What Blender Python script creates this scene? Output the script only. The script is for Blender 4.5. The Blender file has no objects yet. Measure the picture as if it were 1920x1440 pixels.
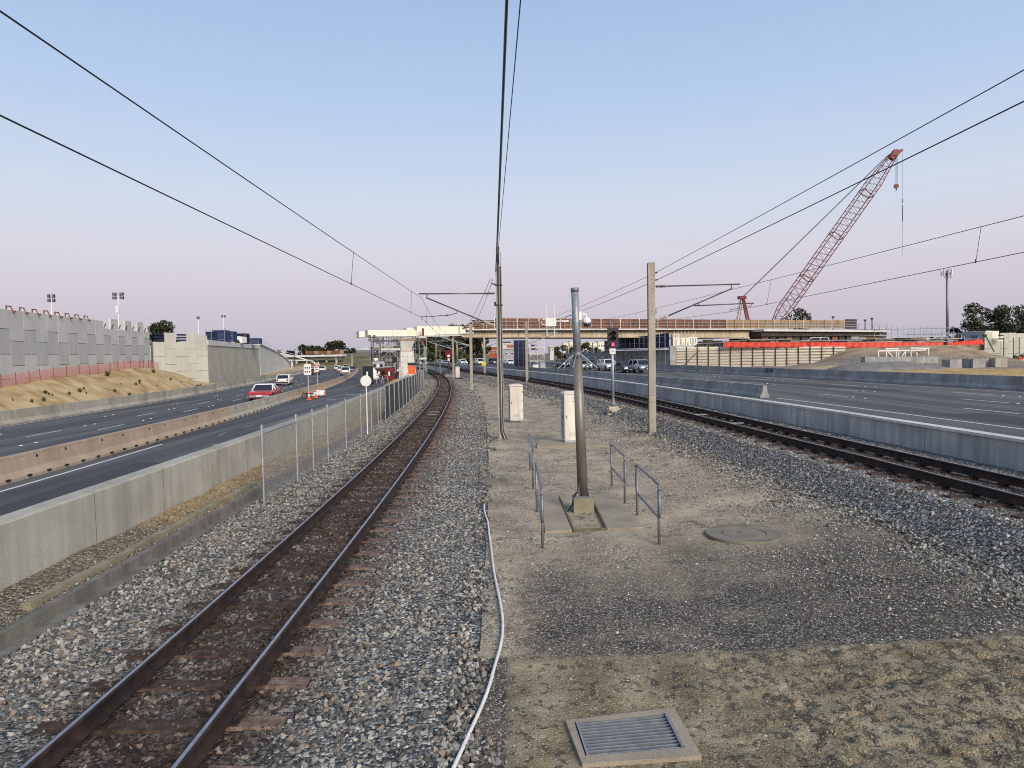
import bpy, math, random
import numpy as np
from mathutils import Vector, Matrix

S = bpy.context.scene
COL = S.collection
random.seed(11)
RNG = np.random.default_rng(11)
R = math.radians

# ---------------------------------------------------------------- camera
FPX = 1331.0                       # focal length in pixels of a 1920 px wide frame
EYE = Vector((0, 0, 3.2))
PITCH, ROLL = math.atan(58 / FPX), R(1.0)
fw = Vector((0, math.cos(PITCH), -math.sin(PITCH)))
u0 = Vector((0, math.sin(PITCH), math.cos(PITCH)))
r0 = Vector((1, 0, 0))
rt = r0 * math.cos(ROLL) - u0 * math.sin(ROLL)
up = u0 * math.cos(ROLL) + r0 * math.sin(ROLL)
cd = bpy.data.cameras.new('camera')
cd.sensor_width = 36.0
cd.lens = 36.0 * FPX / 1920
cd.clip_end = 6000
cam = bpy.data.objects.new('camera', cd)
mw = Matrix((rt, up, -fw)).transposed().to_4x4()
mw.translation = EYE
cam.matrix_world = mw
COL.objects.link(cam)
S.camera = cam

# ---------------------------------------------------------------- sky, sun, exposure
SUN_EL, SUN_AZ = R(28), R(150)     # low, behind the camera and to its right (azimuth from +Y towards +X)
world = bpy.data.worlds.new('World')
S.world = world
world.use_nodes = True
wn, wl = world.node_tree.nodes, world.node_tree.links
wn.clear()
wo = wn.new('ShaderNodeOutputWorld')
wb = wn.new('ShaderNodeBackground')
sky = wn.new('ShaderNodeTexSky')
sky.sky_type = 'NISHITA'
sky.sun_disc = False
sky.sun_elevation = R(3)
sky.sun_rotation = SUN_AZ
sky.altitude = 20
sky.dust_density = 1.2
sky.ozone_density = 2.0
tc = wn.new('ShaderNodeTexCoord')
sx = wn.new('ShaderNodeSeparateXYZ')
rp = wn.new('ShaderNodeValToRGB')   # the dusk sky by height above the horizon, the same all round
el = rp.color_ramp.elements
stops = [(0.0, (.53, .505, .60)), (.02, (.555, .53, .625)), (.075, (.655, .595, .685)), (.13, (.705, .68, .77)),
         (.20, (.65, .715, .845)), (.33, (.48, .62, .86)), (.445, (.385, .525, .78)), (1.0, (.235, .355, .59))]
el[0].position, el[0].color = stops[0][0], stops[0][1] + (1,)
el[1].position, el[1].color = stops[-1][0], stops[-1][1] + (1,)
for p, c in stops[1:-1]:
    e = el.new(p)
    e.color = c + (1,)
sc_ = wn.new('ShaderNodeVectorMath')
sc_.operation = 'SCALE'
sc_.inputs['Scale'].default_value = .35
mx = wn.new('ShaderNodeMix')
mx.data_type = 'RGBA'
mx.inputs[0].default_value = .06
wl.new(tc.outputs['Generated'], sx.inputs[0])
wl.new(sx.outputs['Z'], rp.inputs[0])
wl.new(sky.outputs[0], sc_.inputs[0])
wl.new(rp.outputs[0], mx.inputs[6])
wl.new(sc_.outputs[0], mx.inputs[7])
wl.new(mx.outputs[2], wb.inputs['Color'])
wb.inputs['Strength'].default_value = 1.0
wl.new(wb.outputs[0], wo.inputs['Surface'])

sd = bpy.data.lights.new('sun', 'SUN')
sd.energy = 4.2
sd.angle = R(28)
sd.color = (1.0, .90, .77)
sun = bpy.data.objects.new('sun', sd)
sdir = Vector((math.sin(SUN_AZ) * math.cos(SUN_EL), math.cos(SUN_AZ) * math.cos(SUN_EL), math.sin(SUN_EL)))
sun.rotation_euler = sdir.to_track_quat('Z', 'Y').to_euler()
sun.location = (30, -60, 40)
COL.objects.link(sun)

S.view_settings.view_transform = 'Standard'
S.view_settings.look = 'None'
S.view_settings.gamma = 1
S.view_settings.use_curve_mapping = False
S.view_settings.exposure = 0.0
S.cycles.use_denoising = False
S.cycles.filter_width = 1.05
S.cycles.max_bounces = 6
S.cycles.diffuse_bounces = 3
S.cycles.transparent_max_bounces = 12


# ---------------------------------------------------------------- helpers
def ray(px, py):
    return fw + rt * ((px - 960) / FPX) + up * ((720 - py) / FPX)

def at(px, py, Y):
    v = ray(px, py)
    return EYE + v * (Y / v.y)

def gz(px, py, z, k=0.0):
    v = ray(px, py)
    return EYE + v * ((z - EYE.z) / (v.z - k * v.x))

def hsh(ix, iy, s):
    n = (ix * 374761393 + iy * 668265263 + s * 974634777) & 0x7fffffff
    n = ((n ^ (n >> 13)) * 1274126177) & 0x7fffffff
    return ((n ^ (n >> 16)) & 0xffff) / 65535.0

def vnoise(x, y, s=0):
    x, y = np.asarray(x, float), np.asarray(y, float)
    ix, iy = np.floor(x).astype(np.int64), np.floor(y).astype(np.int64)
    fx, fy = x - ix, y - iy
    fx, fy = fx * fx * (3 - 2 * fx), fy * fy * (3 - 2 * fy)
    a, b, c, d = hsh(ix, iy, s), hsh(ix + 1, iy, s), hsh(ix, iy + 1, s), hsh(ix + 1, iy + 1, s)
    return (a * (1 - fx) + b * fx) * (1 - fy) + (c * (1 - fx) + d * fx) * fy - .5

def fbm(x, y, o=4, s=0):
    t, a, f = 0, 1.0, 1.0
    for i in range(o):
        t = t + a * vnoise(x * f, y * f, s + i * 17)
        a *= .5
        f *= 2.03
    return t

def sstep(a, b, x):
    t = np.clip((np.asarray(x, float) - a) / (b - a), 0, 1)
    return t * t * (3 - 2 * t)

def curve(pts):                    # natural cubic spline X(Y), straight on beyond its ends
    p = np.array(pts, float)
    x, y = p[:, 0], p[:, 1]
    n = len(x)
    h = np.diff(x)
    A = np.eye(n)
    b = np.zeros(n)
    for i in range(1, n - 1):
        A[i, i - 1:i + 2] = h[i - 1], 2 * (h[i - 1] + h[i]), h[i]
        b[i] = 6 * ((y[i + 1] - y[i]) / h[i] - (y[i] - y[i - 1]) / h[i - 1])
    m = np.linalg.solve(A, b)
    def f(t):
        t = np.asarray(t, float)
        i = np.clip(np.searchsorted(x, t) - 1, 0, n - 2)
        tt = np.clip(t, x[0], x[-1])
        a_, b_ = x[i + 1] - tt, tt - x[i]
        hh = h[i]
        r = (m[i] * a_ ** 3 + m[i + 1] * b_ ** 3) / (6 * hh) + (y[i] / hh - m[i] * hh / 6) * a_ + (y[i + 1] / hh - m[i + 1] * hh / 6) * b_
        s0 = (y[1] - y[0]) / h[0]
        s1 = (y[-1] - y[-2]) / h[-1]
        return r + np.where(t < x[0], (t - x[0]) * s0, 0) + np.where(t > x[-1], (t - x[-1]) * s1, 0)
    return f

ORG = {}
class MB:
    def __init__(s):
        s.v, s.f, s.m = [], [], []
    def add(s, vs, fs, mi=0):
        o = len(s.v)
        s.v += [tuple(v) for v in vs]
        s.f += [tuple(i + o for i in f) for f in fs]
        s.m += [mi] * len(fs)
        return s
    def box(s, c, d, rz=0, mi=0, top=(1, 1), rot=None):
        x, y, z = d[0] / 2, d[1] / 2, d[2] / 2
        a, b = top
        p = [(-x, -y, -z), (x, -y, -z), (x, y, -z), (-x, y, -z), (-x * a, -y * b, z), (x * a, -y * b, z), (x * a, y * b, z), (-x * a, y * b, z)]
        m = rot if rot is not None else Matrix.Rotation(rz, 3, 'Z')
        return s.add([m @ Vector(q) + Vector(c) for q in p], [(0, 3, 2, 1), (4, 5, 6, 7), (0, 1, 5, 4), (1, 2, 6, 5), (2, 3, 7, 6), (3, 0, 4, 7)], mi)
    def bar(s, a, b, w, h, mi=0):   # rectangular bar from a to b
        a, b = Vector(a), Vector(b)
        d = (b - a).normalized()
        x = d.cross(Vector((0, 0, 1)))
        x = x.normalized() if x.length > 1e-4 else Vector((1, 0, 0))
        z = x.cross(d)
        o = [x * w / 2 + z * h / 2, -x * w / 2 + z * h / 2, -x * w / 2 - z * h / 2, x * w / 2 - z * h / 2]
        return s.add([a + q for q in o] + [b + q for q in o], [(3, 2, 1, 0), (4, 5, 6, 7), (0, 1, 5, 4), (1, 2, 6, 5), (2, 3, 7, 6), (3, 0, 4, 7)], mi)
    def path(s, pts, r, n=6, mi=0, r2=None, caps=True):
        P = [Vector(p) for p in pts]
        k = len(P)
        vs, fs = [], []
        for i, p in enumerate(P):
            d = (P[min(i + 1, k - 1)] - P[max(i - 1, 0)]).normalized()
            ref = Vector((0, 0, 1)) if abs(d.z) < .95 else Vector((1, 0, 0))
            x = d.cross(ref).normalized()
            y = x.cross(d)
            rr = r if r2 is None else r + (r2 - r) * i / (k - 1)
            for j in range(n):
                t = 2 * math.pi * j / n
                vs.append(p + x * rr * math.cos(t) + y * rr * math.sin(t))
        for i in range(k - 1):
            for j in range(n):
                a, b = i * n + j, i * n + (j + 1) % n
                fs.append((a, a + n, b + n, b))
        if caps:
            fs.append(tuple(range(n)))
            fs.append(tuple((k - 1) * n + j for j in reversed(range(n))))
        return s.add(vs, fs, mi)
    def tube(s, a, b, r, n=8, r2=None, mi=0):
        return s.path([a, b], r, n, mi, r2)
    def lathe(s, c, prof, n=24, mi=0, axis=None):
        vs, fs = [], []
        m = Matrix.Identity(3) if axis is None else Vector(axis).to_track_quat('Z', 'Y').to_matrix()
        for r_, z in prof:
            for j in range(n):
                t = 2 * math.pi * j / n
                vs.append(m @ Vector((r_ * math.cos(t), r_ * math.sin(t), z)) + Vector(c))
        for i in range(len(prof) - 1):
            for j in range(n):
                a, b = i * n + j, i * n + (j + 1) % n
                fs.append((a, b, b + n, a + n))
        fs.append(tuple(reversed(range(n))))
        fs.append(tuple((len(prof) - 1) * n + j for j in range(n)))
        return s.add(vs, fs, mi)
    def loft(s, rings, mi=0, caps=True):
        n, vs, fs = len(rings[0]), [], []
        for r_ in rings:
            vs += list(r_)
        for i in range(len(rings) - 1):
            for j in range(n):
                a, b = i * n + j, i * n + (j + 1) % n
                fs.append((a, b, b + n, a + n))
        if caps:
            fs.append(tuple(reversed(range(n))))
            fs.append(tuple((len(rings) - 1) * n + j for j in range(n)))
        return s.add(vs, fs, mi)
    def grid(s, G, mi=0):
        n, m = G.shape[:2]
        i = np.arange(n - 1)[:, None] * m + np.arange(m - 1)[None, :]
        q = np.stack([i, i + 1, i + 1 + m, i + m], -1).reshape(-1, 4)
        return s.add([tuple(v) for v in G.reshape(-1, 3)], [tuple(int(w) for w in f) for f in q], mi)
    def build(s, name, mats, parent=None, smooth=False, label=None, cat=None, group=None, kind=None, loc=None):
        mats = mats if isinstance(mats, (list, tuple)) else [mats]
        if parent is None:
            if loc is None:
                a = np.array(s.v)
                loc = Vector((*(a[:, :2].min(0) + a[:, :2].max(0)) / 2, a[:, 2].min()))
            org = Vector(loc)
        else:
            org = ORG[parent.name]
        me = bpy.data.meshes.new(name)
        me.from_pydata([(v[0] - org.x, v[1] - org.y, v[2] - org.z) for v in s.v], [], s.f)
        for m in mats:
            me.materials.append(m)
        if len(mats) > 1:
            me.polygons.foreach_set('material_index', s.m)
        if smooth:
            me.polygons.foreach_set('use_smooth', [True] * len(me.polygons))
        o = bpy.data.objects.new(name, me)
        COL.objects.link(o)
        if parent is None:
            o.location = org
        else:
            o.parent = parent
        ORG[o.name] = org
        tag(o, label, cat, group, kind)
        return o

def tag(o, label=None, cat=None, group=None, kind=None):
    for k, v in (('label', label), ('category', cat), ('group', group), ('kind', kind)):
        if v:
            o[k] = v
    return o

def thing(name, label, cat, loc, group=None, rz=0.0):
    o = bpy.data.objects.new(name, None)
    o.empty_display_size = .2
    COL.objects.link(o)
    o.location = loc
    o.rotation_euler.z = rz
    ORG[o.name] = Vector(loc) if rz == 0 else Vector((0, 0, 0))   # turned things are built in their own axes
    return tag(o, label, cat, group)

def put(src, name, parent, loc, rz=0.0, rx=0.0, ry=0.0):   # another piece that shares its mesh
    o = bpy.data.objects.new(name, src.data if hasattr(src, 'data') else src)
    COL.objects.link(o)
    o.parent = parent
    o.location = Vector(loc) - (ORG[parent.name] if parent else Vector())
    o.rotation_euler = (rx, ry, rz)
    return o

def mesh_of(mb, mats, smooth=False):   # mesh data only
    mats = mats if isinstance(mats, (list, tuple)) else [mats]
    me = bpy.data.meshes.new('piece')
    me.from_pydata(mb.v, [], mb.f)
    for m in mats:
        me.materials.append(m)
    if len(mats) > 1:
        me.polygons.foreach_set('material_index', mb.m)
    if smooth:
        me.polygons.foreach_set('use_smooth', [True] * len(me.polygons))
    return me

# ---------------------------------------------------------------- materials
def mat(name, cols, scale=3.0, rough=.85, bump=0.0, bscale=30.0, metal=0.0, stretch=(1, 1, 1), streak=0.0, fine=.25, fscale=None, spec=.35, lo=.33, hi=.67):
    m = bpy.data.materials.new(name)
    m.use_nodes = True
    n, l = m.node_tree.nodes, m.node_tree.links
    b = n['Principled BSDF']
    b.inputs['Roughness'].default_value = rough
    b.inputs['Metallic'].default_value = metal
    b.inputs['Specular IOR Level'].default_value = spec
    if not isinstance(cols[0], (tuple, list)):
        cols = [cols]
    if len(cols) == 1:
        c = cols[0]
        cols = [tuple(x * .86 for x in c), tuple(min(1, x * 1.12) for x in c)]
    g = n.new('ShaderNodeNewGeometry')
    mp = n.new('ShaderNodeMapping')
    mp.inputs['Scale'].default_value = stretch
    l.new(g.outputs['Position'], mp.inputs[0])
    t = n.new('ShaderNodeTexNoise')
    t.inputs['Scale'].default_value = scale
    t.inputs['Detail'].default_value = 5
    l.new(mp.outputs[0], t.inputs[0])
    r = n.new('ShaderNodeValToRGB')
    e = r.color_ramp.elements
    k = len(cols)
    e[0].position, e[0].color = lo, tuple(cols[0]) + (1,)
    e[1].position, e[1].color = hi, tuple(cols[-1]) + (1,)
    for i, c in enumerate(cols[1:-1]):
        x = e.new(lo + (hi - lo) * (i + 1) / (k - 1))
        x.color = tuple(c) + (1,)
    l.new(t.outputs[0], r.inputs[0])
    out = r.outputs[0]
    def mult(out, tex, amt, a=.3, z=.7):
        mr = n.new('ShaderNodeMapRange')
        mr.inputs[1].default_value, mr.inputs[2].default_value = a, z
        mr.inputs[3].default_value, mr.inputs[4].default_value = 1 - amt, 1 + amt * .5
        l.new(tex, mr.inputs[0])
        vm = n.new('ShaderNodeVectorMath')
        vm.operation = 'SCALE'
        l.new(out, vm.inputs[0])
        l.new(mr.outputs[0], vm.inputs['Scale'])
        return vm.outputs[0]
    ft = n.new('ShaderNodeTexNoise')
    ft.inputs['Scale'].default_value = fscale or bscale
    ft.inputs['Detail'].default_value = 3
    l.new(g.outputs['Position'], ft.inputs[0])
    if fine:
        out = mult(out, ft.outputs[0], fine)
    if streak:
        mp2 = n.new('ShaderNodeMapping')
        mp2.inputs['Scale'].default_value = (2.6, 2.6, .18)
        l.new(g.outputs['Position'], mp2.inputs[0])
        t2 = n.new('ShaderNodeTexNoise')
        t2.inputs['Scale'].default_value = 1.6
        t2.inputs['Detail'].default_value = 6
        l.new(mp2.outputs[0], t2.inputs[0])
        out = mult(out, t2.outputs[0], streak, .38, .62)
    l.new(out, b.inputs['Base Color'])
    if bump:
        bp = n.new('ShaderNodeBump')
        bp.inputs['Strength'].default_value = 1.0
        bp.inputs['Distance'].default_value = bump
        bt = n.new('ShaderNodeTexNoise')
        bt.inputs['Scale'].default_value = bscale
        bt.inputs['Detail'].default_value = 4
        l.new(g.outputs['Position'], bt.inputs[0])
        l.new(bt.outputs[0], bp.inputs['Height'])
        l.new(bp.outputs[0], b.inputs['Normal'])
    return m

def plain(name, c, rough=.5, metal=0.0, emit=0.0, spec=.5, alpha=None, coat=0):
    m = bpy.data.materials.new(name)
    m.use_nodes = True
    b = m.node_tree.nodes['Principled BSDF']
    b.inputs['Base Color'].default_value = tuple(c) + (1,)
    b.inputs['Roughness'].default_value = rough
    b.inputs['Metallic'].default_value = metal
    b.inputs['Specular IOR Level'].default_value = spec
    b.inputs['Coat Weight'].default_value = coat
    b.inputs['Coat Roughness'].default_value = .1
    if emit:
        b.inputs['Emission Color'].default_value = tuple(c) + (1,)
        b.inputs['Emission Strength'].default_value = emit
    if alpha is not None:
        b.inputs['Alpha'].default_value = alpha
    return m

K = {}
K['conc'] = mat('concrete', [(.30, .285, .235), (.37, .35, .295), (.42, .40, .34)], .9, .9, .004, 60, streak=.11, fine=.16)
K['conc_r'] = mat('concrete_blue_grey', [(.23, .225, .22), (.30, .295, .285), (.37, .36, .345)], .8, .9, .004, 60, streak=.13, fine=.18)
K['conc_rw'] = mat('concrete_stained', [(.30, .295, .285), (.40, .39, .375), (.48, .465, .445)], .7, .9, .004, 60, streak=.20, fine=.16)
K['conc_old'] = mat('concrete_kerb', [(.13, .125, .105), (.19, .18, .155)], 2.2, .95, .006, 50, streak=.25, fine=.3)
K['conc_yel'] = mat('concrete_kerb_sandy', [(.20, .175, .115), (.29, .26, .18)], 2.2, .95, .006, 50, fine=.3)
K['conc_tan'] = mat('concrete_tan', [(.34, .255, .185), (.42, .325, .245)], .7, .92, .004, 50, streak=.08, fine=.14)
K['conc_gr'] = mat('concrete_barrier', [(.31, .285, .235), (.40, .375, .31)], .9, .92, .004, 50, streak=.10, fine=.16)
K['conc_lf'] = mat('concrete_mossy', [(.22, .22, .18), (.33, .31, .25), (.40, .35, .28)], .45, .92, .004, 50, streak=.16, fine=.2)
K['panel'] = mat('panel_concrete', [(.47, .465, .435), (.55, .545, .505)], .35, .92, .003, 40, streak=.06, fine=.10)
K['panel_b'] = mat('panel_concrete_warm', [(.46, .445, .38), (.54, .52, .445)], .35, .92, .003, 40, streak=.07, fine=.10)
K['abut'] = mat('ribbed_concrete', [(.37, .35, .285), (.46, .435, .355)], .5, .95, .01, 25, streak=.13, fine=.16)
K['white_conc'] = mat('white_concrete', [(.52, .50, .46), (.60, .58, .53)], .6, .9, .002, 40, streak=.12, fine=.08)
K['cream'] = mat('cream_paint', [(.70, .64, .52), (.76, .70, .58)], .4, .6, streak=.08, fine=.05)
K['girder'] = mat('weathered_steel_girder', [(.40, .33, .225), (.49, .41, .29)], .35, .7, streak=.22, fine=.1)
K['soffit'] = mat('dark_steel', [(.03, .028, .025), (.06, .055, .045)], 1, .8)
K['rust_panel'] = mat('rust_brown_panel', [(.13, .055, .034), (.20, .085, .05)], .5, .75, streak=.25, fine=.15)
K['tan_panel'] = mat('plywood_panel', [(.27, .17, .085), (.36, .235, .12)], .5, .8, streak=.25, fine=.15)
K['galv'] = mat('galvanised_steel', [(.30, .32, .34), (.42, .44, .46)], 9, .45, metal=.6, fine=.12, bscale=80)
K['galv_d'] = mat('galvanised_dull', [(.16, .165, .175), (.25, .26, .27)], 6, .5, metal=.55, fine=.2, bscale=60)
K['mast'] = mat('mast_steel', [(.29, .26, .205), (.37, .335, .27)], 2.5, .75, fine=.18, streak=.15)
K['pole_d'] = mat('pole_bronze_grey', [(.17, .155, .125), (.24, .22, .18)], 2, .45, metal=.35, fine=.12, streak=.1)
K['slab'] = mat('slab_concrete', [(.26, .22, .165), (.34, .29, .22)], 1.5, .92, .004, 50, fine=.2)
K['pole_g'] = mat('pole_mottled_zinc', [(.20, .22, .25), (.33, .35, .38)], 14, .5, metal=.45, fine=.2, bscale=60)
K['black'] = plain('black_plastic', (.012, .012, .014), .5)
K['rubber'] = plain('tyre_rubber', (.015, .015, .016), .8)
K['wire'] = plain('wire_bronze', (.035, .03, .028), .55, .4)
K['insul'] = mat('insulator_porcelain', [(.45, .40, .32), (.58, .54, .46)], 20, .35, fine=.1)
K['insul_d'] = mat('insulator_grey', [(.10, .10, .10), (.17, .17, .17)], 20, .4, fine=.1)
K['tube'] = mat('cantilever_tube', [(.09, .085, .08), (.15, .14, .13)], 5, .45, metal=.6)
K['cab'] = mat('cabinet_cream', [(.60, .545, .47), (.68, .625, .545)], 1.5, .6, streak=.14, fine=.06)
K['cab_d'] = mat('cabinet_grey', [(.30, .30, .33), (.36, .36, .39)], 1.5, .6, fine=.06)
K['white'] = mat('white_paint', [(.66, .65, .62), (.74, .73, .70)], 2, .5, fine=.06)
K['pvc'] = mat('white_conduit', [(.60, .59, .56), (.72, .71, .68)], 5, .5, fine=.1)
K['rust_rail'] = mat('rail_rust', [(.014, .009, .008), (.028, .016, .013), (.05, .027, .02)], 5, .8, .002, 90, fine=.3)
K['rail_top'] = mat('rail_head_polished', [(.32, .31, .31), (.44, .43, .43)], 8, .36, metal=.85, fine=.08)
K['sleeper'] = mat('sleeper_rusty', [(.10, .05, .034), (.18, .095, .065), (.26, .155, .115)], 7, .95, .006, 45, fine=.35)
K['sleeper_end'] = mat('sleeper_end', [(.20, .12, .085), (.30, .20, .155)], 9, .95, .006, 45, fine=.35)
K['clip'] = plain('rail_clip_steel', (.03, .018, .014), .7, .3)
K['grass'] = mat('dry_scrub', [(.05, .055, .025), (.10, .10, .05)], 5, .9)
K['asph_l'] = mat('asphalt_blue_grey', [(.056, .057, .061), (.078, .079, .083), (.11, .11, .113)], .35, .85, .003, 220, stretch=(2.5, .12, 1), fine=.35, fscale=160, lo=.38, hi=.62)
K['asph_r'] = mat('asphalt_grey', [(.066, .063, .060), (.094, .090, .086), (.13, .125, .119)], .35, .8, .003, 220, stretch=(2.5, .12, 1), fine=.35, fscale=160, lo=.38, hi=.62)
K['paint'] = mat('road_paint', [(.55, .55, .54), (.70, .70, .69)], 6, .7, fine=.25)
K['paint_worn'] = mat('road_paint_worn', [(.16, .16, .165), (.30, .30, .30)], 2.5, .8, fine=.5)
K['dirt'] = mat('earth_brown', [(.14, .105, .07), (.26, .20, .135), (.33, .26, .18)], 1.2, .95, .02, 14, fine=.35, fscale=45)
K['dirt_y'] = mat('sand_yellow', [(.29, .19, .085), (.42, .30, .15), (.50, .385, .215)], .8, .95, .02, 10, fine=.25, fscale=35)
K['dirt_o'] = mat('sand_orange', [(.36, .21, .06), (.48, .31, .10)], .7, .95, .02, 10, fine=.25)
K['tarp'] = mat('grey_rock_fill', [(.15, .14, .135), (.22, .21, .195)], 1.1, .95, .03, 8, fine=.3)
K['orange'] = plain('safety_orange', (.85, .12, .03), .5)
K['redplas'] = mat('red_plastic', [(.50, .035, .014), (.62, .05, .022)], 3, .5, fine=.08)
K['redsteel'] = mat('crane_red', [(.13, .014, .016), (.19, .022, .022)], 1.2, .5, fine=.15)
K['blue'] = mat('blue_netting', [(.018, .026, .075), (.034, .05, .13)], 2.5, .8, fine=.3)
K['blue_d'] = mat('dark_blue_netting', [(.008, .012, .035), (.02, .027, .07)], 2.5, .8, fine=.3)
K['glass'] = plain('tinted_glass', (.012, .014, .016), .06, spec=.8)
K['plate'] = plain('number_plate', (.7, .7, .66), .5)
K['tail'] = plain('tail_light', (.55, .03, .03), .3)
K['lamp_on'] = plain('headlamp_lit', (1.0, .95, .85), .3, emit=1.6)
K['lamp_off'] = plain('headlamp', (.6, .6, .6), .2)
K['redlamp'] = plain('red_signal_lamp', (1.0, .10, .28), .3, emit=1.15)
K['brick'] = mat('red_brick', [(.33, .075, .04), (.42, .11, .06)], 1, .9, fine=.2)
K['bark'] = mat('bark_pale', [(.30, .27, .23), (.45, .41, .36)], 2, .9, fine=.3)
K['bark_d'] = mat('bark_dark', [(.05, .04, .03), (.09, .075, .06)], 2, .9, fine=.3)
K['sand_bag'] = mat('sandbag', [(.42, .37, .26), (.52, .46, .34)], 5, .95, .01, 30)

# ---------------------------------------------------------------- special surface materials
def nt(m):
    m.use_nodes = True
    return m.node_tree.nodes, m.node_tree.links, m.node_tree.nodes['Principled BSDF']

class NB:   # small shader expression helper
    def __init__(s, m):
        s.n, s.l, s.b = nt(m)
        s.pos = s.n.new('ShaderNodeNewGeometry').outputs['Position']
    def sep(s, v):
        x = s.n.new('ShaderNodeSeparateXYZ')
        s.l.new(v, x.inputs[0])
        return x.outputs
    def math(s, op, a, b=None, c=None):
        x = s.n.new('ShaderNodeMath')
        x.operation = op
        for i, v in enumerate((a, b, c)):
            if v is None:
                continue
            if isinstance(v, (int, float)):
                x.inputs[i].default_value = v
            else:
                s.l.new(v, x.inputs[i])
        return x.outputs[0]
    def step(s, v, a, b):
        x = s.n.new('ShaderNodeMapRange')
        x.interpolation_type = 'SMOOTHSTEP'
        x.inputs[1].default_value, x.inputs[2].default_value = a, b
        s.l.new(v, x.inputs[0])
        return x.outputs[0]
    def noise(s, scale, detail=4, vec=None, rough=.5):
        x = s.n.new('ShaderNodeTexNoise')
        x.inputs['Scale'].default_value = scale
        x.inputs['Detail'].default_value = detail
        x.inputs['Roughness'].default_value = rough
        s.l.new(vec if vec is not None else s.pos, x.inputs[0])
        return x.outputs[0]
    def vor(s, scale, rnd=1.0):
        x = s.n.new('ShaderNodeTexVoronoi')
        x.inputs['Scale'].default_value = scale
        x.inputs['Randomness'].default_value = rnd
        s.l.new(s.pos, x.inputs[0])
        return x.outputs
    def ramp(s, v, stops):
        x = s.n.new('ShaderNodeValToRGB')
        e = x.color_ramp.elements
        for q, (p, c) in ((e[0], stops[0]), (e[1], stops[-1])):
            q.position, q.color = p, tuple(c) + (1,)
        for p, c in stops[1:-1]:
            e.new(p).color = tuple(c) + (1,)
        s.l.new(v, x.inputs[0])
        return x.outputs[0]
    def mix(s, f, a, b):
        x = s.n.new('ShaderNodeMix')
        x.data_type = 'RGBA'
        if isinstance(f, (int, float)):
            x.inputs[0].default_value = f
        else:
            s.l.new(f, x.inputs[0])
        for i, v in ((6, a), (7, b)):
            if isinstance(v, tuple):
                x.inputs[i].default_value = v + (1,)
            else:
                s.l.new(v, x.inputs[i])
        return x.outputs[2]
    def stretch(s, sc, rz):
        x = s.n.new('ShaderNodeMapping')
        x.inputs['Scale'].default_value = sc
        x.inputs['Rotation'].default_value = (0, 0, rz)
        s.l.new(s.pos, x.inputs[0])
        return x.outputs[0]
    def bump(s, h, dist):
        x = s.n.new('ShaderNodeBump')
        x.inputs['Distance'].default_value = dist
        s.l.new(h, x.inputs['Height'])
        s.l.new(x.outputs[0], s.b.inputs['Normal'])
    def attr(s, name, kind='GEOMETRY'):
        x = s.n.new('ShaderNodeAttribute')
        x.attribute_name = name
        x.attribute_type = kind
        return x.outputs
    def out(s, c, rough=.9, spec=.25):
        if isinstance(c, tuple):
            s.b.inputs['Base Color'].default_value = c + (1,)
        else:
            s.l.new(c, s.b.inputs['Base Color'])
        s.b.inputs['Roughness'].default_value = rough
        s.b.inputs['Specular IOR Level'].default_value = spec

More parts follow.
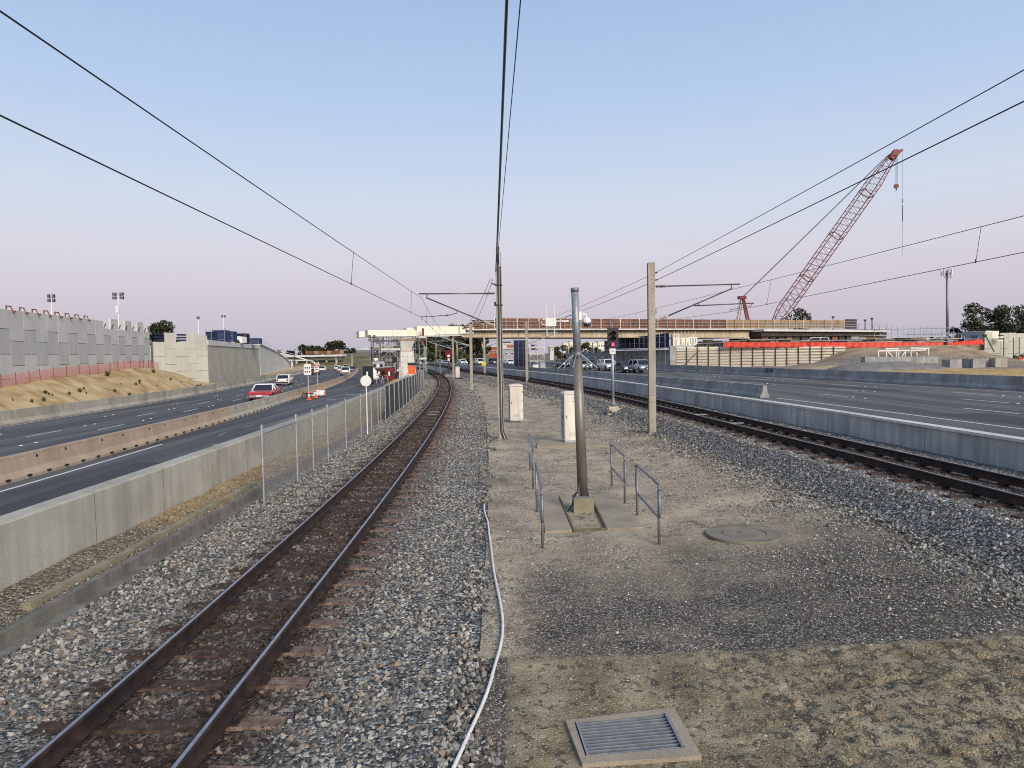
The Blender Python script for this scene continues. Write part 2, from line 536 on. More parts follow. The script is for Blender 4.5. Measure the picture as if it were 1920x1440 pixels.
def sand_material():
    m = bpy.data.materials.new('median_sand_and_gravel')
    q = NB(m)
    X, Y, Z = q.sep(q.pos)
    warp = q.noise(.55, 5)
    wf = q.noise(5, 4)
    sand = q.ramp(q.noise(1.3, 6), [(.3, (.27, .215, .15)), (.5, (.41, .335, .235)), (.72, (.53, .44, .32))])
    # small stones lying in the sand, in patches
    vc = q.vor(38)
    vr = q.sep(vc['Color'])
    stone = q.ramp(vr[0], [(0, (.06, .055, .05)), (.45, (.15, .14, .12)), (.8, (.30, .285, .25)), (1, (.48, .46, .42))])
    patch = q.step(q.noise(.8, 5), .42, .60)
    near = q.step(vc['Distance'], .62, .38)
    pick = q.math('MULTIPLY', q.math('GREATER_THAN', vr[1], .36), near)
    sfac = q.math('MULTIPLY', pick, q.math('MULTIPLY_ADD', patch, .70, .30))
    c = q.mix(sfac, sand, stone)
    # dark scattered litter lines
    dk = q.step(q.noise(2.6, 8, rough=.7), .53, .64)
    c = q.mix(q.math('MULTIPLY', dk, .72), c, (.085, .07, .052))
    # old bitumen strip
    yy = q.math('MULTIPLY_ADD', q.math('SUBTRACT', warp, .5), 3.0, Y)
    xr = q.math('MULTIPLY', q.math('SUBTRACT', X, 2.2), -.55)
    yy2 = q.math('ADD', yy, q.math('MINIMUM', xr, 0))
    far = q.step(yy2, 12.8, 8.3)
    nearE = q.step(q.math('MULTIPLY_ADD', q.math('SUBTRACT', wf, .5), .42, Y), 7.28, 7.42)
    side = q.step(q.math('MULTIPLY_ADD', q.math('SUBTRACT', wf, .5), .8, X), -.2, .35)
    bit = q.math('MULTIPLY', q.math('MULTIPLY', far, nearE), side)
    vb = q.vor(62)
    vbr = q.sep(vb['Color'])
    bitc = q.ramp(vbr[0], [(0, (.024, .022, .019)), (.50, (.055, .049, .041)), (.80, (.145, .13, .107)), (1, (.42, .385, .33))])
    dust = q.step(q.noise(1.1, 6), .45, .66)
    bitc = q.mix(q.math('MULTIPLY_ADD', dust, .16, .04), bitc, sand)
    c = q.mix(bit, c, bitc)
    # cemented sand apron at the very front
    front = q.step(q.math('MULTIPLY_ADD', q.math('SUBTRACT', wf, .5), .42, Y), 7.42, 7.28)
    fs = q.math('MULTIPLY', front, q.step(X, -.12, -.06))
    apron = q.ramp(q.noise(2.2, 7), [(.3, (.13, .105, .062)), (.5, (.23, .185, .115)), (.7, (.34, .28, .185))])
    clump = q.step(q.noise(8, 6, rough=.65), .53, .60)
    pit = q.step(q.noise(11, 3, vec=q.stretch((1.0, .55, 1.0), R(35)), rough=.5), .53, .60)
    pits = q.math('MULTIPLY', pit, q.step(X, 1.3, 2.4))
    apron = q.mix(q.math('MULTIPLY', q.math('MAXIMUM', clump, pits), .8), apron, (.055, .05, .039))
    va = q.vor(70)
    var = q.sep(va['Color'])
    apron = q.mix(q.math('MULTIPLY', q.math('GREATER_THAN', var[0], .9), .7), apron, (.40, .36, .27))
    c = q.mix(fs, c, apron)
    # dark loose grit between cable and apron
    grit = q.math('MULTIPLY', front, q.step(X, -.06, -.12))
    c = q.mix(grit, c, bitc)
    q.out(c, .95, .2)
    h = q.math('ADD', q.math('MULTIPLY', sfac, 1.0), q.math('MULTIPLY', q.noise(55, 4), 1.2))
    q.bump(h, .012)
    return m
K['median'] = sand_material()

def ballast_material(name, tone):
    m = bpy.data.materials.new(name)
    q = NB(m)
    v = q.vor(26)
    r = q.sep(v['Color'])
    t = tone
    c = q.ramp(r[0], [(0, (.035 * t, .036 * t, .038 * t)), (.35, (.10 * t, .10 * t, .10 * t)), (.7, (.22 * t, .215 * t, .20 * t)), (1, (.42 * t, .40 * t, .36 * t))])
    rust = q.attr('rust')['Fac']
    rc = q.ramp(r[1], [(0, (.016, .010, .008)), (.6, (.05, .029, .021)), (1, (.13, .085, .06))])
    c = q.mix(rust, c, rc)
    gap = q.step(v['Distance'], .8, .45)
    c = q.mix(gap, (.03, .029, .027), c)  # shade between the stones painted in as near-black
    q.out(c, .92, .25)
    q.bump(q.math('SUBTRACT', 1.0, v['Distance']), .03)
    return m
K['ballast'] = ballast_material('ballast_bed', 1.25)

def stone_material(name, t=1.0):
    m = bpy.data.materials.new(name)
    q = NB(m)
    oi = q.attr('rnd', 'INSTANCER')['Fac']
    c = q.ramp(oi, [(0, (.038 * t, .038 * t, .035 * t)), (.25, (.092 * t, .09 * t, .082 * t)), (.5, (.185 * t, .175 * t, .157 * t)), (.72, (.335 * t, .315 * t, .275 * t)),
                    (.9, (.52 * t, .50 * t, .445 * t)), (.93, (.34 * t, .25 * t, .17 * t)), (1, (.26 * t, .17 * t, .11 * t))])
    n1 = q.noise(60, 3)
    c = q.mix(q.math('MULTIPLY', q.step(n1, .45, .65), .35), c, (.26 * t, .26 * t, .25 * t))
    rust = q.attr('tint', 'INSTANCER')['Fac']
    rc = q.ramp(oi, [(0, (.016, .010, .008)), (.5, (.042, .025, .018)), (.88, (.085, .055, .040)), (1, (.22, .17, .135))])
    c = q.mix(rust, c, rc)
    q.out(c, .85, .3)
    return m
K['stone'] = stone_material('ballast_stone', .82)
K['pebble'] = stone_material('pebble', 1.15)

# ---------------------------------------------------------------- the corridor: where each line runs (Y, X)
_lt = np.array([(2, -3.07), (5.1, -3.1), (8.2, -3.15), (10.6, -3.2), (13.5, -3.28), (17, -3.37), (25.7, -3.68), (37.8, -4.2), (46.6, -4.75), (60.6, -5.75), (71.5, -6.75),
                (87.3, -8.5), (98.2, -9.9), (112.4, -11.9), (123.3, -13.7), (132, -15.3), (150, -19.0), (175, -25.2), (200, -32.4), (240, -46.5)])
_pf = np.polyfit(_lt[:, 0], _lt[:, 1], 5)
LT = lambda y: np.polyval(_pf, y)
_rt = curve([(-4, 9.0), (11, 8.45), (16.5, 8.02), (23, 7.45), (31.4, 6.68), (44.4, 5.05), (60.5, 2.3), (78, -1.2), (97.5, -5.5), (121, -9.6), (150, -14.9), (200, -28.2), (240, -42.3)])
RT = lambda y: _rt(y)
LW = lambda y: LT(y) - 3.8
_rw = curve([(-5, 10.9), (14.3, 10.4), (21.7, 9.82), (29.8, 8.97), (39.3, 7.85), (46.9, 6.8), (56.6, 5.3), (72.7, 2.2), (97.5, -3.0), (121, -7.1), (150, -12.4), (200, -25.6), (240, -39.6)])
RW = lambda y: _rw(y)
_kb = curve([(0, 17.6), (41.9, 15.0), (57, 12.5), (70, 10.1), (80, 8.3), (93, 5.6), (110, 2.2), (150, -5.8), (200, -18)])
KB = lambda y: _kb(y)
_rb = curve([(0, 36), (45, 32.1), (64, 28.8), (82, 25.6), (100, 21.4), (120, 16.4), (150, 7.6), (180, -2.5), (240, -25)])
RB = lambda y: _rb(y)
_bb = curve([(0, -14.5), (20.5, -15.0), (33, -15.85), (45, -16.9), (58.6, -18.5), (79, -21.1), (110, -25.9), (140, -31.4), (194, -42)])
BB = lambda y: _bb(y)
_lf = curve([(0, -29.5), (42.7, -31), (58.4, -32.2), (75, -34.3), (90.6, -36.8), (115.7, -41.2), (137, -45.4), (193, -56.6), (240, -66)])
LF = lambda y: _lf(y)
ROAD_L = lambda x: -.05 + .02 * np.asarray(x, float)
ROAD_R = .30
MED = lambda x, y: .0 + .20 * sstep(1.0, 5.5, x) * 1.0 + .0 * np.asarray(y, float)
def med_edge_l(y):
    return LT(y) + 2.75
def med_edge_r(y):
    return RT(y) - 2.15

def ys(*seg):
    o = []
    for a, b, st in seg:
        o += list(np.arange(a, b, st))
    return np.array(o + [seg[-1][1]])

def strip(name, Ys, lines, mt, kind='structure', cols=1, noise=None, smooth=True, label=None, attr=None):
    """sheet between successive lines; each line is (X(Y), z(Y))"""
    P = []
    for j, (fx, fz) in enumerate(lines):
        x = fx(Ys) * np.ones_like(Ys)
        z = fz(Ys) * np.ones_like(Ys)
        P.append(np.stack([x, Ys, z], -1))
    C = []
    for j in range(len(P) - 1):
        for t in np.linspace(0, 1, cols, endpoint=False):
            C.append(P[j] * (1 - t) + P[j + 1] * t)
    C.append(P[-1])
    G = np.stack(C, 1)
    if noise:
        G[:, :, 2] += noise(G[:, :, 0], G[:, :, 1])
    b = MB().grid(G)
    o = b.build(name, mt, smooth=smooth, kind=kind, loc=(0, 0, 0), label=label)
    if attr:
        a = o.data.attributes.new('rust', 'FLOAT', 'POINT')
        a.data.foreach_set('value', np.asarray(attr(G[:, :, 0], G[:, :, 1])).reshape(-1).astype(np.float32))
    return o, G

# ground sheet out to the horizon
K['far_ground'] = mat('far_ground', [(.10, .095, .06), (.17, .15, .10), (.13, .125, .09)], .02, .95, fine=.3, fscale=.4)
b = MB()
g = np.stack(np.meshgrid(np.linspace(-2600, 2600, 27), np.linspace(-300, 4500, 25)), -1)
b.grid(np.concatenate([g, np.full(g.shape[:2] + (1,), -2.4)], -1))
b.build('ground', K['far_ground'], kind='structure', loc=(0, 0, 0))

# median of sand, old bitumen and a cemented apron in front
def median_noise(x, y):
    h = .020 * fbm(x * 1.2, y * 1.2, 3, 3) + .012 * fbm(x * 7, y * 7, 3, 9)
    fr = (1 - sstep(7.30, 7.38, y + .10 * fbm(x * 5, y * 5, 2, 5))) * sstep(-.12, -.04, x)
    right = sstep(1.2, 2.6, x)
    cl = fbm(x * 6 + .9 * y, y * 10, 3, 21)
    fr_h = .018 + .009 * fbm(x * 9, y * 9, 3, 31) - .030 * right * sstep(.10, .30, cl)
    keep = sstep(.20, .34, np.maximum(abs(x - .92) - .42, abs(y - 5.75) - .28))   # flush round the drain
    return h * (.4 + .6 * keep) + fr * fr_h * keep
YM = ys((1.6, 3.2, .2), (3.2, 8.0, .03), (8.0, 13, .06), (13, 32, .2), (32, 140, 1.5))
strip('median', YM, [(med_edge_l, lambda y: 0 * y), (lambda y: med_edge_l(y) * .62 + med_edge_r(y) * .38, lambda y: .0 * y),
                     (lambda y: med_edge_l(y) * .35 + med_edge_r(y) * .65, lambda y: .07 + 0 * y), (med_edge_r, lambda y: .20 + 0 * y)],
      K['median'], cols=62, noise=median_noise)

# ballast beds
def rust_l(x, y):
    d = abs(x - LT(y))
    return np.clip((1 - sstep(.55, 1.25, d)) * .95 + .10 * (d < 1.6), 0, 1) * (.85 + .5 * fbm(x * 3, y * 3, 2, 2)).clip(0, 1)
def rust_r(x, y):
    d = abs(x - RT(y))
    return np.clip((1 - sstep(.5, 1.15, d)), 0, 1) * (.8 + .5 * fbm(x * 3, y * 3, 2, 2)).clip(0, 1)
YB = ys((.5, 30, .25), (30, 242, 2))
strip('ballast_bed', YB, [(lambda y: LT(y) - 2.5, lambda y: -.02 + 0 * y), (lambda y: LT(y) - 1.2, lambda y: -.005 + 0 * y), (lambda y: LT(y) + 1.2, lambda y: -.005 + 0 * y),
                          (lambda y: LT(y) + 2.45, lambda y: .0 + 0 * y), (lambda y: LT(y) + 2.85, lambda y: -.03 + 0 * y)],
      K['ballast'], cols=8, noise=lambda x, y: .02 * fbm(x * 2, y * 2, 3, 40), attr=rust_l)
strip('ballast_bank', YB, [(lambda y: RT(y) - 2.45, lambda y: .09 + 0 * y), (lambda y: RT(y) - 2.0, lambda y: .27 + 0 * y), (lambda y: RT(y) - 1.35, lambda y: .63 + 0 * y), (lambda y: RT(y), lambda y: .64 + 0 * y),
                           (lambda y: RT(y) + 1.4, lambda y: .63 + 0 * y), (lambda y: np.maximum(RW(y) + .02, RT(y) + 1.5), lambda y: .60 + 0 * y)],
      K['ballast'], cols=6, noise=lambda x, y: .02 * fbm(x * 2, y * 2, 3, 44), attr=rust_r)

# roads
YR = ys((0, 60, 2), (60, 242, 4))
road_l, _ = strip('road_outbound', YR, [(lambda y: LF(y) - .5, lambda y: ROAD_L(LF(y) - .5)), (lambda y: LW(y) - .05, lambda y: ROAD_L(LW(y)))], K['asph_l'], cols=4)
road_r, _ = strip('road_inbound', YR, [(lambda y: RW(y) + .05, lambda y: ROAD_R + 0 * y), (lambda y: RB(y) + .5, lambda y: ROAD_R + 0 * y)], K['asph_r'], cols=4)
ORG[road_l.name] = Vector()
ORG[road_r.name] = Vector()

def ribbon(fx, fz, y0, y1, w, st=1.5):
    Y = np.linspace(y0, y1, max(2, int((y1 - y0) / st) + 1))
    x = fx(Y)
    G = np.stack([np.stack([x - w / 2, Y, fz(x - w / 2)], -1), np.stack([x + w / 2, Y, fz(x + w / 2)], -1)], 1)
    return MB().grid(G)
K['asph_p'] = mat('asphalt_patch', [(.038, .038, .041), (.052, .052, .055)], 1.5, .8, .003, 200, fine=.3)
zl = lambda x: ROAD_L(x) + .005
zr = lambda x: ROAD_R + .005 + 0 * np.asarray(x, float)
# outbound carriageway: lines as fractions between the two barriers
LLINES = [lambda y: LF(y) + .75, lambda y: LF(y) + (BB(y) - LF(y)) * .265, lambda y: LF(y) + (BB(y) - LF(y)) * .445, lambda y: LF(y) + (BB(y) - LF(y)) * .60]
ribbon(LLINES[0], zl, 20, 200, .13).build('edge_line', K['paint'], road_l)
ribbon(LLINES[1], zl, 20, 90, .07).build('edge_line', K['paint_worn'], road_l)
for li, ph in ((2, 1.0), (3, 3.5)):
    y = 22.0 + ph
    while y < 190:
        ribbon(LLINES[li], zl, y, y + 3.0, .12, 3).build('lane_dash', K['paint'], road_l)
        y += 12.0
ribbon(lambda y: BB(y) + .95, zl, 6, 29.5, .13).build('edge_line', K['paint'], road_l)
# inbound carriageway
RLINES = [lambda y: RW(y) + (RB(y) - RW(y)) * .315, lambda y: RW(y) + (RB(y) - RW(y)) * .485, lambda y: RW(y) + (RB(y) - RW(y)) * .65, lambda y: RW(y) + (RB(y) - RW(y)) * .80, lambda y: RW(y) + (RB(y) - RW(y)) * .925]
ribbon(RLINES[0], zr, 12, 41.5, .14).build('edge_line', K['paint'], road_r)
ribbon(RLINES[4], zr, 34, 60, .12).build('edge_line', K['paint'], road_r)
ribbon(RLINES[4], zr, 63, 130, .12).build('edge_line', K['paint'], road_r)
for li, ph in ((1, 0.0), (2, 5.6), (3, 11.2)):
    y = 17.5 + ph
    while y < 180:
        ribbon(RLINES[li], zr, y, y + 3.2, .13, 3.2).build('lane_dash', K['paint'], road_r)
        y += 12.0
stud = MB()
stud.lathe((0, 0, 0), [(.07, 0), (.06, .018), (.02, .024)], 8)
stud_me = mesh_of(stud, K['white'])
for lines, li, ph, road, fz in ((LLINES, 1, 4, road_l, zl), (LLINES, 2, 8.5, road_l, zl), (LLINES, 3, 11, road_l, zl), (RLINES, 1, 8, road_r, zr), (RLINES, 2, 13.5, road_r, zr), (RLINES, 3, 19, road_r, zr)):
    y = 20.0 + ph
    while y < 120:
        for dy in (0, 1.1):
            x = float(lines[li](y + dy))
            put(stud_me, 'road_stud', road, (x, y + dy, float(fz(x)) - .004))
        y += 12.0
for j, (fx, fz, road, y0, y1, w_) in enumerate(((lambda y: BB(y) + 3.2, zl, road_l, 13, 24, 1.7), (lambda y: LF(y) + (BB(y) - LF(y)) * .8, zl, road_l, 44, 62, 2.2), (lambda y: RW(y) + (RB(y) - RW(y)) * .40, zr, road_r, 16, 30, 2.4), (lambda y: RW(y) + (RB(y) - RW(y)) * .72, zr, road_r, 46, 70, 2.0))):
    ribbon(fx, lambda x, fz=fz: fz(x) - .002, y0, y1, w_).build('asphalt_patch', K['asph_p'], road)
# pale scrapes and dust on the closed lanes
for i in range(22):
    y = 22 + i * 2.4 + random.uniform(-1, 1)
    x0 = random.uniform(.15, .85)
    fx = lambda Y, x0=x0: BB(Y) + 1.6 + (LW(Y) - BB(Y) - 2.4) * x0 + .3 * np.sin(np.asarray(Y) * .7)
    ribbon(fx, zl, y, y + random.uniform(.3, 1.6), random.uniform(.1, 1.4) if i % 3 == 0 else .10, .4).build('paint_scrape', K['paint_worn'], road_l)

# ---------------------------------------------------------------- walls along the railway
def wall_panels(root, fx, y0, y1, length, prof, mt, name='panel', gap=.012, mts=None):
    """profile: list of (dx, z) round a closed section"""
    y, i = y0, 0
    while y < y1 - .3:
        e = min(y + length, y1)
        n = 3
        rings = []
        for t in np.linspace(y + gap / 2, e - gap / 2, n):
            x = float(fx(t))
            rings.append([(x + dx, t, z) for dx, z in prof])
        b = MB()
        b.loft(rings)
        b.build(name, (mts[i % len(mts)] if mts else mt), root)
        if name == 'panel' and y > y0 and y < 60:
            x = float(fx(y))
            sx_g = 1 if prof[0][0] >= 0 and prof[2][0] > 0 else -1
            MB().loft([[(x + dx + (.004 if False else 0), yy, z) for dx, z in prof] for yy in (y - gap * .5 + .001, y + gap * .5 - .001)]).build('joint_sealant', K['joint'], root)
        y, i = e, i + 1

K['joint'] = mat('joint_dark', [(.035, .033, .028), (.075, .07, .06)], 6, .95, fine=.3)
w = thing('retaining_wall', 'grey cast concrete wall between the near track and the closed road lanes', 'wall', (float(LW(9)), 9, -.3))
wall_panels(w, LW, 2.0, 78, 2.46, [(0, -.4), (-.02, .97), (-.05, 1.0), (-.36, 1.0), (-.39, .97), (-.42, -.4)], K['conc'], gap=.013)
w = thing('trackside_wall', 'low grey concrete wall with pale top edge between the far track and the inbound road', 'wall', (float(RW(14)), 14, .3))
wall_panels(w, RW, 4.0, 240, 4.5, [(0, .1), (.03, 1.19), (.30, 1.19), (.42, .1)], K['conc_rw'], gap=.02)
wall_panels(w, RW, 4.0, 240, 18.0, [(.015, 1.192), (.015, 1.255), (.315, 1.255), (.315, 1.192)], K['white_conc'], 'coping', gap=0)
w = thing('roadside_barrier', 'long dark grey concrete barrier with black graffiti on the far side of inbound road', 'barrier', (float(RB(60)), 60, .3))
wall_panels(w, RB, 30, 190, 6.0, [(-.30, .2), (-.28, .42), (-.12, .60), (-.08, 1.18), (.08, 1.18), (.30, .2)], None, mts=[K['conc_r']] * 1)
lfb = thing('roadside_barrier', 'stained concrete barrier between outbound road and the yellow sand slope', 'barrier', (float(LF(60)), 60, -.7))
def lf_panels():
    y, i = 26.0, 0
    while y < 215:
        e = y + 6.0
        rings = []
        for t in (y + .006, e - .006):
            x = float(LF(t))
            z = float(ROAD_L(x))
            rings.append([(x + dx, t, z + dz) for dx, dz in ((-.3, -.2), (-.10, .88), (.10, .88), (.14, .32), (.32, .1), (.32, -.2))])
        MB().loft(rings).build('panel', (K['conc_lf'], K['conc_gr'], K['conc_lf'])[i % 3], lfb)
        y, i = e, i + 1
lf_panels()

# precast barrier segments: brown row and grey rows, one object each
def barrier_mesh(L, mt, lugs=True):
    b = MB()
    pr = [(-.30, 0), (-.30, .10), (-.17, .28), (-.11, .66), (.11, .66), (.17, .28), (.30, .10), (.30, 0)]
    b.loft([[(x, y, z) for x, z in pr] for y in (.01, L - .01)])
    return b
def barrier_row(fx, fz, y0, y1, L, pick, zoff=0.0):
    y = y0
    i = 0
    proto = {}
    while y < y1:
        x0, x1 = float(fx(y)), float(fx(y + L))
        mt, label, group = pick(i, y)
        key = mt.name
        root = thing('concrete_barrier', label, 'barrier', (x0, y, float(fz(x0)) + zoff), group, rz=-math.atan2(x1 - x0, L))
        if key not in proto:
            proto[key] = mesh_of(barrier_mesh(L, mt), mt)
            proto[key + 'cap'] = mesh_of(MB().loft([[(x, yy, z) for x, z in ((-.112, .665), (-.105, .74), (.105, .74), (.112, .665))] for yy in (.03, L - .03)]), mt)
            proto[key + 'h'] = mesh_of(MB().lathe((0, 0, 0), [(.045, 0), (.045, .02)], 8, axis=(1, 0, 0)), K['black'])
            proto[key + 's'] = mesh_of(MB().box((0, 0, 0), (.20, .16, .05)), K['black'])
        put(proto[key], 'body', root, (0, 0, 0))
        put(proto[key + 'cap'], 'top_strip', root, (0, 0, 0))
        if y < 75:
            for q in (.3, .7):
                put(proto[key + 'h'], 'lifting_hole', root, (.115, L * q, .60))
            for q in (.12, .37, .62, .87):
                put(proto[key + 's'], 'drain_slot', root, (.25, L * q, .10))
        y += L
        i += 1
def pick_b(i, y):
    if 40 < y < 57:
        return K['conc_gr'], 'grey precast concrete barrier segment in the tan row left of the closed lanes', 'grey barrier segments of the closed lanes'
    return K['conc_tan'], 'tan precast concrete barrier segment in the row left of the closed lanes', 'tan barrier segments of the closed lanes'
barrier_row(BB, ROAD_L, 17.0, 192, 4.0, pick_b)
def pick_k(i, y):
    if i == 0:
        return K['conc_r'], 'end segment of the grey barrier row standing on the inbound road', None
    return K['conc_r'], 'dark grey precast barrier segment in the row along the inbound road edge', 'grey barrier segments of the inbound road'
barrier_row(KB, lambda x: ROAD_R, 42.0, 150, 4.0, pick_k)

# kerb blocks of the trackside drain
kroot = thing('drain_kerb', 'dark concrete kerb row along the ballast beside the near track', 'kerb', (float(LT(10)) - 2.6, 10, 0))
y = 4.0
i = 0
while y < 62:
    L = 1.22 if y < 30 else 2.44
    x0, x1 = float(LT(y)) - 2.58, float(LT(y + L)) - 2.58
    hz = .17 + .008 * math.sin(i * 2.1)
    MB().loft([[(xx - .13, yy, -.1), (xx + .0, yy, -.1), (xx - .008, yy, hz), (xx - .122, yy, hz)] for xx, yy in ((x0, y + .006), (x1, y + L - .006))]).build('kerb_block', K['conc_old'], kroot)
    y += L
    i += 1
kroot = thing('drain_kerb', 'short sandy yellow kerb row between the dark kerb and the grey wall', 'kerb', (float(LT(12)) - 3.1, 12, 0))
y = 8.9
i = 0
while y < 17:
    L = .62
    x0 = float(LT(y)) - 3.0
    MB().loft([[(x0 - .12, yy, -.1), (x0 + .01, yy, -.1), (x0, yy, .13 + .01 * math.sin(i * 1.7)), (x0 - .115, yy, .13 + .01 * math.sin(i * 1.7))] for yy in (y + .004, y + L - .004)]).build('kerb_block', K['conc_yel'], kroot)
    y += L
    i += 1
YD = ys((3, 30, .3), (30, 110, 2))
K['drain'] = mat('drain_grit', [(.085, .07, .05), (.16, .13, .085), (.24, .19, .12)], 2.2, .95, .02, 40, fine=.5, fscale=55)
def drain_mat():
    m = bpy.data.materials.new('drain_grit_and_sand')
    q = NB(m)
    X, Y, Z = q.sep(q.pos)
    v = q.vor(34)
    r = q.sep(v['Color'])
    grit = q.ramp(r[0], [(0, (.06, .05, .035)), (.55, (.15, .125, .085)), (.85, (.27, .23, .165)), (1, (.45, .40, .31))])
    sandc = q.ramp(q.noise(2.5, 6), [(.3, (.26, .165, .075)), (.55, (.38, .26, .125)), (.75, (.46, .34, .19))])
    wy = q.math('MULTIPLY_ADD', q.math('SUBTRACT', q.noise(.9, 4), .5), 6.0, Y)
    f = q.step(wy, 12.2, 14.2)
    sp = q.math('MULTIPLY', q.math('GREATER_THAN', r[1], .72), .8)
    f = q.math('SUBTRACT', f, q.math('MULTIPLY', f, sp))
    q.out(q.mix(f, grit, sandc), .95, .2)
    q.bump(q.math('SUBTRACT', 1.0, v['Distance']), .02)
    return m
K['drain'] = drain_mat()
strip('drain_strip', YD, [(lambda y: LW(y) + .02, lambda y: .10 + 0 * y), (lambda y: LT(y) - 3.1, lambda y: .03 + 0 * y), (lambda y: LT(y) - 2.62, lambda y: .03 + 0 * y)], K['drain'], cols=8,
      noise=lambda x, y: .05 * fbm(x * 2.3, y * 1.6, 4, 60) + .02)
strip('kerb_footing', YD, [(lambda y: LT(y) - 2.58, lambda y: .012 + 0 * y), (lambda y: LT(y) - 2.40, lambda y: .006 + 0 * y)], K['conc_old'])

# ---------------------------------------------------------------- tracks
def sleeper_material():
    m = bpy.data.materials.new('sleeper_stained')
    q = NB(m)
    ob = q.n.new('ShaderNodeTexCoord').outputs['Object']
    X = q.sep(ob)[0]
    n1 = q.noise(9, 6)
    dark = q.ramp(n1, [(.3, (.035, .022, .017)), (.5, (.065, .042, .032)), (.72, (.115, .078, .06))])
    pale = q.ramp(n1, [(.3, (.10, .066, .052)), (.5, (.17, .115, .09)), (.72, (.26, .19, .155))])
    f = q.step(q.math('MULTIPLY_ADD', q.math('SUBTRACT', n1, .5), .25, X), .60, .74)
    c = q.mix(f, dark, pale)
    c = q.mix(q.math('MULTIPLY', q.step(q.noise(40, 4), .52, .62), .5), c, (.03, .024, .02))
    q.out(c, .95, .2)
    q.bump(q.noise(45, 5), .012)
    return m
K['sleeper'] = sleeper_material()
def rail_profile():
    h = [(.0635, 0), (.0635, .011), (.012, .028), (.009, .115), (.034, .126), (.035, .148), (.017, .157)]
    return h + [(-x, z) for x, z in reversed(h)]
def track(label, fc, ztop, y0, y1, nsl, first, near_clip, zs):
    root = thing('railway_track', label, 'railway track', (float(fc(10)), 10, ztop - .2))
    Y = ys((y0, 30, .5), (30, y1, 2.0))
    x = fc(Y)
    tx = np.gradient(x, Y)
    ln = np.sqrt(1 + tx ** 2)
    nx, ny = 1 / ln, -tx / ln
    for sgn in (-1, 1):
        rings = []
        pr = rail_profile()
        for i in range(len(Y)):
            cx, cy = x[i] + nx[i] * sgn * .5685, Y[i] + ny[i] * sgn * .5685
            rings.append([(cx + nx[i] * a, cy + ny[i] * a, ztop - .157 + z) for a, z in pr])
        b = MB()
        b.loft(rings)
        n = len(pr)
        top = {6}
        for q in range(len(b.f)):
            b.m[q] = 1 if (q % n) in top and q < (len(Y) - 1) * n else 0
        b.build('rail', [K['rust_rail'], K['rail_top']], root)
    sl = MB()
    sl.loft([[(a, -.115, z0), (a, .115, z0), (a, .095, z1), (a, -.095, z1)] for a, z0, z1 in ((-1.08, -.12, .015), (-.75, -.12, .03), (-.4, -.12, .022), (0, -.12, .012), (.4, -.12, .022), (.75, -.12, .03), (1.08, -.12, .015))])
    me1 = mesh_of(sl, K['sleeper'])
    cl = MB()
    cl.path([(.0, -.04, .0), (.05, -.05, .035), (.06, .0, .045), (.05, .05, .03), (.0, .03, .012)], .011, 5)
    me2 = mesh_of(cl, K['clip'])
    pl = mesh_of(MB().box((0, 0, 0), (.26, .15, .016)), K['rust_rail'])
    y = first
    for i in range(nsl):
        xc = float(fc(y))
        a = -math.atan2(float(fc(y + .5) - fc(y - .5)), 1)
        a = -a
        rz = -a
        s = put(me1, 'sleeper', root, (xc, y, zs - .004), rz=rz + random.uniform(-.012, .012))
        if i < near_clip:
            for sg in (-1, 1):
                rx = xc + sg * .5685
                for e in (-1, 1):
                    put(me2, 'rail_clip', root, (rx + e * .045, y, zs + .03), rz=0 if e > 0 else math.pi)
                put(pl, 'base_plate', root, (rx, y, zs + .036))
        y += .755
    return root
track('rusty curving railway track nearest the camera on the left', LT, .20, 2.0, 240, 200, 3.8, 30, 0.0)
track('rusty railway track on the raised ballast bank on the right', RT, .85, 4.0, 240, 200, 8.2, 30, .65)

for nm, fc, zt, Ys_ in (('short white plate between the rails of the near track', LT, .09, (36.6, 38.3)), ('short white plate between the rails of the right-hand track', RT, .735, (23.6, 27.0))):
    for j, yy in enumerate(Ys_):
        xx = float(fc(yy)) + .05
        MB().box((xx, yy, zt), (.55, .05, .04), top=(.9, .8)).build('track_plate', K['paint_worn'], label=nm + (', nearer of the two' if j == 0 else ', farther of the two'), cat='plate', group='white plates between the rails')
# ---------------------------------------------------------------- ballast stones
STONES = bpy.data.collections.new('stone_shapes')
def stone_shapes(n, mt, seed):
    import bmesh
    c = bpy.data.collections.new('stone_shapes')
    r = np.random.default_rng(seed)
    for i in range(n):
        bm = bmesh.new()
        p = r.normal(size=(13, 3))
        p /= np.linalg.norm(p, axis=1)[:, None]
        p *= r.uniform(.8, 1.15, (13, 1))
        p *= np.array([1.0, r.uniform(.65, .95), r.uniform(.5, .75)])
        for q in p:
            bm.verts.new(q)
        bmesh.ops.convex_hull(bm, input=bm.verts[:])
        for v in [v for v in bm.verts if not v.link_faces]:
            bm.verts.remove(v)
        me = bpy.data.meshes.new('stone')
        bm.to_mesh(me)
        bm.free()
        me.materials.append(mt)
        c.objects.link(bpy.data.objects.new('stone', me))
    return c
COLL_ST = stone_shapes(9, K['stone'], 3)
COLL_PB = stone_shapes(6, K['pebble'], 5)

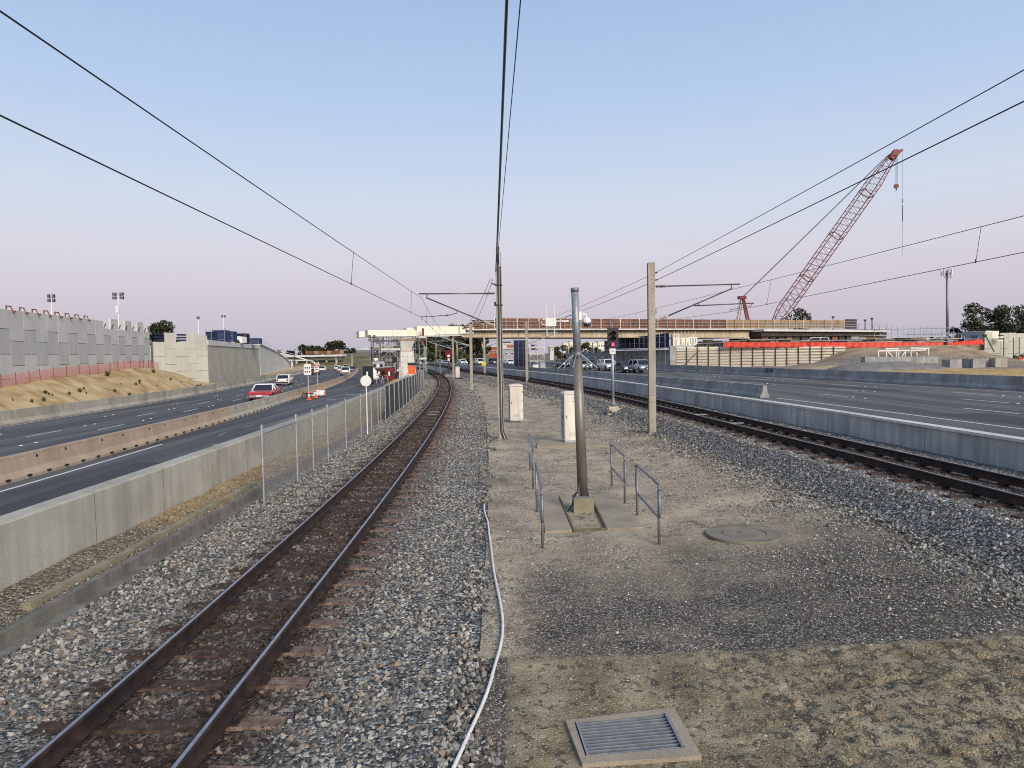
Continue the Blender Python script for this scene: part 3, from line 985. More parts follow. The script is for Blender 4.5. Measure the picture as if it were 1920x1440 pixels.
def scatter(name, label, P, sc, tint, coll):
    N = len(P)
    me = bpy.data.meshes.new(name)
    me.vertices.add(N)
    me.vertices.foreach_set('co', P.astype(np.float32).reshape(-1))
    for an, ar in (('sc', sc), ('tint', tint), ('rnd', RNG.uniform(0, 1, N))):
        a = me.attributes.new(an, 'FLOAT', 'POINT')
        a.data.foreach_set('value', ar.astype(np.float32))
    a = me.attributes.new('rot', 'FLOAT_VECTOR', 'POINT')
    ro = RNG.uniform(-1, 1, (N, 3)) * np.array([.7, .7, math.pi])
    a.data.foreach_set('vector', ro.astype(np.float32).reshape(-1))
    o = bpy.data.objects.new(name, me)
    COL.objects.link(o)
    tag(o, label, 'gravel', kind='stuff')
    ng = bpy.data.node_groups.new(name, 'GeometryNodeTree')
    ng.interface.new_socket('Geometry', in_out='INPUT', socket_type='NodeSocketGeometry')
    ng.interface.new_socket('Geometry', in_out='OUTPUT', socket_type='NodeSocketGeometry')
    n, l = ng.nodes, ng.links
    gi, go = n.new('NodeGroupInput'), n.new('NodeGroupOutput')
    iop = n.new('GeometryNodeInstanceOnPoints')
    ci = n.new('GeometryNodeCollectionInfo')
    ci.inputs['Collection'].default_value = coll
    ci.inputs['Separate Children'].default_value = True
    ci.inputs['Reset Children'].default_value = True
    iop.inputs['Pick Instance'].default_value = True
    def na(nm, ty):
        q = n.new('GeometryNodeInputNamedAttribute')
        q.data_type = ty
        q.inputs['Name'].default_value = nm
        return q.outputs['Attribute']
    rv = n.new('FunctionNodeRandomValue')
    rv.data_type = 'INT'
    rv.inputs[4].default_value = 0
    rv.inputs[5].default_value = 50
    e2r = n.new('FunctionNodeEulerToRotation')
    l.new(na('rot', 'FLOAT_VECTOR'), e2r.inputs[0])
    l.new(gi.outputs[0], iop.inputs['Points'])
    l.new(ci.outputs[0], iop.inputs['Instance'])
    l.new(rv.outputs[2], iop.inputs['Instance Index'])
    l.new(e2r.outputs[0], iop.inputs['Rotation'])
    l.new(na('sc', 'FLOAT'), iop.inputs['Scale'])
    l.new(iop.outputs[0], go.inputs[0])
    md = o.modifiers.new('scatter', 'NODES')
    md.node_group = ng
    return o

def bed_points(fc, y0, y1, lo, hi, dens, zf, zs, first, gauge_gap=.075):
    A = (y1 - y0) * (hi - lo)
    n = int(A * dens)
    y = RNG.uniform(y0, y1, n)
    d = RNG.uniform(lo, hi, n)
    x = fc(y) + d
    ph = ((y - first) / .755 + .5) % 1 - .5
    on_sl = (abs(ph * .755) < .125) & (abs(d) < 1.10)
    drop = RNG.uniform(0, 1, n) < np.where(abs(d) < .5, .84, np.where(d < 0, .62, .975))
    keep = ~(on_sl & drop) & ~(abs(abs(d) - .5685) < gauge_gap)
    x, y, d, on_sl = x[keep], y[keep], d[keep], on_sl[keep]
    z = zf(d, y) + np.where(on_sl, .045, 0) + RNG.uniform(-.030, .004, len(x))
    s = RNG.uniform(.021, .042, len(x)) * np.where(RNG.uniform(0, 1, len(x)) < .08, 1.3, 1)
    s = np.where(on_sl, s * .7, s)
    s = np.where(on_sl, s * .8, s)
    return np.stack([x, y, z], -1), s, d

Ps, Ss, Ts = [], [], []
for y0, y1, dens, k in ((2.6, 12, 640, 1.0), (12, 22, 560, 1.0), (22, 50, 330, 1.25), (50, 90, 130, 1.9)):
    P, s, d = bed_points(LT, y0, y1, -2.42, 3.05, dens, lambda d, y: .0 + .02 * (d > 2.5) + 0 * d, 0, 3.8)
    t = rust_l(P[:, 0], P[:, 1]) * np.where(abs(d) < .62, 1, .85) + RNG.uniform(-.1, .1, len(d))
    t = np.where((d > .6) & (d < 1.35), np.clip(t + .25, 0, 1), t)
    kp = d < 2.72 + .5 * fbm(P[:, 0] * 1.5, P[:, 1] * 1.1, 3, 55) + RNG.normal(0, .06, len(d))
    P, s, t = P[kp], s[kp], t[kp]
    Ps.append(P); Ss.append(s * k); Ts.append(np.clip(t, 0, 1))
scatter('ballast_stones', 'grey crushed ballast stones filling the near track bed', np.concatenate(Ps), np.concatenate(Ss), np.concatenate(Ts), COLL_ST)
Ps, Ss, Ts = [], [], []
zf_r = lambda d, y: np.interp(d, [-3.5, -2.35, -2.0, -1.35, 1.4, 2.0], [.135, .20, .27, .63, .63, .60])
for y0, y1, dens, k in ((7.5, 20, 560, 1.0), (20, 50, 330, 1.25), (50, 85, 130, 1.9)):
    P, s, d = bed_points(RT, y0, y1, -3.5, 1.95, dens, zf_r, .65, 8.2)
    fade = RNG.uniform(0, 1, len(d)) < sstep(-3.1, -2.2, d + .9 * fbm(P[:, 0] * .8, P[:, 1] * .8, 3, 57))
    P, s, d = P[fade], s[fade], d[fade]
    Ps.append(P); Ss.append(s * k); Ts.append(np.clip(rust_r(P[:, 0], P[:, 1]) * .9 + RNG.uniform(-.1, .05, len(d)), 0, 1))
scatter('ballast_stones', 'dark grey ballast stones on the bank of the right-hand track', np.concatenate(Ps), np.concatenate(Ss), np.concatenate(Ts), COLL_ST)
# loose gravel on the median, drain and bank toe
n = 90000
y = 4.6 + 30 * RNG.uniform(0, 1, n) ** 1.7
u = RNG.uniform(0, 1, n)
x = med_edge_l(y) + u * (med_edge_r(y) - med_edge_l(y))
dn = .32 + .8 * sstep(-.1, .2, fbm(x * .9, y * .9, 4, 70)) + 1.3 * np.exp(-((1 - u) * 8) ** 2) + .8 * np.exp(-(u * 22) ** 2) + .25 * ((y > 7.4) & (y < 11))
dn *= np.where((y < 7.35) & (x > -.1), .12, 1)
dn *= np.where((x > .50) & (x < 2.3) & (y > 12.4) & (y < 15.8), .25, 1)
dn *= np.where((abs(x - .92) < .55) & (abs(y - 5.75) < .45), 0, 1)
dn *= np.where((x - 3.85) ** 2 + (y - 11.85) ** 2 < .55, .1, 1)
k = RNG.uniform(0, 2.2, n) < dn
x, y, u = x[k], y[k], u[k]
z = .20 * sstep(.35, 1.0, u) * .95 + median_noise(x, y) - .002
s = RNG.uniform(.006, .015, len(x)) * (1 + .018 * y) * np.where(RNG.uniform(0, 1, len(x)) < .04, 2.0, 1)
scatter('loose_gravel', 'loose gravel strewn over the sandy median', np.stack([x, y, z], -1), s, RNG.uniform(0, .25, len(x)), COLL_PB)
n = 9000
y = RNG.uniform(5, 30, n)
u = RNG.uniform(0, 1, n)
x = LW(y) + .05 + u * 1.1
scatter('drain_gravel', 'pale gravel in the drain strip beside the grey wall', np.stack([x, y, .09 - .05 * u + RNG.uniform(-.02, .03, n)], -1), RNG.uniform(.008, .022, n), RNG.uniform(0, .5, n), COLL_PB)

# ---------------------------------------------------------------- foreground things
def text_mesh(txt, size, mt, extrude=.002, shear=0.0):
    cu = bpy.data.curves.new('lettering', 'FONT')
    cu.body = txt
    cu.size = size
    cu.extrude = extrude
    cu.shear = shear
    cu.align_x = 'CENTER'
    cu.align_y = 'CENTER'
    cu.resolution_u = 3
    o = bpy.data.objects.new('lettering', cu)
    COL.objects.link(o)
    dg = bpy.context.evaluated_depsgraph_get()
    me = bpy.data.meshes.new_from_object(o.evaluated_get(dg))
    bpy.data.objects.remove(o)
    me.materials.clear()
    me.materials.append(mt)
    return me

# drain grate set in its concrete surround
gr = thing('drain_grate', 'galvanised steel drain grate in a concrete surround at the bottom of the picture', 'drain', (.92, 5.74, 0))
gc = [Vector((.41, 5.98, .035)), Vector((1.39, 6.17, .035)), Vector((1.43, 5.41, .035)), Vector((.49, 5.33, .035))]
gi = [Vector((.485, 5.93, .035)), Vector((1.30, 6.055, .035)), Vector((1.325, 5.525, .035)), Vector((.525, 5.435, .035))]
for i in range(4):
    j = (i + 1) % 4
    b = MB()
    tp = [gc[i], gc[j], gi[j], gi[i]]
    mid = (gc[i] + gc[j] + gi[i] + gi[j]) / 4
    tp = [mid + (p - mid) * .997 for p in tp]
    b.loft([[p + Vector((0, 0, -.12)) for p in tp], tp])
    b.build('surround', K['slab'], gr)
b = MB()
b.loft([[p + Vector((0, 0, -.42)) for p in gi], [p + Vector((0, 0, -.40)) for p in gi]])
b.build('pit_floor', K['soffit'], gr)
b = MB()
for i in range(4):
    j = (i + 1) % 4
    b.add([gi[i], gi[j], gi[j] + Vector((0, 0, -.4)), gi[i] + Vector((0, 0, -.4))], [(0, 1, 2, 3)])
b.build('pit_wall', K['conc_old'], gr)
for a, c in ((0, 3), (1, 2)):
    d = (gi[1] - gi[0]).normalized() * (.016 if a == 0 else -.016)
    MB().bar(gi[a] + d + Vector((0, 0, -.012)), gi[c] + d + Vector((0, 0, -.012)), .012, .05).build('frame_bar', K['galv'], gr)
for k in range(11):
    t = (k + .35) / 10.7
    a = gi[0].lerp(gi[3], t)
    c = gi[1].lerp(gi[2], t)
    d = (c - a).normalized() * .024
    tilt = Vector((0, -.014, 0))
    lo = Vector((0, 0, -.05))
    b = MB()
    w_ = Vector((0, .006, 0))
    p, q = a + d + Vector((0, 0, -.004)), c - d + Vector((0, 0, -.004))
    b.loft([[p - w_, p + w_, p + w_ + lo - tilt, p - w_ + lo - tilt], [q - w_, q + w_, q + w_ + lo - tilt, q - w_ + lo - tilt]])
    b.build('grate_bar', K['galv'], gr)

# white conduit snaking between ballast and sand
pts = [(-.60, 4.7), (-.50, 5.3), (-.40, 5.85), (-.27, 6.6), (-.235, 6.95), (-.18, 7.5), (-.155, 8.05), (-.19, 8.8), (-.26, 9.6), (-.33, 10.5), (-.39, 11.5), (-.45, 12.4), (-.50, 13.2), (-.60, 14.2), (-.63, 14.85)]
cx = curve([(y, x) for x, y in pts])
MB().path([(float(cx(y)), y, .035 + .006 * math.sin(y * 3)) for y in np.arange(4.6, 14.9, .12)], .017, 8).build('conduit', K['pvc'], smooth=True, label='thin white plastic conduit lying along the ballast edge', cat='conduit')

K['cover'] = mat('cover_concrete', [(.165, .145, .11), (.225, .20, .155)], 3, .92, .003, 90, fine=.3)
def manhole(label, c, r, h, ring):
    o = thing('manhole_cover', label, 'manhole cover', c)
    MB().lathe(c, [(r * 1.0, -.1), (r, h - .008), (r * .985, h), (r * .60, h), (r * .60, h - .012), (r * .575, h - .012)], 48).build('surround', K['cover'], o)
    MB().lathe(c, [(r * .565, -.05), (r * .565, h - .004), (r * .55, h + .001)], 48).build('lid', K['cover'], o)
    if ring:
        for k in range(26):
            a = -.9 - .08 * k if k < 13 else 2.0 - .07 * (k - 13)
            put(mk_me, 'cast_letter', o, (c[0] + r * .86 * math.cos(a), c[1] + r * .86 * math.sin(a), h + c[2] + .003), rz=a)
        put(sl_me, 'lifting_slot', o, (c[0] - .05, c[1] + .05, c[2] + h + .003), rz=.5)
    return o
mk_me = mesh_of(MB().box((0, 0, 0), (.04, .028, .005)), K['conc_old'])
sl_me = mesh_of(MB().box((0, 0, 0), (.10, .03, .005)), K['black'])
manhole('large round concrete manhole cover right of the handrails', (3.86, 11.85, .03), .62, .075, True)
manhole('small plain round concrete cover left of the handrails', (-.50, 17.35, .0), .36, .08, False)

# slabs under the camera pole
for label, poly in (('long concrete slab along the left handrails below the camera pole', [(.54, 12.42), (1.02, 12.50), (.96, 15.5), (.60, 15.4)]),
                    ('long concrete slab along the right handrails below the camera pole', [(1.66, 12.55), (2.32, 12.62), (2.24, 15.75), (1.70, 15.6)])):
    b = MB()
    b.loft([[(x, y, -.05) for x, y in poly], [(x, y, .045) for x, y in poly]])
    b.build('concrete_slab', K['slab'], label=label, cat='slab', group='slabs below the camera pole')
b = MB()
for a, c in (((1.05, 12.50), (1.64, 12.54)), ((1.05, 12.5), (.99, 15.4)), ((1.64, 12.54), (1.68, 15.5))):
    b.bar((*a, .03), (*c, .03), .03, .05)
b.build('edging_board', mat('old_timber', [(.10, .08, .055), (.16, .13, .09)], 8, .9), label='low weathered timber edging between the two slabs', cat='edging')

# handrails
def handrail(label, x, y0, y1, zt0, zt1):
    h = thing('handrail', label, 'handrail', (x, (y0 + y1) / 2, 0), 'tubular steel handrails round the camera pole')
    r = .024
    for y, zt in ((y0, zt0), (y1, zt1)):
        MB().tube((x, y, -.1), (x, y, zt - .10), r, 10).build('post', K['galv_d'], h, True)
    ring = []
    m0, m1 = zt0 - .55, zt1 - .55
    def arc(cy, cz, a0, a1, n=6, rr=.09):
        return [(x, cy + rr * math.cos(a0 + (a1 - a0) * i / n), cz + rr * math.sin(a0 + (a1 - a0) * i / n)) for i in range(n + 1)]
    e = .06
    pts = arc(y0 - e + .09, zt0 - .09, math.pi, math.pi / 2) + arc(y1 + e - .09, zt1 - .09, math.pi / 2, 0) + arc(y1 + e - .09, m1 + .09, 0, -math.pi / 2) + arc(y0 - e + .09, m0 + .09, -math.pi / 2, -math.pi)
    pts.append(pts[0])
    MB().path(pts, r, 10).build('loop_rail', K['galv_d'], h, True)
handrail('handrail nearest the camera on the right of the camera pole', 2.385, 11.6, 13.65, 1.0, 1.0)
handrail('handrail farther back on the right of the camera pole', 2.33, 14.8, 16.75, 1.0, 1.0)
handrail('handrail nearest the camera on the left of the camera pole', .455, 11.5, 14.1, .98, 1.0)
handrail('handrail farther back on the left of the camera pole', .455, 16.5, 19.3, 1.0, 1.0)

# camera pole
bx, by = 1.385, 14.15
tp = at(1077.5, 541, by)
pole = thing('camera_pole', 'leaning steel pole with dome camera, antenna box and climb guard between the handrails', 'pole', (bx, by, 0))
MB().box((bx, by, .13), (.40, .38, .34)).build('footing', K['conc_yel'], pole)
B0, T0 = Vector((bx, by, .30)), tp
ax = (T0 - B0)
pt = lambda t: B0 + ax * t
MB().box((bx, by, .315), (.33, .31, .03)).build('base_plate', K['galv_d'], pole)
for a in range(4):
    d = Vector((math.cos(a * math.pi / 2 + .78), math.sin(a * math.pi / 2 + .78), 0))
    b = MB()
    p0 = B0 + Vector((0, 0, .03))
    nrm = Vector((-d.y, d.x, 0)) * .006
    q = [p0 + d * .09, p0 + d * .165, p0 + d * .10 + Vector((0, 0, .28)), p0 + d * .085 + Vector((0, 0, .28))]
    b.loft([[v - nrm for v in q], [v + nrm for v in q]])
    b.build('gusset', K['galv_d'], pole)
    MB().lathe(B0 + d * .18 + Vector((0, 0, .025)), [(.018, 0), (.018, .035), (.008, .05)], 6).build('anchor_bolt', K['galv'], pole)
MB().tube(pt(0.0), pt(.665), .108, 20, .088).build('lower_shaft', K['pole_d'], pole, True)
MB().tube(pt(.665), pt(.995), .079, 20, .072).build('upper_shaft', K['pole_g'], pole, True)
MB().tube(pt(.985), pt(1.003), .080, 20).build('cap', K['galv_d'], pole, True)
cz = pt(.685)
MB().tube(cz - Vector((0, 0, .05)), cz + Vector((0, 0, .06)), .094, 20).build('collar', K['galv_d'], pole, True)
for k in range(12):
    a = 2 * math.pi * k / 12 + .2
    d = Vector((math.cos(a), math.sin(a), 0))
    MB().tube(cz + d * .085, cz + d * .40 + Vector((0, 0, -.27)), .008, 5).build('climb_spike', K['galv'], pole)
MB().path([B0 + Vector((-.14, -.02, .06)), B0 + Vector((-.19, -.05, .02)), B0 + Vector((-.22, -.07, -.15)), B0 + Vector((-.30, -.08, -.27))], .013, 6).build('cable', K['black'], pole, True)
# dome camera
q = pt(.855) + Vector((.085, -.01, .02))
MB().box(q + Vector((0, 0, .04)), (.06, .09, .17)).build('mount_plate', K['white'], pole)
MB().path([q + Vector((.02, 0, .05)), q + Vector((.07, 0, .075)), q + Vector((.115, 0, .055)), q + Vector((.125, 0, .0))], .019, 8).build('camera_arm', K['white'], pole, True)
dm = q + Vector((.125, 0, -.09))
hs = MB().lathe(dm, [(.075, -.02), (.085, .0), (.083, .05), (.06, .085), (.025, .10)], 20).build('camera_housing', K['white'], pole, True)
MB().lathe(dm, [(.012, -.092), (.045, -.082), (.066, -.055), (.072, -.021)], 20).build('camera_dome', K['glass'], hs, True)
# antenna box
q = pt(.845)
MB().tube(q + Vector((-.40, 0, -.0)), q + Vector((-.06, 0, -.0)), .020, 8).build('antenna_arm', K['white'], pole, True)
MB().box(q + Vector((-.10, 0, .0)), (.05, .09, .11)).build('arm_bracket', K['galv_d'], pole)
MB().path([q + Vector((-.22, 0, .05)), q + Vector((-.17, 0, .10)), q + Vector((-.09, 0, .11))], .008, 6).build('cable', K['black'], pole, True)
ab = MB().box(q + Vector((-.50, 0, -.01)), (.21, .07, .17)).build('antenna_box', K['white'], pole)
for dx in (-.08, .07):
    MB().tube(q + Vector((-.50 + dx, 0, .075)), q + Vector((-.50 + dx, 0, .33)), .010, 6, .006).build('antenna', K['white'], ab)
    MB().tube(q + Vector((-.50 + dx, 0, -.095)), q + Vector((-.50 + dx, 0, -.30)), .010, 6, .008).build('antenna', K['white'], ab)
MB().path([q + Vector((-.60, 0, -.06)), q + Vector((-.67, 0, -.05)), q + Vector((-.70, 0, .0)), q + Vector((-.66, 0, .045)), q + Vector((-.60, 0, .05))], .012, 6).build('cable_loop', K['white'], ab, True)

# equipment cabinets
def cabinet(label, c, w, d, h, rz, plinth=True, mark=False):
    o = thing('equipment_cabinet', label, 'cabinet', c, 'cream trackside equipment cabinets', rz)
    if plinth:
        MB().box((0, 0, .035), (w * .94, d * .94, .07)).build('plinth', K['cab_d'], o)
    b = MB()
    b.box((0, 0, .07 + (h - .12) / 2), (w, d, h - .12))
    b.build('body', K['cab'], o)
    MB().loft([[(-w * .54, -d * .56, h - .05), (w * .54, -d * .56, h - .05), (w * .54, d * .56, h - .05), (-w * .54, d * .56, h - .05)],
               [(-w * .54, -d * .56, h), (w * .54, -d * .56, h), (w * .54, d * .56, h), (-w * .54, d * .56, h)],
               [(-w * .3, -d * .2, h + .06), (w * .3, -d * .2, h + .06), (w * .3, d * .2, h + .06), (-w * .3, d * .2, h + .06)]]).build('lid', K['cab'], o)
    dr = MB().box((-.0, -d / 2 - .006, h * .5), (w * .92, .012, h - .24)).build('door', K['cab'], o)
    sd_ = MB().box((-w / 2 - .005, 0, h * .5), (.01, d * .9, h - .24)).build('shaded_side_door', K['cab_d'], o)  # left side in grey instead of cream: its shade is put into the colour
    MB().box((-w / 2 - .016, -.02, h * .52), (.014, .03, .11)).build('handle', K['black'], sd_)
    for hz_ in (.25, .5, .75):
        MB().box((w * .44, -d / 2 - .014, h * hz_ + .1), (.03, .02, .09)).build('hinge', K['cab_d'], dr)
    MB().box((-w * .38, -d / 2 - .016, h * .52), (.035, .02, .10)).build('lock', K['galv_d'], dr)
    for vz in range(4):
        MB().box((0, -d / 2 - .014, .22 + vz * .035), (w * .45, .008, .012)).build('vent_slot', K['cab_d'], dr)
    if mark:
        t = bpy.data.objects.new('lettering', text_mesh('RAP', .055, K['cab_d']))
        COL.objects.link(t); t.parent = o; t.location = (.04, -d / 2 - .016, h - .30); t.rotation_euler = (math.pi / 2, 0, 0)
        bb = MB()
        for x0, z0, x1, z1 in ((0, 0, .055, .008), (0, .05, .055, .058), (0, 0, .008, .10), (.047, 0, .055, .10), (0, .095, .055, .103)):
            bb.box((.02 + (x0 + x1) / 2, -d / 2 - .015, h - .245 + (z0 + z1) / 2), (x1 - x0, .004, z1 - z0))
        bb.build('emblem', K['cab_d'], o)
cabinet('tall cream cabinet on a concrete base slab behind the camera pole', (2.02, 24.5, .10), .58, .42, 1.70, R(12), mark=True)
cabinet('cream cabinet with domed lid beside the tall mast with cables', (.16, 32.8, .06), .60, .5, 1.66, R(8))
cabinet('small distant cream cabinet between the masts under the bridge', (-7.1, 93.0, .1), .55, .5, 1.4, R(5))
b = MB()
b.loft([[(.80, 23.6, -.05), (3.15, 23.3, -.05), (3.0, 24.9, -.05), (.95, 25.2, -.05)], [(.80, 23.6, .10), (3.15, 23.3, .10), (3.0, 24.9, .10), (.95, 25.2, .10)]])
b.build('concrete_slab', K['slab'], label='wide concrete base slab under the tall cream cabinet', cat='slab')
b = MB()
b.tube((-.62, 23.5, 0), (-.64, 23.5, .62), .012, 6)
b.build('marker_stake', K['galv_d'], label='thin steel stake in the ballast left of the cable mast', cat='stake')

# railway signal
sx_, sy_ = 4.72, 33.1
sg = thing('railway_signal', 'railway signal showing red on a grey post by the right-hand track', 'signal', (sx_, sy_, .35))
MB().tube((sx_, sy_, .3), (sx_ - .02, sy_, 3.9), .062, 12).build('post', K['galv'], sg, True)
MB().lathe((sx_, sy_, .72), [(.15, 0), (.09, .12), (.065, .3)], 10).build('post_base', K['galv_d'], sg)
b = MB().box((sx_, sy_ - .09, 3.82), (.52, .03, .92))
b.build('backboard', K['black'], sg)
for k, z in enumerate((4.02, 3.78, 3.52)):
    hd = MB()
    n = 14
    rings = []
    for yy in (-.11, -.34):
        rings.append([(sx_ + .11 * math.cos(a), sy_ + yy, z + .11 * math.sin(a)) for a in np.linspace(-.45, math.pi + .45, n)])
    for i in range(n - 1):
        hd.add([rings[0][i], rings[0][i + 1], rings[1][i + 1], rings[1][i]], [(0, 1, 2, 3)])
        hd.add([Vector(rings[0][i]) * 1.0 + Vector((0, 0, .004)), Vector(rings[0][i + 1]) + Vector((0, 0, .004)), Vector(rings[1][i + 1]) + Vector((0, 0, .004)), Vector(rings[1][i]) + Vector((0, 0, .004))], [(3, 2, 1, 0)])
    hdo = hd.build('hood', K['black'], sg)
    MB().lathe((sx_, sy_ - .105, z), [(.092, 0), (.085, .02), (.05, .035)], 16, axis=(0, -1, 0)).build('lamp', K['redlamp'] if k == 2 else K['glass'], hdo, True)
pl = MB().box((sx_ - .02, sy_ - .08, 3.20), (.27, .02, .26)).build('number_plate', K['white'], sg)
t = bpy.data.objects.new('lettering', text_mesh('J 46', .10, K['black']))
COL.objects.link(t); t.parent = pl; t.location = Vector((sx_ - .02, sy_ - .095, 3.20)) - ORG[sg.name]; t.rotation_euler = (math.pi / 2, 0, 0)
MB().path([(sx_ + .10, sy_ - .05, 3.1), (sx_ + .13, sy_ - .05, 2.6), (sx_ + .09, sy_ - .05, 2.2)], .012, 5).build('cable', K['galv_d'], sg)
MB().box((sx_, sy_, .42), (.55, .5, .42), top=(.8, .8)).build('footing', K['sand_bag'], sg)
for i, (dx, dz) in enumerate(((-.18, .12), (.15, .10), (-.02, .34), (.22, .36))):
    c = Vector((sx_ + dx, sy_ - .34, .1 + dz))
    MB().lathe(c - Vector((.17, 0, 0)), [(.05, 0), (.10, .06), (.11, .17), (.10, .28), (.05, .34)], 10, axis=(1, 0, 0)).build('sandbag', K['sand_bag'], label='pale sandbag of the pile packed against the signal footing', cat='sandbag', group='sandbags at the signal footing', smooth=True)

# ---------------------------------------------------------------- masts and overhead line
def insulator(b, p0, p1, n, r, mi=0):
    p0, p1 = Vector(p0), Vector(p1)
    d = (p1 - p0)
    L = d.length
    prof = [(.02, 0)]
    for k in range(n):
        z = L * (.1 + .8 * k / n)
        w_ = L * .8 / n
        prof += [(.022, z), (r, z + w_ * .3), (r, z + w_ * .5), (.022, z + w_ * .8)]
    prof += [(.02, L)]
    return b.lathe(p0, prof, 12, mi, axis=d)

def mast_body(o, x, y, z0, z1, w=.22, d=.20, ry=0.0):
    fl, wb_ = .018, .014
    h = z1 - z0
    b = MB()
    b.box((x, y - d / 2, z0 + h / 2), (w, fl, h))
    b.box((x, y + d / 2, z0 + h / 2), (w, fl, h))
    b.box((x + w * .12, y, z0 + h / 2), (wb_, d - fl, h))
    b.box((x - w * .36, y, z0 + h / 2), (wb_, d - fl - .004, h - .004))
    return b.build('column', K['mast'], o)

def cantilever(o, xm, ym, side, z_top, z_low, reach, z_reg, ins, far=False):
    """tube, strut and steady arm carrying the wires; side -1 reaches left"""
    e = Vector((xm + side * .14, ym, z_top))
    b = MB()
    b.tube(e + Vector((side * .42, 0, .0)), e + Vector((side * reach, 0, .03)), .024, 8)
    b.build('top_tube', K['tube'], o, True)
    insulator(MB(), e, e + Vector((side * .44, 0, 0)), 5 if far else 8, .055).build('insulator', K['insul_d'], o)
    lo = Vector((xm + side * .14, ym, z_low))
    hi = e + Vector((side * (reach - .28), 0, -.12))
    d = (hi - lo)
    insulator(MB(), lo, lo + d * .17, 5 if far else 8, .06).build('insulator', ins, o)
    MB().tube(lo + d * .17, hi, .024, 8).build('strut', K['tube'], o, True)
    MB().tube(hi, hi + Vector((-side * .04, 0, .15)), .018, 6).build('strut_clamp', K['tube'], o)
    if not far:
        r0_ = lo + d * .56
        MB().tube(r0_, r0_ + Vector((0, 0, -.10)), .018, 6).build('drop_bracket', K['tube'], o)
        a = r0_ + Vector((0, 0, -.10))
        return a
    return None

M1 = (-.43, 26.4)
m1 = thing('catenary_mast', 'steel mast with black cables down its face and an arm over the near track', 'mast', (*M1, 0), 'catenary masts')
mast_body(m1, M1[0], M1[1], -.1, 6.45)
for k, (dx, col) in enumerate(((-.02, 'black'), (.03, 'galv'), (.075, 'black'))):
    MB().path([(M1[0] + dx, M1[1] - .135, 6.4 if k else 6.9), (M1[0] + dx, M1[1] - .135, .6), (M1[0] + dx + .01, M1[1] - .14, .32), (M1[0] + dx + .09, M1[1] - .15, .06), (M1[0] + dx + .16, M1[1] - .15, -.05)], .013 if k != 1 else .017, 8).build('riser_cable', K[col], m1, True)
MB().box((M1[0] - .10, M1[1] - .13, .45), (.04, .05, .75)).build('cable_guard', K['galv_d'], m1)
MB().box((M1[0] - .01, M1[1] - .03, 6.62), (.10, .12, .40)).build('head_bracket', K['black'], m1)
MB().tube((M1[0] + .0, M1[1] - .05, 6.8), (M1[0] + .02, M1[1] - .05, 7.12), .045, 8, .03).build('cable_termination', K['black'], m1)
MB().path([(M1[0] + .09, M1[1], 6.45), (M1[0] + .10, M1[1], 6.9), (M1[0] + .05, M1[1], 6.92)], .012, 5).build('earth_rod', K['galv_d'], m1)
for z in (5.72, 4.98):
    MB().box((M1[0], M1[1] - .02, z), (.27, .26, .035)).build('clamp_band', K['black'], m1)
MB().tube((M1[0] - .12, M1[1] - .1, 5.74), (M1[0] - .28, M1[1] - .1, 5.78), .03, 8).build('line_insulator', K['insul_d'], m1)
MB().box((M1[0] - .14, M1[1] - .1, 5.02), (.07, .08, .16)).build('switch_box', K['black'], m1)
a1 = cantilever(m1, M1[0], M1[1], -1, 5.42, 4.20, 2.82, 4.55, K['insul'])
P_reg1 = Vector((-3.32, 26.4, 4.62))
MB().path([a1, a1 + Vector((-.45, 0, -.11)), Vector((-2.3, 26.4, 4.66)), Vector((-3.0, 26.4, 4.60)), P_reg1 + Vector((0, 0, .0)), P_reg1 + Vector((0, 0, -.12))], .014, 6).build('steady_arm', K['tube'], m1)

M2 = (5.05, 25.6)
m2 = thing('catenary_mast', 'plain pale steel mast with an arm over the right-hand track', 'mast', (*M2, .1), 'catenary masts')
mast_body(m2, M2[0], M2[1], .0, 6.35, .24, .22)
for k in range(9):
    MB().lathe((M2[0] + .02, M2[1] - .12, 5.9 - .16 * k), [(.014, 0), (.014, .008)], 6, axis=(0, -1, 0)).build('bolt_hole', K['black'], m2)
for z in (1.6, 1.35):
    MB().box((M2[0], M2[1], z), (.255, .245, .02)).build('clamp_band', K['galv_d'], m2)
for z in (5.98, 5.72):
    insulator(MB(), (M2[0] + .12, M2[1], z), (M2[0] + .24, M2[1] - .02, z + .02), 3, .035).build('line_insulator', K['insul_d'], m2)
MB().box((M2[0] + .15, M2[1], 4.62), (.07, .08, .2)).build('bracket', K['galv_d'], m2)
a2 = cantilever(m2, M2[0], M2[1], 1, 5.50, 4.25, 3.05, 4.8, K['insul'])
MB().tube(a2 + Vector((-.15, 0, .0)), a2 + Vector((2.0, 0, .06)), .020, 8).build('steady_tube', K['tube'], m2, True)
MB().path([a2 + Vector((1.95, 0, .04)), a2 + Vector((1.85, 0, -.06)), a2 + Vector((1.15, 0, -.16)), a2 + Vector((1.12, 0, -.22))], .012, 6).build('steady_arm', K['tube'], m2)

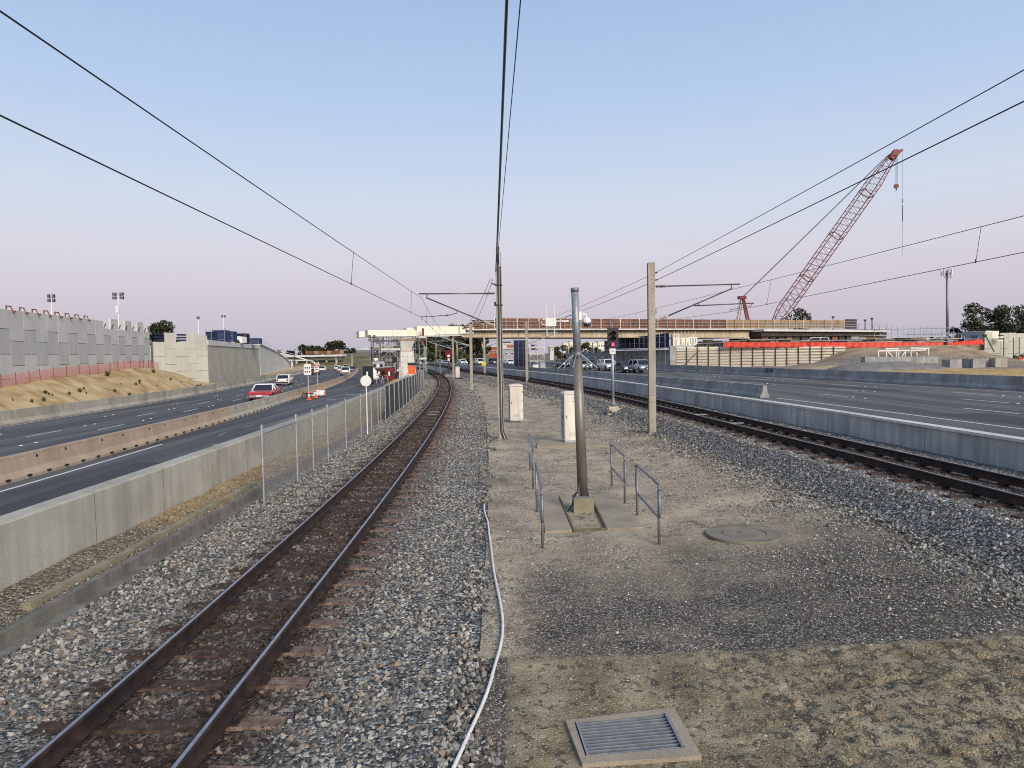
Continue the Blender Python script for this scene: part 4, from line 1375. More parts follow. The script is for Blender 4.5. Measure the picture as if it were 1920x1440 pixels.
def far_mast(label, px, py, Y, ztop, arm=None, zb=None):
    p = at(px, py, Y)
    o = thing('catenary_mast', label, 'mast', (p.x, p.y, p.z), 'catenary masts')
    mast_body(o, p.x, p.y, p.z - .3, ztop, .23, .2)
    if arm:
        side, reach, zt, zl_ = arm
        e = Vector((p.x + side * .15, p.y, zt))
        MB().tube(e, e + Vector((side * reach, 0, 0)), .035, 6).build('top_tube', K['galv'], o)
        lo = Vector((p.x + side * .15, p.y, zl_))
        MB().tube(lo, e + Vector((side * reach * .92, 0, -.1)), .04, 6).build('strut', K['galv'], o)
        insulator(MB(), lo, lo + (e + Vector((side * reach * .92, 0, -.1)) - lo) * .22, 5, .09).build('insulator', K['insul'], o)
    return o, p
far_mast('mast on the median left of the red-brick building, before the bridge', 884.5, 725, 62, 5.75, (-1, 3.0, 4.9, 3.9))
far_mast('mast beside the blue stair tower, right of the cable mast', 988.5, 723, 62, 5.85, (1, 2.6, 4.9, 4.0))
far_mast('distant mast beside the small cabinet under the bridge', 850.5, 705, 92, 5.3, (-1, 3.2, 4.9, 3.9))
far_mast('distant mast with a yellow tag beside the right-hand track', 909, 704, 88, 5.3, (1, 2.2, 4.8, 4.0))
far_mast('farthest thin mast left of the distant red signal', 818.5, 696, 118, 5.0, (1, 2.5, 4.6, 3.8))
far_mast('thin distant mast just left of the distant red signal', 826, 698, 112, 5.2, (1, 3.0, 4.8, 4.0))
far_mast('distant mast beside the scaffold with a white marker', 797.5, 693, 126, 4.6, None)
far_mast('distant mast behind the small cream cabinet', 858, 694, 122, 5.2, (1, 2.5, 4.8, 4.0))
p = at(907, 682, 86)
MB().box(p, (.55, .04, .40)).build('warning_plate', plain('yellow_plate', (.65, .48, .05), .5), label='small yellow plate on a distant mast by the road', cat='plate')
# distant signal with a red lamp
p = at(842, 703, 95)
o = thing('railway_signal', 'distant railway signal with a dark red board under the bridge', 'signal', p)
MB().tube(p, p + Vector((0, 0, 2.2)), .07, 8).build('post', K['soffit'], o)
MB().box(p + Vector((0, -.1, 2.75)), (.9, .06, 1.1)).build('backboard', mat('red_board', [(.10, .012, .012), (.16, .02, .02)], 3), o)
MB().lathe(p + Vector((0, -.14, 2.55)), [(.17, 0), (.12, .06)], 12, axis=(0, -1, 0)).build('lamp', plain('pale_red_lamp', (1.0, .55, .55), .3, emit=1.0), o)
MB().box(p + Vector((0, -.12, 2.05)), (.26, .05, .32)).build('number_plate', K['white'], o)
MB().box(p + Vector((0, 0, -.1)), (.9, .6, .35)).build('footing', K['conc_gr'], o)

# overhead wires
def sag(a, b, s, n=14):
    a, b = Vector(a), Vector(b)
    return [a.lerp(b, t) - Vector((0, 0, 4 * s * t * (1 - t))) for t in np.linspace(0, 1, n)]
def span(label, mess, cont, drops, rr=(.0068, .0068)):
    o = thing('overhead_line', label, 'overhead line', cont[0][0])
    allm, allc = [], []
    for a, b, s in mess:
        pts_ = sag(a, b, s)
        allm += pts_
        MB().path(pts_, rr[0], 5).build('messenger_wire', K['wire'], o)
    for a, b, s in cont:
        pts_ = sag(a, b, s)
        allc += pts_
        MB().path(pts_, rr[1], 5).build('contact_wire', K['wire'], o)
    def zat(pts_, y):
        pts_ = sorted(pts_, key=lambda v: v.y)
        Yv = [v.y for v in pts_]
        return Vector((np.interp(y, Yv, [v.x for v in pts_]), y, np.interp(y, Yv, [v.z for v in pts_])))
    for y in drops:
        MB().tube(zat(allm, y), zat(allc, y), .005, 4).build('dropper', K['wire'], o)
        MB().tube(zat(allc, y) - Vector((0, 0, .02)), zat(allc, y) + Vector((0, 0, .05)), .012, 5).build('dropper_clip', K['wire'], o)
me1 = Vector((-3.30, 26.4, 5.30))
c1 = Vector((-3.32, 26.4, 4.58))
mid3 = at(806, 600, 62)
span('left-hand pair of overhead wires above the near track', [((-2.75, -32, 5.72), me1, .12), (me1, Vector((float(LT(62)) + .3, 62, 4.95)), .25), (Vector((float(LT(62)) + .3, 62, 4.95)), Vector((float(LT(92)), 92, 5.0)), .2)],
     [((-3.0, -32, 5.12), c1, .03), (c1, Vector((float(LT(62)) + .2, 62, 4.35)), .03), (Vector((float(LT(62)) + .2, 62, 4.35)), Vector((float(LT(92)), 92, 4.4)), .03)], [14.6, 23.6, 30, 36])
me2 = Vector((8.02, 25.6, 5.36))
c2 = a2 + Vector((1.12, 0, -.24))
span('right-hand pair of overhead wires above the far track', [((9.75, -32, 5.6), me2, .16), (me2, Vector((float(RT(62)) + .2, 62, 5.1)), .2)],
     [((9.9, -32, 5.25), c2, .03), (c2, Vector((float(RT(62)), 62, 4.6)), .03)], [12.75, 22.2, 36])
for label, a, b, c, r_ in (('upper feeder wire from the pale mast to the top right corner', (8.6, -32, 8.2), (5.24, 25.6, 6.0), (1.5, 62, 5.7), .008),
                           ('lower feeder wire from the pale mast to the right edge', (8.6, -32, 7.6), (5.26, 25.6, 5.73), (1.6, 62, 5.45), .010)):
    MB().path(sag(a, b, .18, 24) + sag(b, c, .2, 12)[1:], r_, 5).build('feeder_wire', K['wire'], label=label, cat='wire', group='feeder wires')
MT = Vector((M1[0] - .22, M1[1] - .1, 5.80))
for label, a, b, r_, s in (('thick black feeder cable rising from the cable mast to the top edge', (1.05, -30, 7.5), (M1[0] - .10, M1[1] - .10, 6.2), .016, .1),
                           ('middle black feeder cable rising from the cable mast to the top edge', (1.0, -30, 7.5), (M1[0] - .06, M1[1] - .10, 6.25), .009, .1),
                           ('rightmost feeder cable reaching the very top of the cable mast', (1.40, -30, 7.6), (M1[0] + .02, M1[1] - .05, 7.12), .008, .1)):
    MB().path(sag(a, b, s, 24), r_, 6).build('feeder_cable', K['black'], label=label, cat='cable', group='feeder cables of the cable mast')
for label, dx in (('left of two thin wires running down from the cable mast to the bridge', -.10), ('right of two thin wires running down from the cable mast to the bridge', .0)):
    q = at(886 + dx * 40, 612, 62)
    MB().path(sag((M1[0] - .2 + dx, M1[1] - .1, 5.95), (q.x + dx * 4, 62, 5.6), .25), .010, 5).build('feeder_wire', K['wire'], label=label, cat='wire', group='feeder wires')

# ---------------------------------------------------------------- chain-link fence beside the near track
fn = thing('chain_link_fence', 'galvanised chain-link fence with pipe posts between the near track and the grey wall', 'fence', (float(LT(16)) - 2.2, 15.4, 0))
FX = lambda y: float(LT(y)) - 2.15
post_y = [15.4, 18.1, 19.75, 21.6, 24.4, 27.4, 30.0, 32.0, 32.9, 34.6, 36.4, 38.6, 41, 43.4, 45.8, 48.2, 51, 54, 57, 60, 63, 66, 69, 72]
FH = 1.72
pme = mesh_of(MB().tube((0, 0, -.1), (0, 0, FH), .026, 8).lathe((0, 0, FH), [(.033, -.05), (.033, 0), (.015, .02)], 8), K['galv'])
for y in post_y:
    put(pme, 'post', fn, (FX(y), y, 0))
for a, c in ((15.4, 18.1), (30.0, 32.0)):
    MB().tube((FX(a), a, FH - .18), (FX(c), c, FH - .18), .021, 8).build('top_rail', K['galv'], fn)
    MB().tube((FX(a), a, .12), (FX(c), c, FH - .22), .006, 5).build('brace_wire', K['galv_d'], fn)
K['chain'] = mat('chain_link_wire', [(.20, .20, .195), (.28, .28, .27)], 8, .6, metal=.3, fine=.1)
pit = .075
for i in range(len(post_y) - 1):
    y0, y1 = post_y[i], post_y[i + 1]
    pp = pit if y0 < 30 else (pit * 2 if y0 < 34 else pit * 6)
    b = MB()
    L = y1 - y0
    x0, x1 = FX(y0), FX(y1)
    def P3(s, z):
        return Vector((x0 + (x1 - x0) * s / L, y0 + s, z))
    s = -FH
    rr = .0024 if y0 < 22 else (.0018 if y0 < 34 else .0012)
    while s < L:
        for sgn in (1, -1):
            sa, sb = s, s + FH - .05
            za, zb = (.04, FH - .02) if sgn > 0 else (FH - .02, .04)
            ta, tb = max(0, sa), min(L, sb)
            if tb - ta > .02:
                f = lambda t: za + (zb - za) * (t - sa) / (sb - sa)
                b.path([P3(ta, f(ta)), P3(tb, f(tb))], rr, 3, caps=False)
        s += pp
    b.path([P3(0, FH - .02), P3(L, FH - .02)], .004, 4)
    b.path([P3(0, .05), P3(L, .05)], .004, 4)
    b.build('wire_mesh', K['chain'], fn, kind='stuff')
K['shade'] = mat('dark_shade_cloth', [(.02, .021, .024), (.04, .042, .046)], 4, .9)
for y0, y1 in zip(post_y[9:], post_y[10:]):
    b = MB()
    a, c = FX(y0) - .035, FX(y1) - .035
    b.loft([[(a - .003, y0 + .05, .06), (a, y0 + .05, .06), (a, y0 + .05, FH - .05), (a - .003, y0 + .05, FH - .05)], [(c - .003, y1 - .05, .06), (c, y1 - .05, .06), (c, y1 - .05, FH - .05), (c - .003, y1 - .05, FH - .05)]])
    b.build('shade_cloth', K['shade'], fn)
p = Vector((FX(28.6) + .05, 28.6, 0))
ds = thing('disc_sign', 'round white disc sign on a thin post at the chain-link fence', 'sign', p)
MB().tube(p + Vector((0, 0, -.1)), p + Vector((0, 0, 2.0)), .024, 8).build('post', K['white'], ds)
MB().lathe(p + Vector((0, -.04, 2.18)), [(.222, 0), (.222, .012), (.21, .016)], 28, axis=(0, -1, 0)).build('disc', K['white'], ds)

# ---------------------------------------------------------------- left: panel walls, sand slope, abutment
def panel_wall(root, a, b, n, joints, tops, z0, mts, th=.16, extra=None, pre=0):
    a, b = Vector((a[0], a[1], 0)), Vector((b[0], b[1], 0))
    d = (b - a) / n
    L = d.length
    u = d / L
    nr = Vector((-u.y, u.x, 0))
    if nr.dot(-a) < 0:
        nr = -nr
    bk = MB()
    p, q = a - d * pre - nr * .14, a + d * n - nr * .14
    tb = min(tops) - .05
    bk.loft([[p, p - nr * .3, q - nr * .3, q], [v + Vector((0, 0, tb)) for v in (p, p - nr * .3, q - nr * .3, q)]])
    bk.build('backing', K['conc_old'], root)
    for i in range(-pre, n):
        js = joints[i % 2]
        zs = [z0] + [z for z in js if z < tops[i + pre] - .3 and z > z0] + [tops[i + pre]]
        for k in range(len(zs) - 1):
            p = a + d * i + u * .012
            q = a + d * (i + 1) - u * .012
            off = nr * random.uniform(-.012, .012)
            lo, hi = zs[k] + .018, zs[k + 1] - .018
            ring = lambda z: [p + nr * 0 + off + Vector((0, 0, z)), q + off + Vector((0, 0, z)), q - nr * th + off + Vector((0, 0, z)), p - nr * th + off + Vector((0, 0, z))]
            MB().loft([ring(lo), ring(hi)]).build('wall_panel', mts[(i * 3 + k) % len(mts)], root)
    return d, u, nr
K['panel2'] = mat('panel_concrete_dark', [(.39, .39, .365), (.46, .455, .425)], .35, .92, .003, 40, streak=.07, fine=.10)
pa, pb = at(21, 650, 51.2), at(281, 650, 80.6)
pre = 2
tops = [6.95] * (pre + 9) + [6.25, 7.25, 6.25, 7.25, 6.25, 7.3, 6.3]
rootA = thing('panel_wall', 'tall wall of staggered grey concrete panels above the yellow sand slope', 'wall', (pa.x, pa.y, 1.0))
dA, uA, nA = panel_wall(rootA, pa, pb, 16, ([1.1, 2.9, 4.7], [1.95, 3.75, 5.55]), tops, .2, [K['panel'], K['panel'], K['panel2']], pre=pre)
A0 = Vector((pa.x, pa.y, 0))
for k in range(8):
    c = A0 + dA * (k + .05) - nA * .08 + Vector((0, 0, 6.95))
    o = thing('panel_bracket', 'rusty steel bracket on top of the grey panel wall, %s from the left' % 'first second third fourth fifth sixth seventh eighth'.split()[k], 'bracket', c, 'rusty brackets on the panel wall')
    MB().bar(c + uA * -.35 + Vector((0, 0, .0)), c + uA * -.35 + Vector((0, 0, .25)), .07, .07).build('upright', K['rust_panel'], o)
    MB().bar(c + uA * -.38 + Vector((0, 0, .25)), c + uA * .30 + Vector((0, 0, .25)), .07, .07).build('crossbar', K['rust_panel'], o)
    MB().bar(c + uA * .26 + Vector((0, 0, .25)), c + uA * .30 + nA * .16 + Vector((0, 0, -.2)), .08, .07).build('clamp', K['rust_panel'], o)
    MB().lathe(c + uA * .28 + nA * .16 + Vector((0, 0, -.12)), [(.07, 0), (.07, .14)], 8, axis=nA).build('clamp_nut', K['rust_panel'], o)
for k in (9, 10, 11, 12, 13, 14, 15):
    c = A0 + dA * k + nA * .05 + Vector((0, 0, 6.3))
    MB().bar(c + uA * .05, c + uA * .25 + nA * .1 + Vector((0, 0, .4)), .08, .07).build('panel_clip', K['rust_panel'], label='short rusty clip at a notch of the grey panel wall', cat='clip', group='rusty clips at the wall notches')
wb0, wb1 = at(288, 650, 82.6), at(389, 650, 90.5)
rootB = thing('panel_wall', 'narrow wall of pale concrete panels between the grey panel wall and the bridge abutment', 'wall', (wb0.x, wb0.y, 0))
dB, uB, nB = panel_wall(rootB, wb0, wb1, 5, ([1.7, 3.5], [.75, 2.55, 4.4]), [5.25, 6.35, 5.25, 6.3, 6.1], -.4, [K['panel_b']])
for k in (0, 2):
    c = Vector((wb0.x, wb0.y, 0)) + dB * (k + .5)
    for j in range(3):
        MB().bar(c - dB * .42 + Vector((0, 0, 5.45 + j * .33)), c + dB * .42 + Vector((0, 0, 5.45 + j * .33)), .05, .2).build('infill_board', K['blue_d'], rootB)

# sand slope between barrier and wall
mz = curve([(20, .9), (40, 1.25), (49, 1.47), (58, 1.87), (68, 2.12), (74, 2.3), (80, 2.1), (85, 1.45), (89.5, .1), (93, -.5)])
WA = lambda y: pa.x + (pb.x - pa.x) * (np.asarray(y, float) - pa.y) / (pb.y - pa.y)
YS = ys((30, 92, .6))
edge_out = lambda y: np.minimum(WA(y) + .3, LF(y) - 2.2)
_, SLG = strip('sand_slope', YS, [(lambda y: LF(y) - .25, lambda y: ROAD_L(LF(y)) + .55), (lambda y: LF(y) * .75 + edge_out(y) * .25, lambda y: .25 * mz(y) + .0), (lambda y: LF(y) * .4 + edge_out(y) * .6, lambda y: .72 * mz(y)),
                         (lambda y: LF(y) * .15 + edge_out(y) * .85, lambda y: mz(y)), (lambda y: edge_out(y) - 1.5, lambda y: mz(y) - .1)], K['dirt_y'], cols=7,
      noise=lambda x, y: .22 * fbm(x * .5, y * .35, 4, 80) + .14 * fbm(x * 1.3, y * 1.3, 3, 81))
from mathutils.bvhtree import BVHTree
_sb = MB().grid(SLG)
SLOPE = BVHTree.FromPolygons(_sb.v, _sb.f)
TUFTS = list(((187, 695, .55), (202, 705, .75), (288, 699, .5), (150, 735, .35), (82, 752, .3), (255, 722, .3), (320, 713, .3), (85, 738, .3), (215, 735, .3), (243, 742, .3), (130, 740, .25), (262, 717, .35), (370, 727, .5), (376, 726, .5), (60, 755, .25)))
for _k in range(9):
    px = random.uniform(5, 360)
    lo_, hi_ = float(np.interp(px, [0, 100, 180, 230, 275, 315, 372], [735, 715, 704, 698, 699, 708, 728])), float(np.interp(px, [0, 240, 372], [772, 746, 727]))
    TUFTS.append((px, random.uniform(lo_, hi_), random.uniform(.07, .16)))
for i, (px, py, s) in enumerate(TUFTS):
    c = SLOPE.ray_cast(EYE, ray(px, py).normalized())[0]
    if c is None:
        continue
    c = c + Vector((0, 0, .1))
    s *= .72
    b = MB()
    for j in range(46):
        a, e = random.uniform(0, 6.28), random.uniform(.3, 1.4)
        d = Vector((math.cos(a) * math.cos(e), math.sin(a) * math.cos(e), math.sin(e))) * s * random.uniform(.6, 1.2)
        w_ = Vector((-math.sin(a), math.cos(a), 0)) * .06
        b.add([c - w_ - Vector((0, 0, .15)), c + w_ - Vector((0, 0, .15)), c + d], [(0, 1, 2)])
    b.build('weed_tuft', K['grass'], label='small dark weed tuft growing on the yellow sand slope', cat='weed', group='weed tufts on the sand slope')
# orange mesh fence on the crest
K['mesh_o'] = plain('orange_mesh', (.72, .27, .20), .8, alpha=.30)
fo = thing('mesh_fence', 'orange plastic mesh fence on steel pickets at the foot of the grey panel wall', 'fence', (float(WA(60)) + 1.2, 60, 1.8))
pk = [1, 30, 56.5, 76, 101.5, 125.5, 149, 168, 185.7, 207, 222, 234, 246, 263.5, 270, 279.4, 289, 297.6]
prev = None
for px in pk:
    u_ = (px - 21) / 260
    y = 1 / (1 / 51.2 + (1 / 80.6 - 1 / 51.2) * u_)
    y *= .975
    x = (px - 960) / FPX * y
    z = float(mz(y)) - .05 + (.0)
    MB().tube((x, y, z - .3), (x + random.uniform(-.05, .05), y, z + .98), .03, 5).build('picket', K['rust_panel'], fo)
    if prev:
        a, c = prev, Vector((x, y, z))
        MB().loft([[a + Vector((0, .01, .05)), a + Vector((0, -.01, .05)), a + Vector((0, -.01, .85)), a + Vector((0, .01, .85))],
                   [c + Vector((0, .01, .05)), c + Vector((0, -.01, .05)), c + Vector((0, -.01, .85)), c + Vector((0, .01, .85))]]).build('mesh_panel', K['mesh_o'], fo)
    prev = Vector((x, y, z))

# abutment block with its cap and wing wall
ab0, ab1 = at(389, 650, 90.5), at(486, 650, 138)
o = thing('bridge_abutment', 'ribbed concrete abutment with pale cap beam beside the outbound road', 'abutment', (ab0.x, ab0.y, -1))
def vwall(name, p, q, z0, z1, th, mt, root, zq0=None, zq1=None):
    p, q = Vector((p[0], p[1], 0)), Vector((q[0], q[1], 0))
    u = (q - p).normalized()
    nr = Vector((u.y, -u.x, 0))
    if nr.dot(-p) > 0:
        nr = -nr
    zq0 = z0 if zq0 is None else zq0
    zq1 = z1 if zq1 is None else zq1
    return MB().loft([[p + Vector((0, 0, z0)), p + nr * th + Vector((0, 0, z0)), p + nr * th + Vector((0, 0, z1)), p + Vector((0, 0, z1))],
                      [q + Vector((0, 0, zq0)), q + nr * th + Vector((0, 0, zq0)), q + nr * th + Vector((0, 0, zq1)), q + Vector((0, 0, zq1))]]).build(name, mt, root)
dv = (Vector((ab1.x, ab1.y, 0)) - Vector((ab0.x, ab0.y, 0)))
for k in range(8):
    p, q = Vector((ab0.x, ab0.y, 0)) + dv * (k / 8), Vector((ab0.x, ab0.y, 0)) + dv * ((k + .997) / 8)
    vwall('face_panel', p, q, -1.4, 4.85, .8, K['abut'], o)
pc = Vector((dv.y, -dv.x, 0)).normalized() * .12
vwall('cap_beam', (ab0.x + pc.x, ab0.y + pc.y), (ab1.x + pc.x, ab1.y + pc.y), 4.86, 5.55, 1.2, K['white_conc'], o)
wt = [(487, 646), (499, 651.5), (511, 657), (519, 661.5), (527, 666.5), (533, 671), (538, 675), (542, 681), (545, 690)]
wy = [139, 152, 166, 175, 184, 190, 195, 199, 202]
wing = thing('wing_wall', 'curved grey block retaining wall sloping down with white handrail beside the outbound road', 'wall', at(487, 700, 139))
pts = []
for (px, py), Y in zip(wt, wy):
    pts.append(at(px, py, Y))
for i in range(len(pts) - 1):
    a, c = pts[i], pts[i + 1]
    vwall('wall_block', a, (a + (c - a) * .995), -1.6, a.z, .5, K['panel'], wing, -1.6, c.z)
for i in range(len(pts) - 1):
    a, c = pts[i] + Vector((0, 0, .12)), pts[i + 1] + Vector((0, 0, .12))
    MB().bar(a, c, .5, .22).build('coping', K['white_conc'], wing)
    MB().tube(a + Vector((0, 0, .9)), c + Vector((0, 0, .9)), .05, 5).build('handrail', K['white'], wing)
    MB().tube(a, a + Vector((0, 0, .9)), .04, 5).build('handrail_post', K['white'], wing)
# site gear on top of the abutment
def boxthing(name, label, cat, px0, px1, py0, py1, Y, depth, mt, group=None, rz=0.0):
    a, c = at(px0, py1, Y), at(px1, py0, Y)
    b = MB()
    m = (a + c) / 2
    b.box((m.x, Y + depth / 2, m.z), (abs(c.x - a.x), depth, abs(c.z - a.z)))
    return b, m
def site_box(name, label, cat, px0, px1, py0, py1, Y, depth, mt, frame=None, group=None):
    a, c = at(px0, py1, Y), at(px1, py0, Y)
    o = thing(name, label, cat, ((a.x + c.x) / 2, Y, a.z), group)
    b = MB()
    b.box(((a.x + c.x) / 2, Y + depth / 2, (a.z + c.z) / 2), (c.x - a.x, depth, c.z - a.z))
    b.build('body', mt, o)
    fr = frame or K['galv']
    for x in np.linspace(a.x, c.x, max(2, int((c.x - a.x) / 1.2) + 1)):
        MB().tube((x, Y - .03, a.z), (x, Y - .03, c.z + .3), .035, 5).build('frame_post', fr, o)
    for z in np.linspace(a.z + .2, c.z, 3):
        MB().tube((a.x, Y - .05, z), (c.x, Y - .05, z), .03, 5).build('frame_rail', fr, o)
    return o
site_box('netted_scaffold', 'dark blue netted scaffold at the near end of the left abutment top', 'scaffold', 386, 396, 622, 637, 97, 2, K['blue_d'])
site_box('netted_scaffold', 'tall blue netted frame on the left abutment top', 'scaffold', 399, 421, 619, 640, 103, 2, K['blue'])
site_box('netted_scaffold', 'bright blue netted frame beside the white tent on the abutment', 'scaffold', 424, 435, 621, 641, 110, 2, K['blue'])
site_box('netted_scaffold', 'low blue netted barrier at the far end of the left abutment top', 'scaffold', 455, 484, 634, 645, 127, 2, K['blue'])
site_box('netted_scaffold', 'dark cluttered frame behind the white tent on the abutment', 'scaffold', 440, 460, 625, 640, 124, 2, K['blue_d'])
tn = thing('site_tent', 'small white tent on the left abutment top', 'tent', at(444, 643, 115))
a, c = at(434, 643, 115), at(454, 630, 115)
MB().loft([[(a.x, 115, a.z), (c.x, 115, a.z), (c.x, 117, a.z), (a.x, 117, a.z)], [(a.x, 115, a.z + .9), (c.x, 115, a.z + .9), (c.x, 117, a.z + .9), (a.x, 117, a.z + .9)], [(a.x + .3, 115.8, c.z), (a.x + .9, 115.8, c.z), (a.x + .9, 116.3, c.z), (a.x + .3, 116.3, c.z)]]).build('canopy', K['white'], tn)
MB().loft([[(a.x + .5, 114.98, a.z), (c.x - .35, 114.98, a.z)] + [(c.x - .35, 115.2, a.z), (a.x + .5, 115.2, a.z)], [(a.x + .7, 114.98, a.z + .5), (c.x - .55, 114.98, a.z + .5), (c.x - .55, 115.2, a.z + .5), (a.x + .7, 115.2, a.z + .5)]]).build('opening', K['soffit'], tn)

def light_tower(label, px, py_top, py_base, Y, n=4, group='portable light towers', head=.55, mt=None):
    t, bs = at(px, py_top, Y), at(px, py_base, Y)
    o = thing('light_tower', label, 'light tower', bs, group)
    MB().tube(bs, t, .07, 6, .045).build('mast', mt or K['white'], o)
    MB().bar(t + Vector((-head, 0, -.1)), t + Vector((head, 0, -.1)), .05, .05).build('crossarm', K['galv_d'], o)
    for i in range(n):
        x = -head * .8 if i % 2 == 0 else head * .8
        z = .1 if i < 2 else -.35
        f = MB().box(t + Vector((x, -.08, z)), (head * .85, .16, .32)).build('floodlight', K['black'], o)
        MB().box(t + Vector((x, -.17, z)), (head * .72, .02, .25)).build('lens', K['galv_d'], f)
    return o
light_tower('light tower with clustered lamps behind the left end of the grey panel wall', 97, 557, 600, 72, 4, head=.3)
o = light_tower('light tower with four square lamps above the notched panel wall', 222, 553, 625, 84, 4)
MB().box(at(220.5, 580, 84), (.35, .3, .8)).build('winch_box', K['white'], o)
light_tower('tilted light tower above the blue netting on the abutment', 419, 594, 640, 118, 2, head=.3)
light_tower('slim white pole with a small lamp behind the pale panel wall', 372, 597, 626, 100, 2, head=.15)

# ---------------------------------------------------------------- trees
def leaf_mat(name, c1, c2, c3):
    m = bpy.data.materials.new(name)
    q = NB(m)
    v = q.attr('shade')['Fac']
    c = q.ramp(v, [(0, c1), (.55, c2), (1, c3)])
    q.out(c, .7, .3)
    return m
K['leaf'] = leaf_mat('leaf_dark', (.012, .016, .008), (.03, .037, .017), (.07, .075, .035))
K['leaf_g'] = leaf_mat('leaf_green', (.020, .030, .010), (.045, .060, .020), (.10, .115, .045))
K['leaf_o'] = leaf_mat('leaf_olive', (.03, .028, .012), (.065, .06, .026), (.13, .11, .05))
def tree(label, base, h, rx, n=1500, ls=.45, leaf='leaf', bark='bark_d', blobs=9, low=.35, group=None, ry=None, name='tree'):
    base = Vector(base)
    r = np.random.default_rng(abs(hash(label)) % 9999 if False else int(base.x * 131 + base.y * 17) % 99991)
    o = thing(name, label, 'tree', base, group)
    ry = ry or rx
    cz = h * (low + 1) / 2
    bl = []
    for i in range(blobs):
        a = r.uniform(0, 6.28)
        k = math.sqrt(r.uniform(0, 1))
        zz = r.uniform(low + .08, .9)
        wz = math.sqrt(max(.05, 1 - ((zz - (low + 1) / 2) / ((1 - low) / 2)) ** 2))
        bl.append((math.cos(a) * k * rx * .75 * wz, math.sin(a) * k * ry * .75 * wz, zz * h, r.uniform(.30, .5) * min(rx, h * .5)))
    tr = MB()
    tr.path([base + Vector((0, 0, -.5)), base + Vector((r.uniform(-.1, .1) * h * .2, 0, h * .3)), base + Vector((r.uniform(-.1, .1) * h * .3, 0, h * .62))], .028 * h + .08, 7, r2=.012 * h)
    for (x, y, z, q) in bl[:7]:
        tr.path([base + Vector((0, 0, h * r.uniform(.22, .45))), base + Vector((x * .55, y * .55, z * .8)), base + Vector((x, y, z))], .012 * h + .03, 5, r2=.02)
    tr.build('trunk', K[bark], o)
    per = n // blobs
    V, Fc, Sh = [], [], []
    for (x, y, z, q) in bl:
        d = r.normal(size=(per, 3))
        d /= np.linalg.norm(d, axis=1)[:, None]
        rad = q * r.uniform(.35, 1.08, per) ** .6
        c = np.array([x, y, z]) + d * rad[:, None] * np.array([1.1, 1.1, .8])
        e1 = r.normal(size=(per, 3))
        e1 /= np.linalg.norm(e1, axis=1)[:, None]
        e2 = np.cross(e1, r.normal(size=(per, 3)))
        e2 /= np.linalg.norm(e2, axis=1)[:, None]
        s = ls * r.uniform(.5, 1.2, per)[:, None]
        quad = np.stack([c - e1 * s, c + e2 * s * .5, c + e1 * s, c - e2 * s * .5], 1)
        V.append(quad.reshape(-1, 3))
        sh = np.clip(r.uniform(0, 1, per) ** 1.3, 0, 1)
        Sh.append(np.repeat(sh, 4))
    V = np.concatenate(V)
    Sh = np.concatenate(Sh)
    N = len(V) // 4
    me = bpy.data.meshes.new('crown')
    me.from_pydata(V.tolist(), [], np.arange(N * 4).reshape(N, 4).tolist())
    me.materials.append(K[leaf])
    a = me.attributes.new('shade', 'FLOAT', 'POINT')
    a.data.foreach_set('value', Sh.astype(np.float32))
    cr = bpy.data.objects.new('crown', me)
    COL.objects.link(cr)
    cr.parent = o
    return o
def tree_px(label, px, py_top, Y, wpx, zb=-2.0, **k):
    t = at(px, py_top, Y)
    return tree(label, (t.x, Y, zb), t.z - zb, wpx * Y / FPX / 2, **k)
tree_px('dark bushy tree behind the pale panel wall on the left', 306, 601, 130, 62, zb=1.0, n=2600, ls=.32, blobs=14, low=.3)
far = 'distant trees on the left skyline'
tree_px('dark round tree on the left skyline beside the far bridge', 573, 647, 420, 36, n=1500, ls=.9, blobs=10, group=far, low=.15)
tree_px('wide dark tree at the middle of the left skyline', 598, 650, 430, 46, n=1600, ls=.9, blobs=12, group=far, low=.1)
tree_px('tallest dark tree of the left skyline', 632, 640, 420, 52, n=2200, ls=.9, blobs=14, group=far, low=.12)
tree_px('low dark tree at the right of the left skyline', 655, 654, 430, 44, n=1300, ls=.9, blobs=10, group=far, low=.1)
for i, px in enumerate((452, 476, 500, 522, 545, 680, 700, 716, 734)):
    tree_px('low dark scrub tree in the far left treeline, number %s from the left' % ('one two three four five six seven eight nine'.split()[i]), px, 657 + (i * 7) % 4 + (3 if px > 660 else 0), 520, 40, n=700, ls=1.2, blobs=8, group='far left treeline', low=.05)
# gums under the bridge
lab = ['leafy gum tree at the left end of the row seen under the bridge', 'second gum tree of the row seen under the bridge', 'third gum tree of the row seen under the bridge', 'tall gum tree behind the distant red signal under the bridge',
       'dark gum tree right of the distant red signal under the bridge', 'gum tree with bare white limbs left of the red building', 'pale gum tree nearest the red building']
for i, (px, pt_, Y, w_) in enumerate(((800, 628, 205, 52), (822, 620, 212, 56), (840, 612, 215, 56), (858, 606, 212, 58), (876, 600, 216, 54), (893, 597, 212, 46), (905, 612, 208, 34))):
    tree_px(lab[i], px, pt_, Y, w_, zb=-.8, n=2600, ls=.42, leaf=('leaf_g', 'leaf', 'leaf_o', 'leaf_g', 'leaf', 'leaf_o', 'leaf')[i], bark='bark', blobs=14, low=.22, group='gum trees seen under the bridge')
for i, px in enumerate((795, 815, 838, 862, 884, 902)):
    tree_px('dense green hedge shrub at the foot of the gum trees, %s from the left' % 'first second third fourth fifth sixth'.split()[i], px, 662, 196, 40, zb=-.6, n=900, ls=.4, leaf='leaf_g', blobs=9, low=.02, group='shrubs below the gum trees', name='shrub')
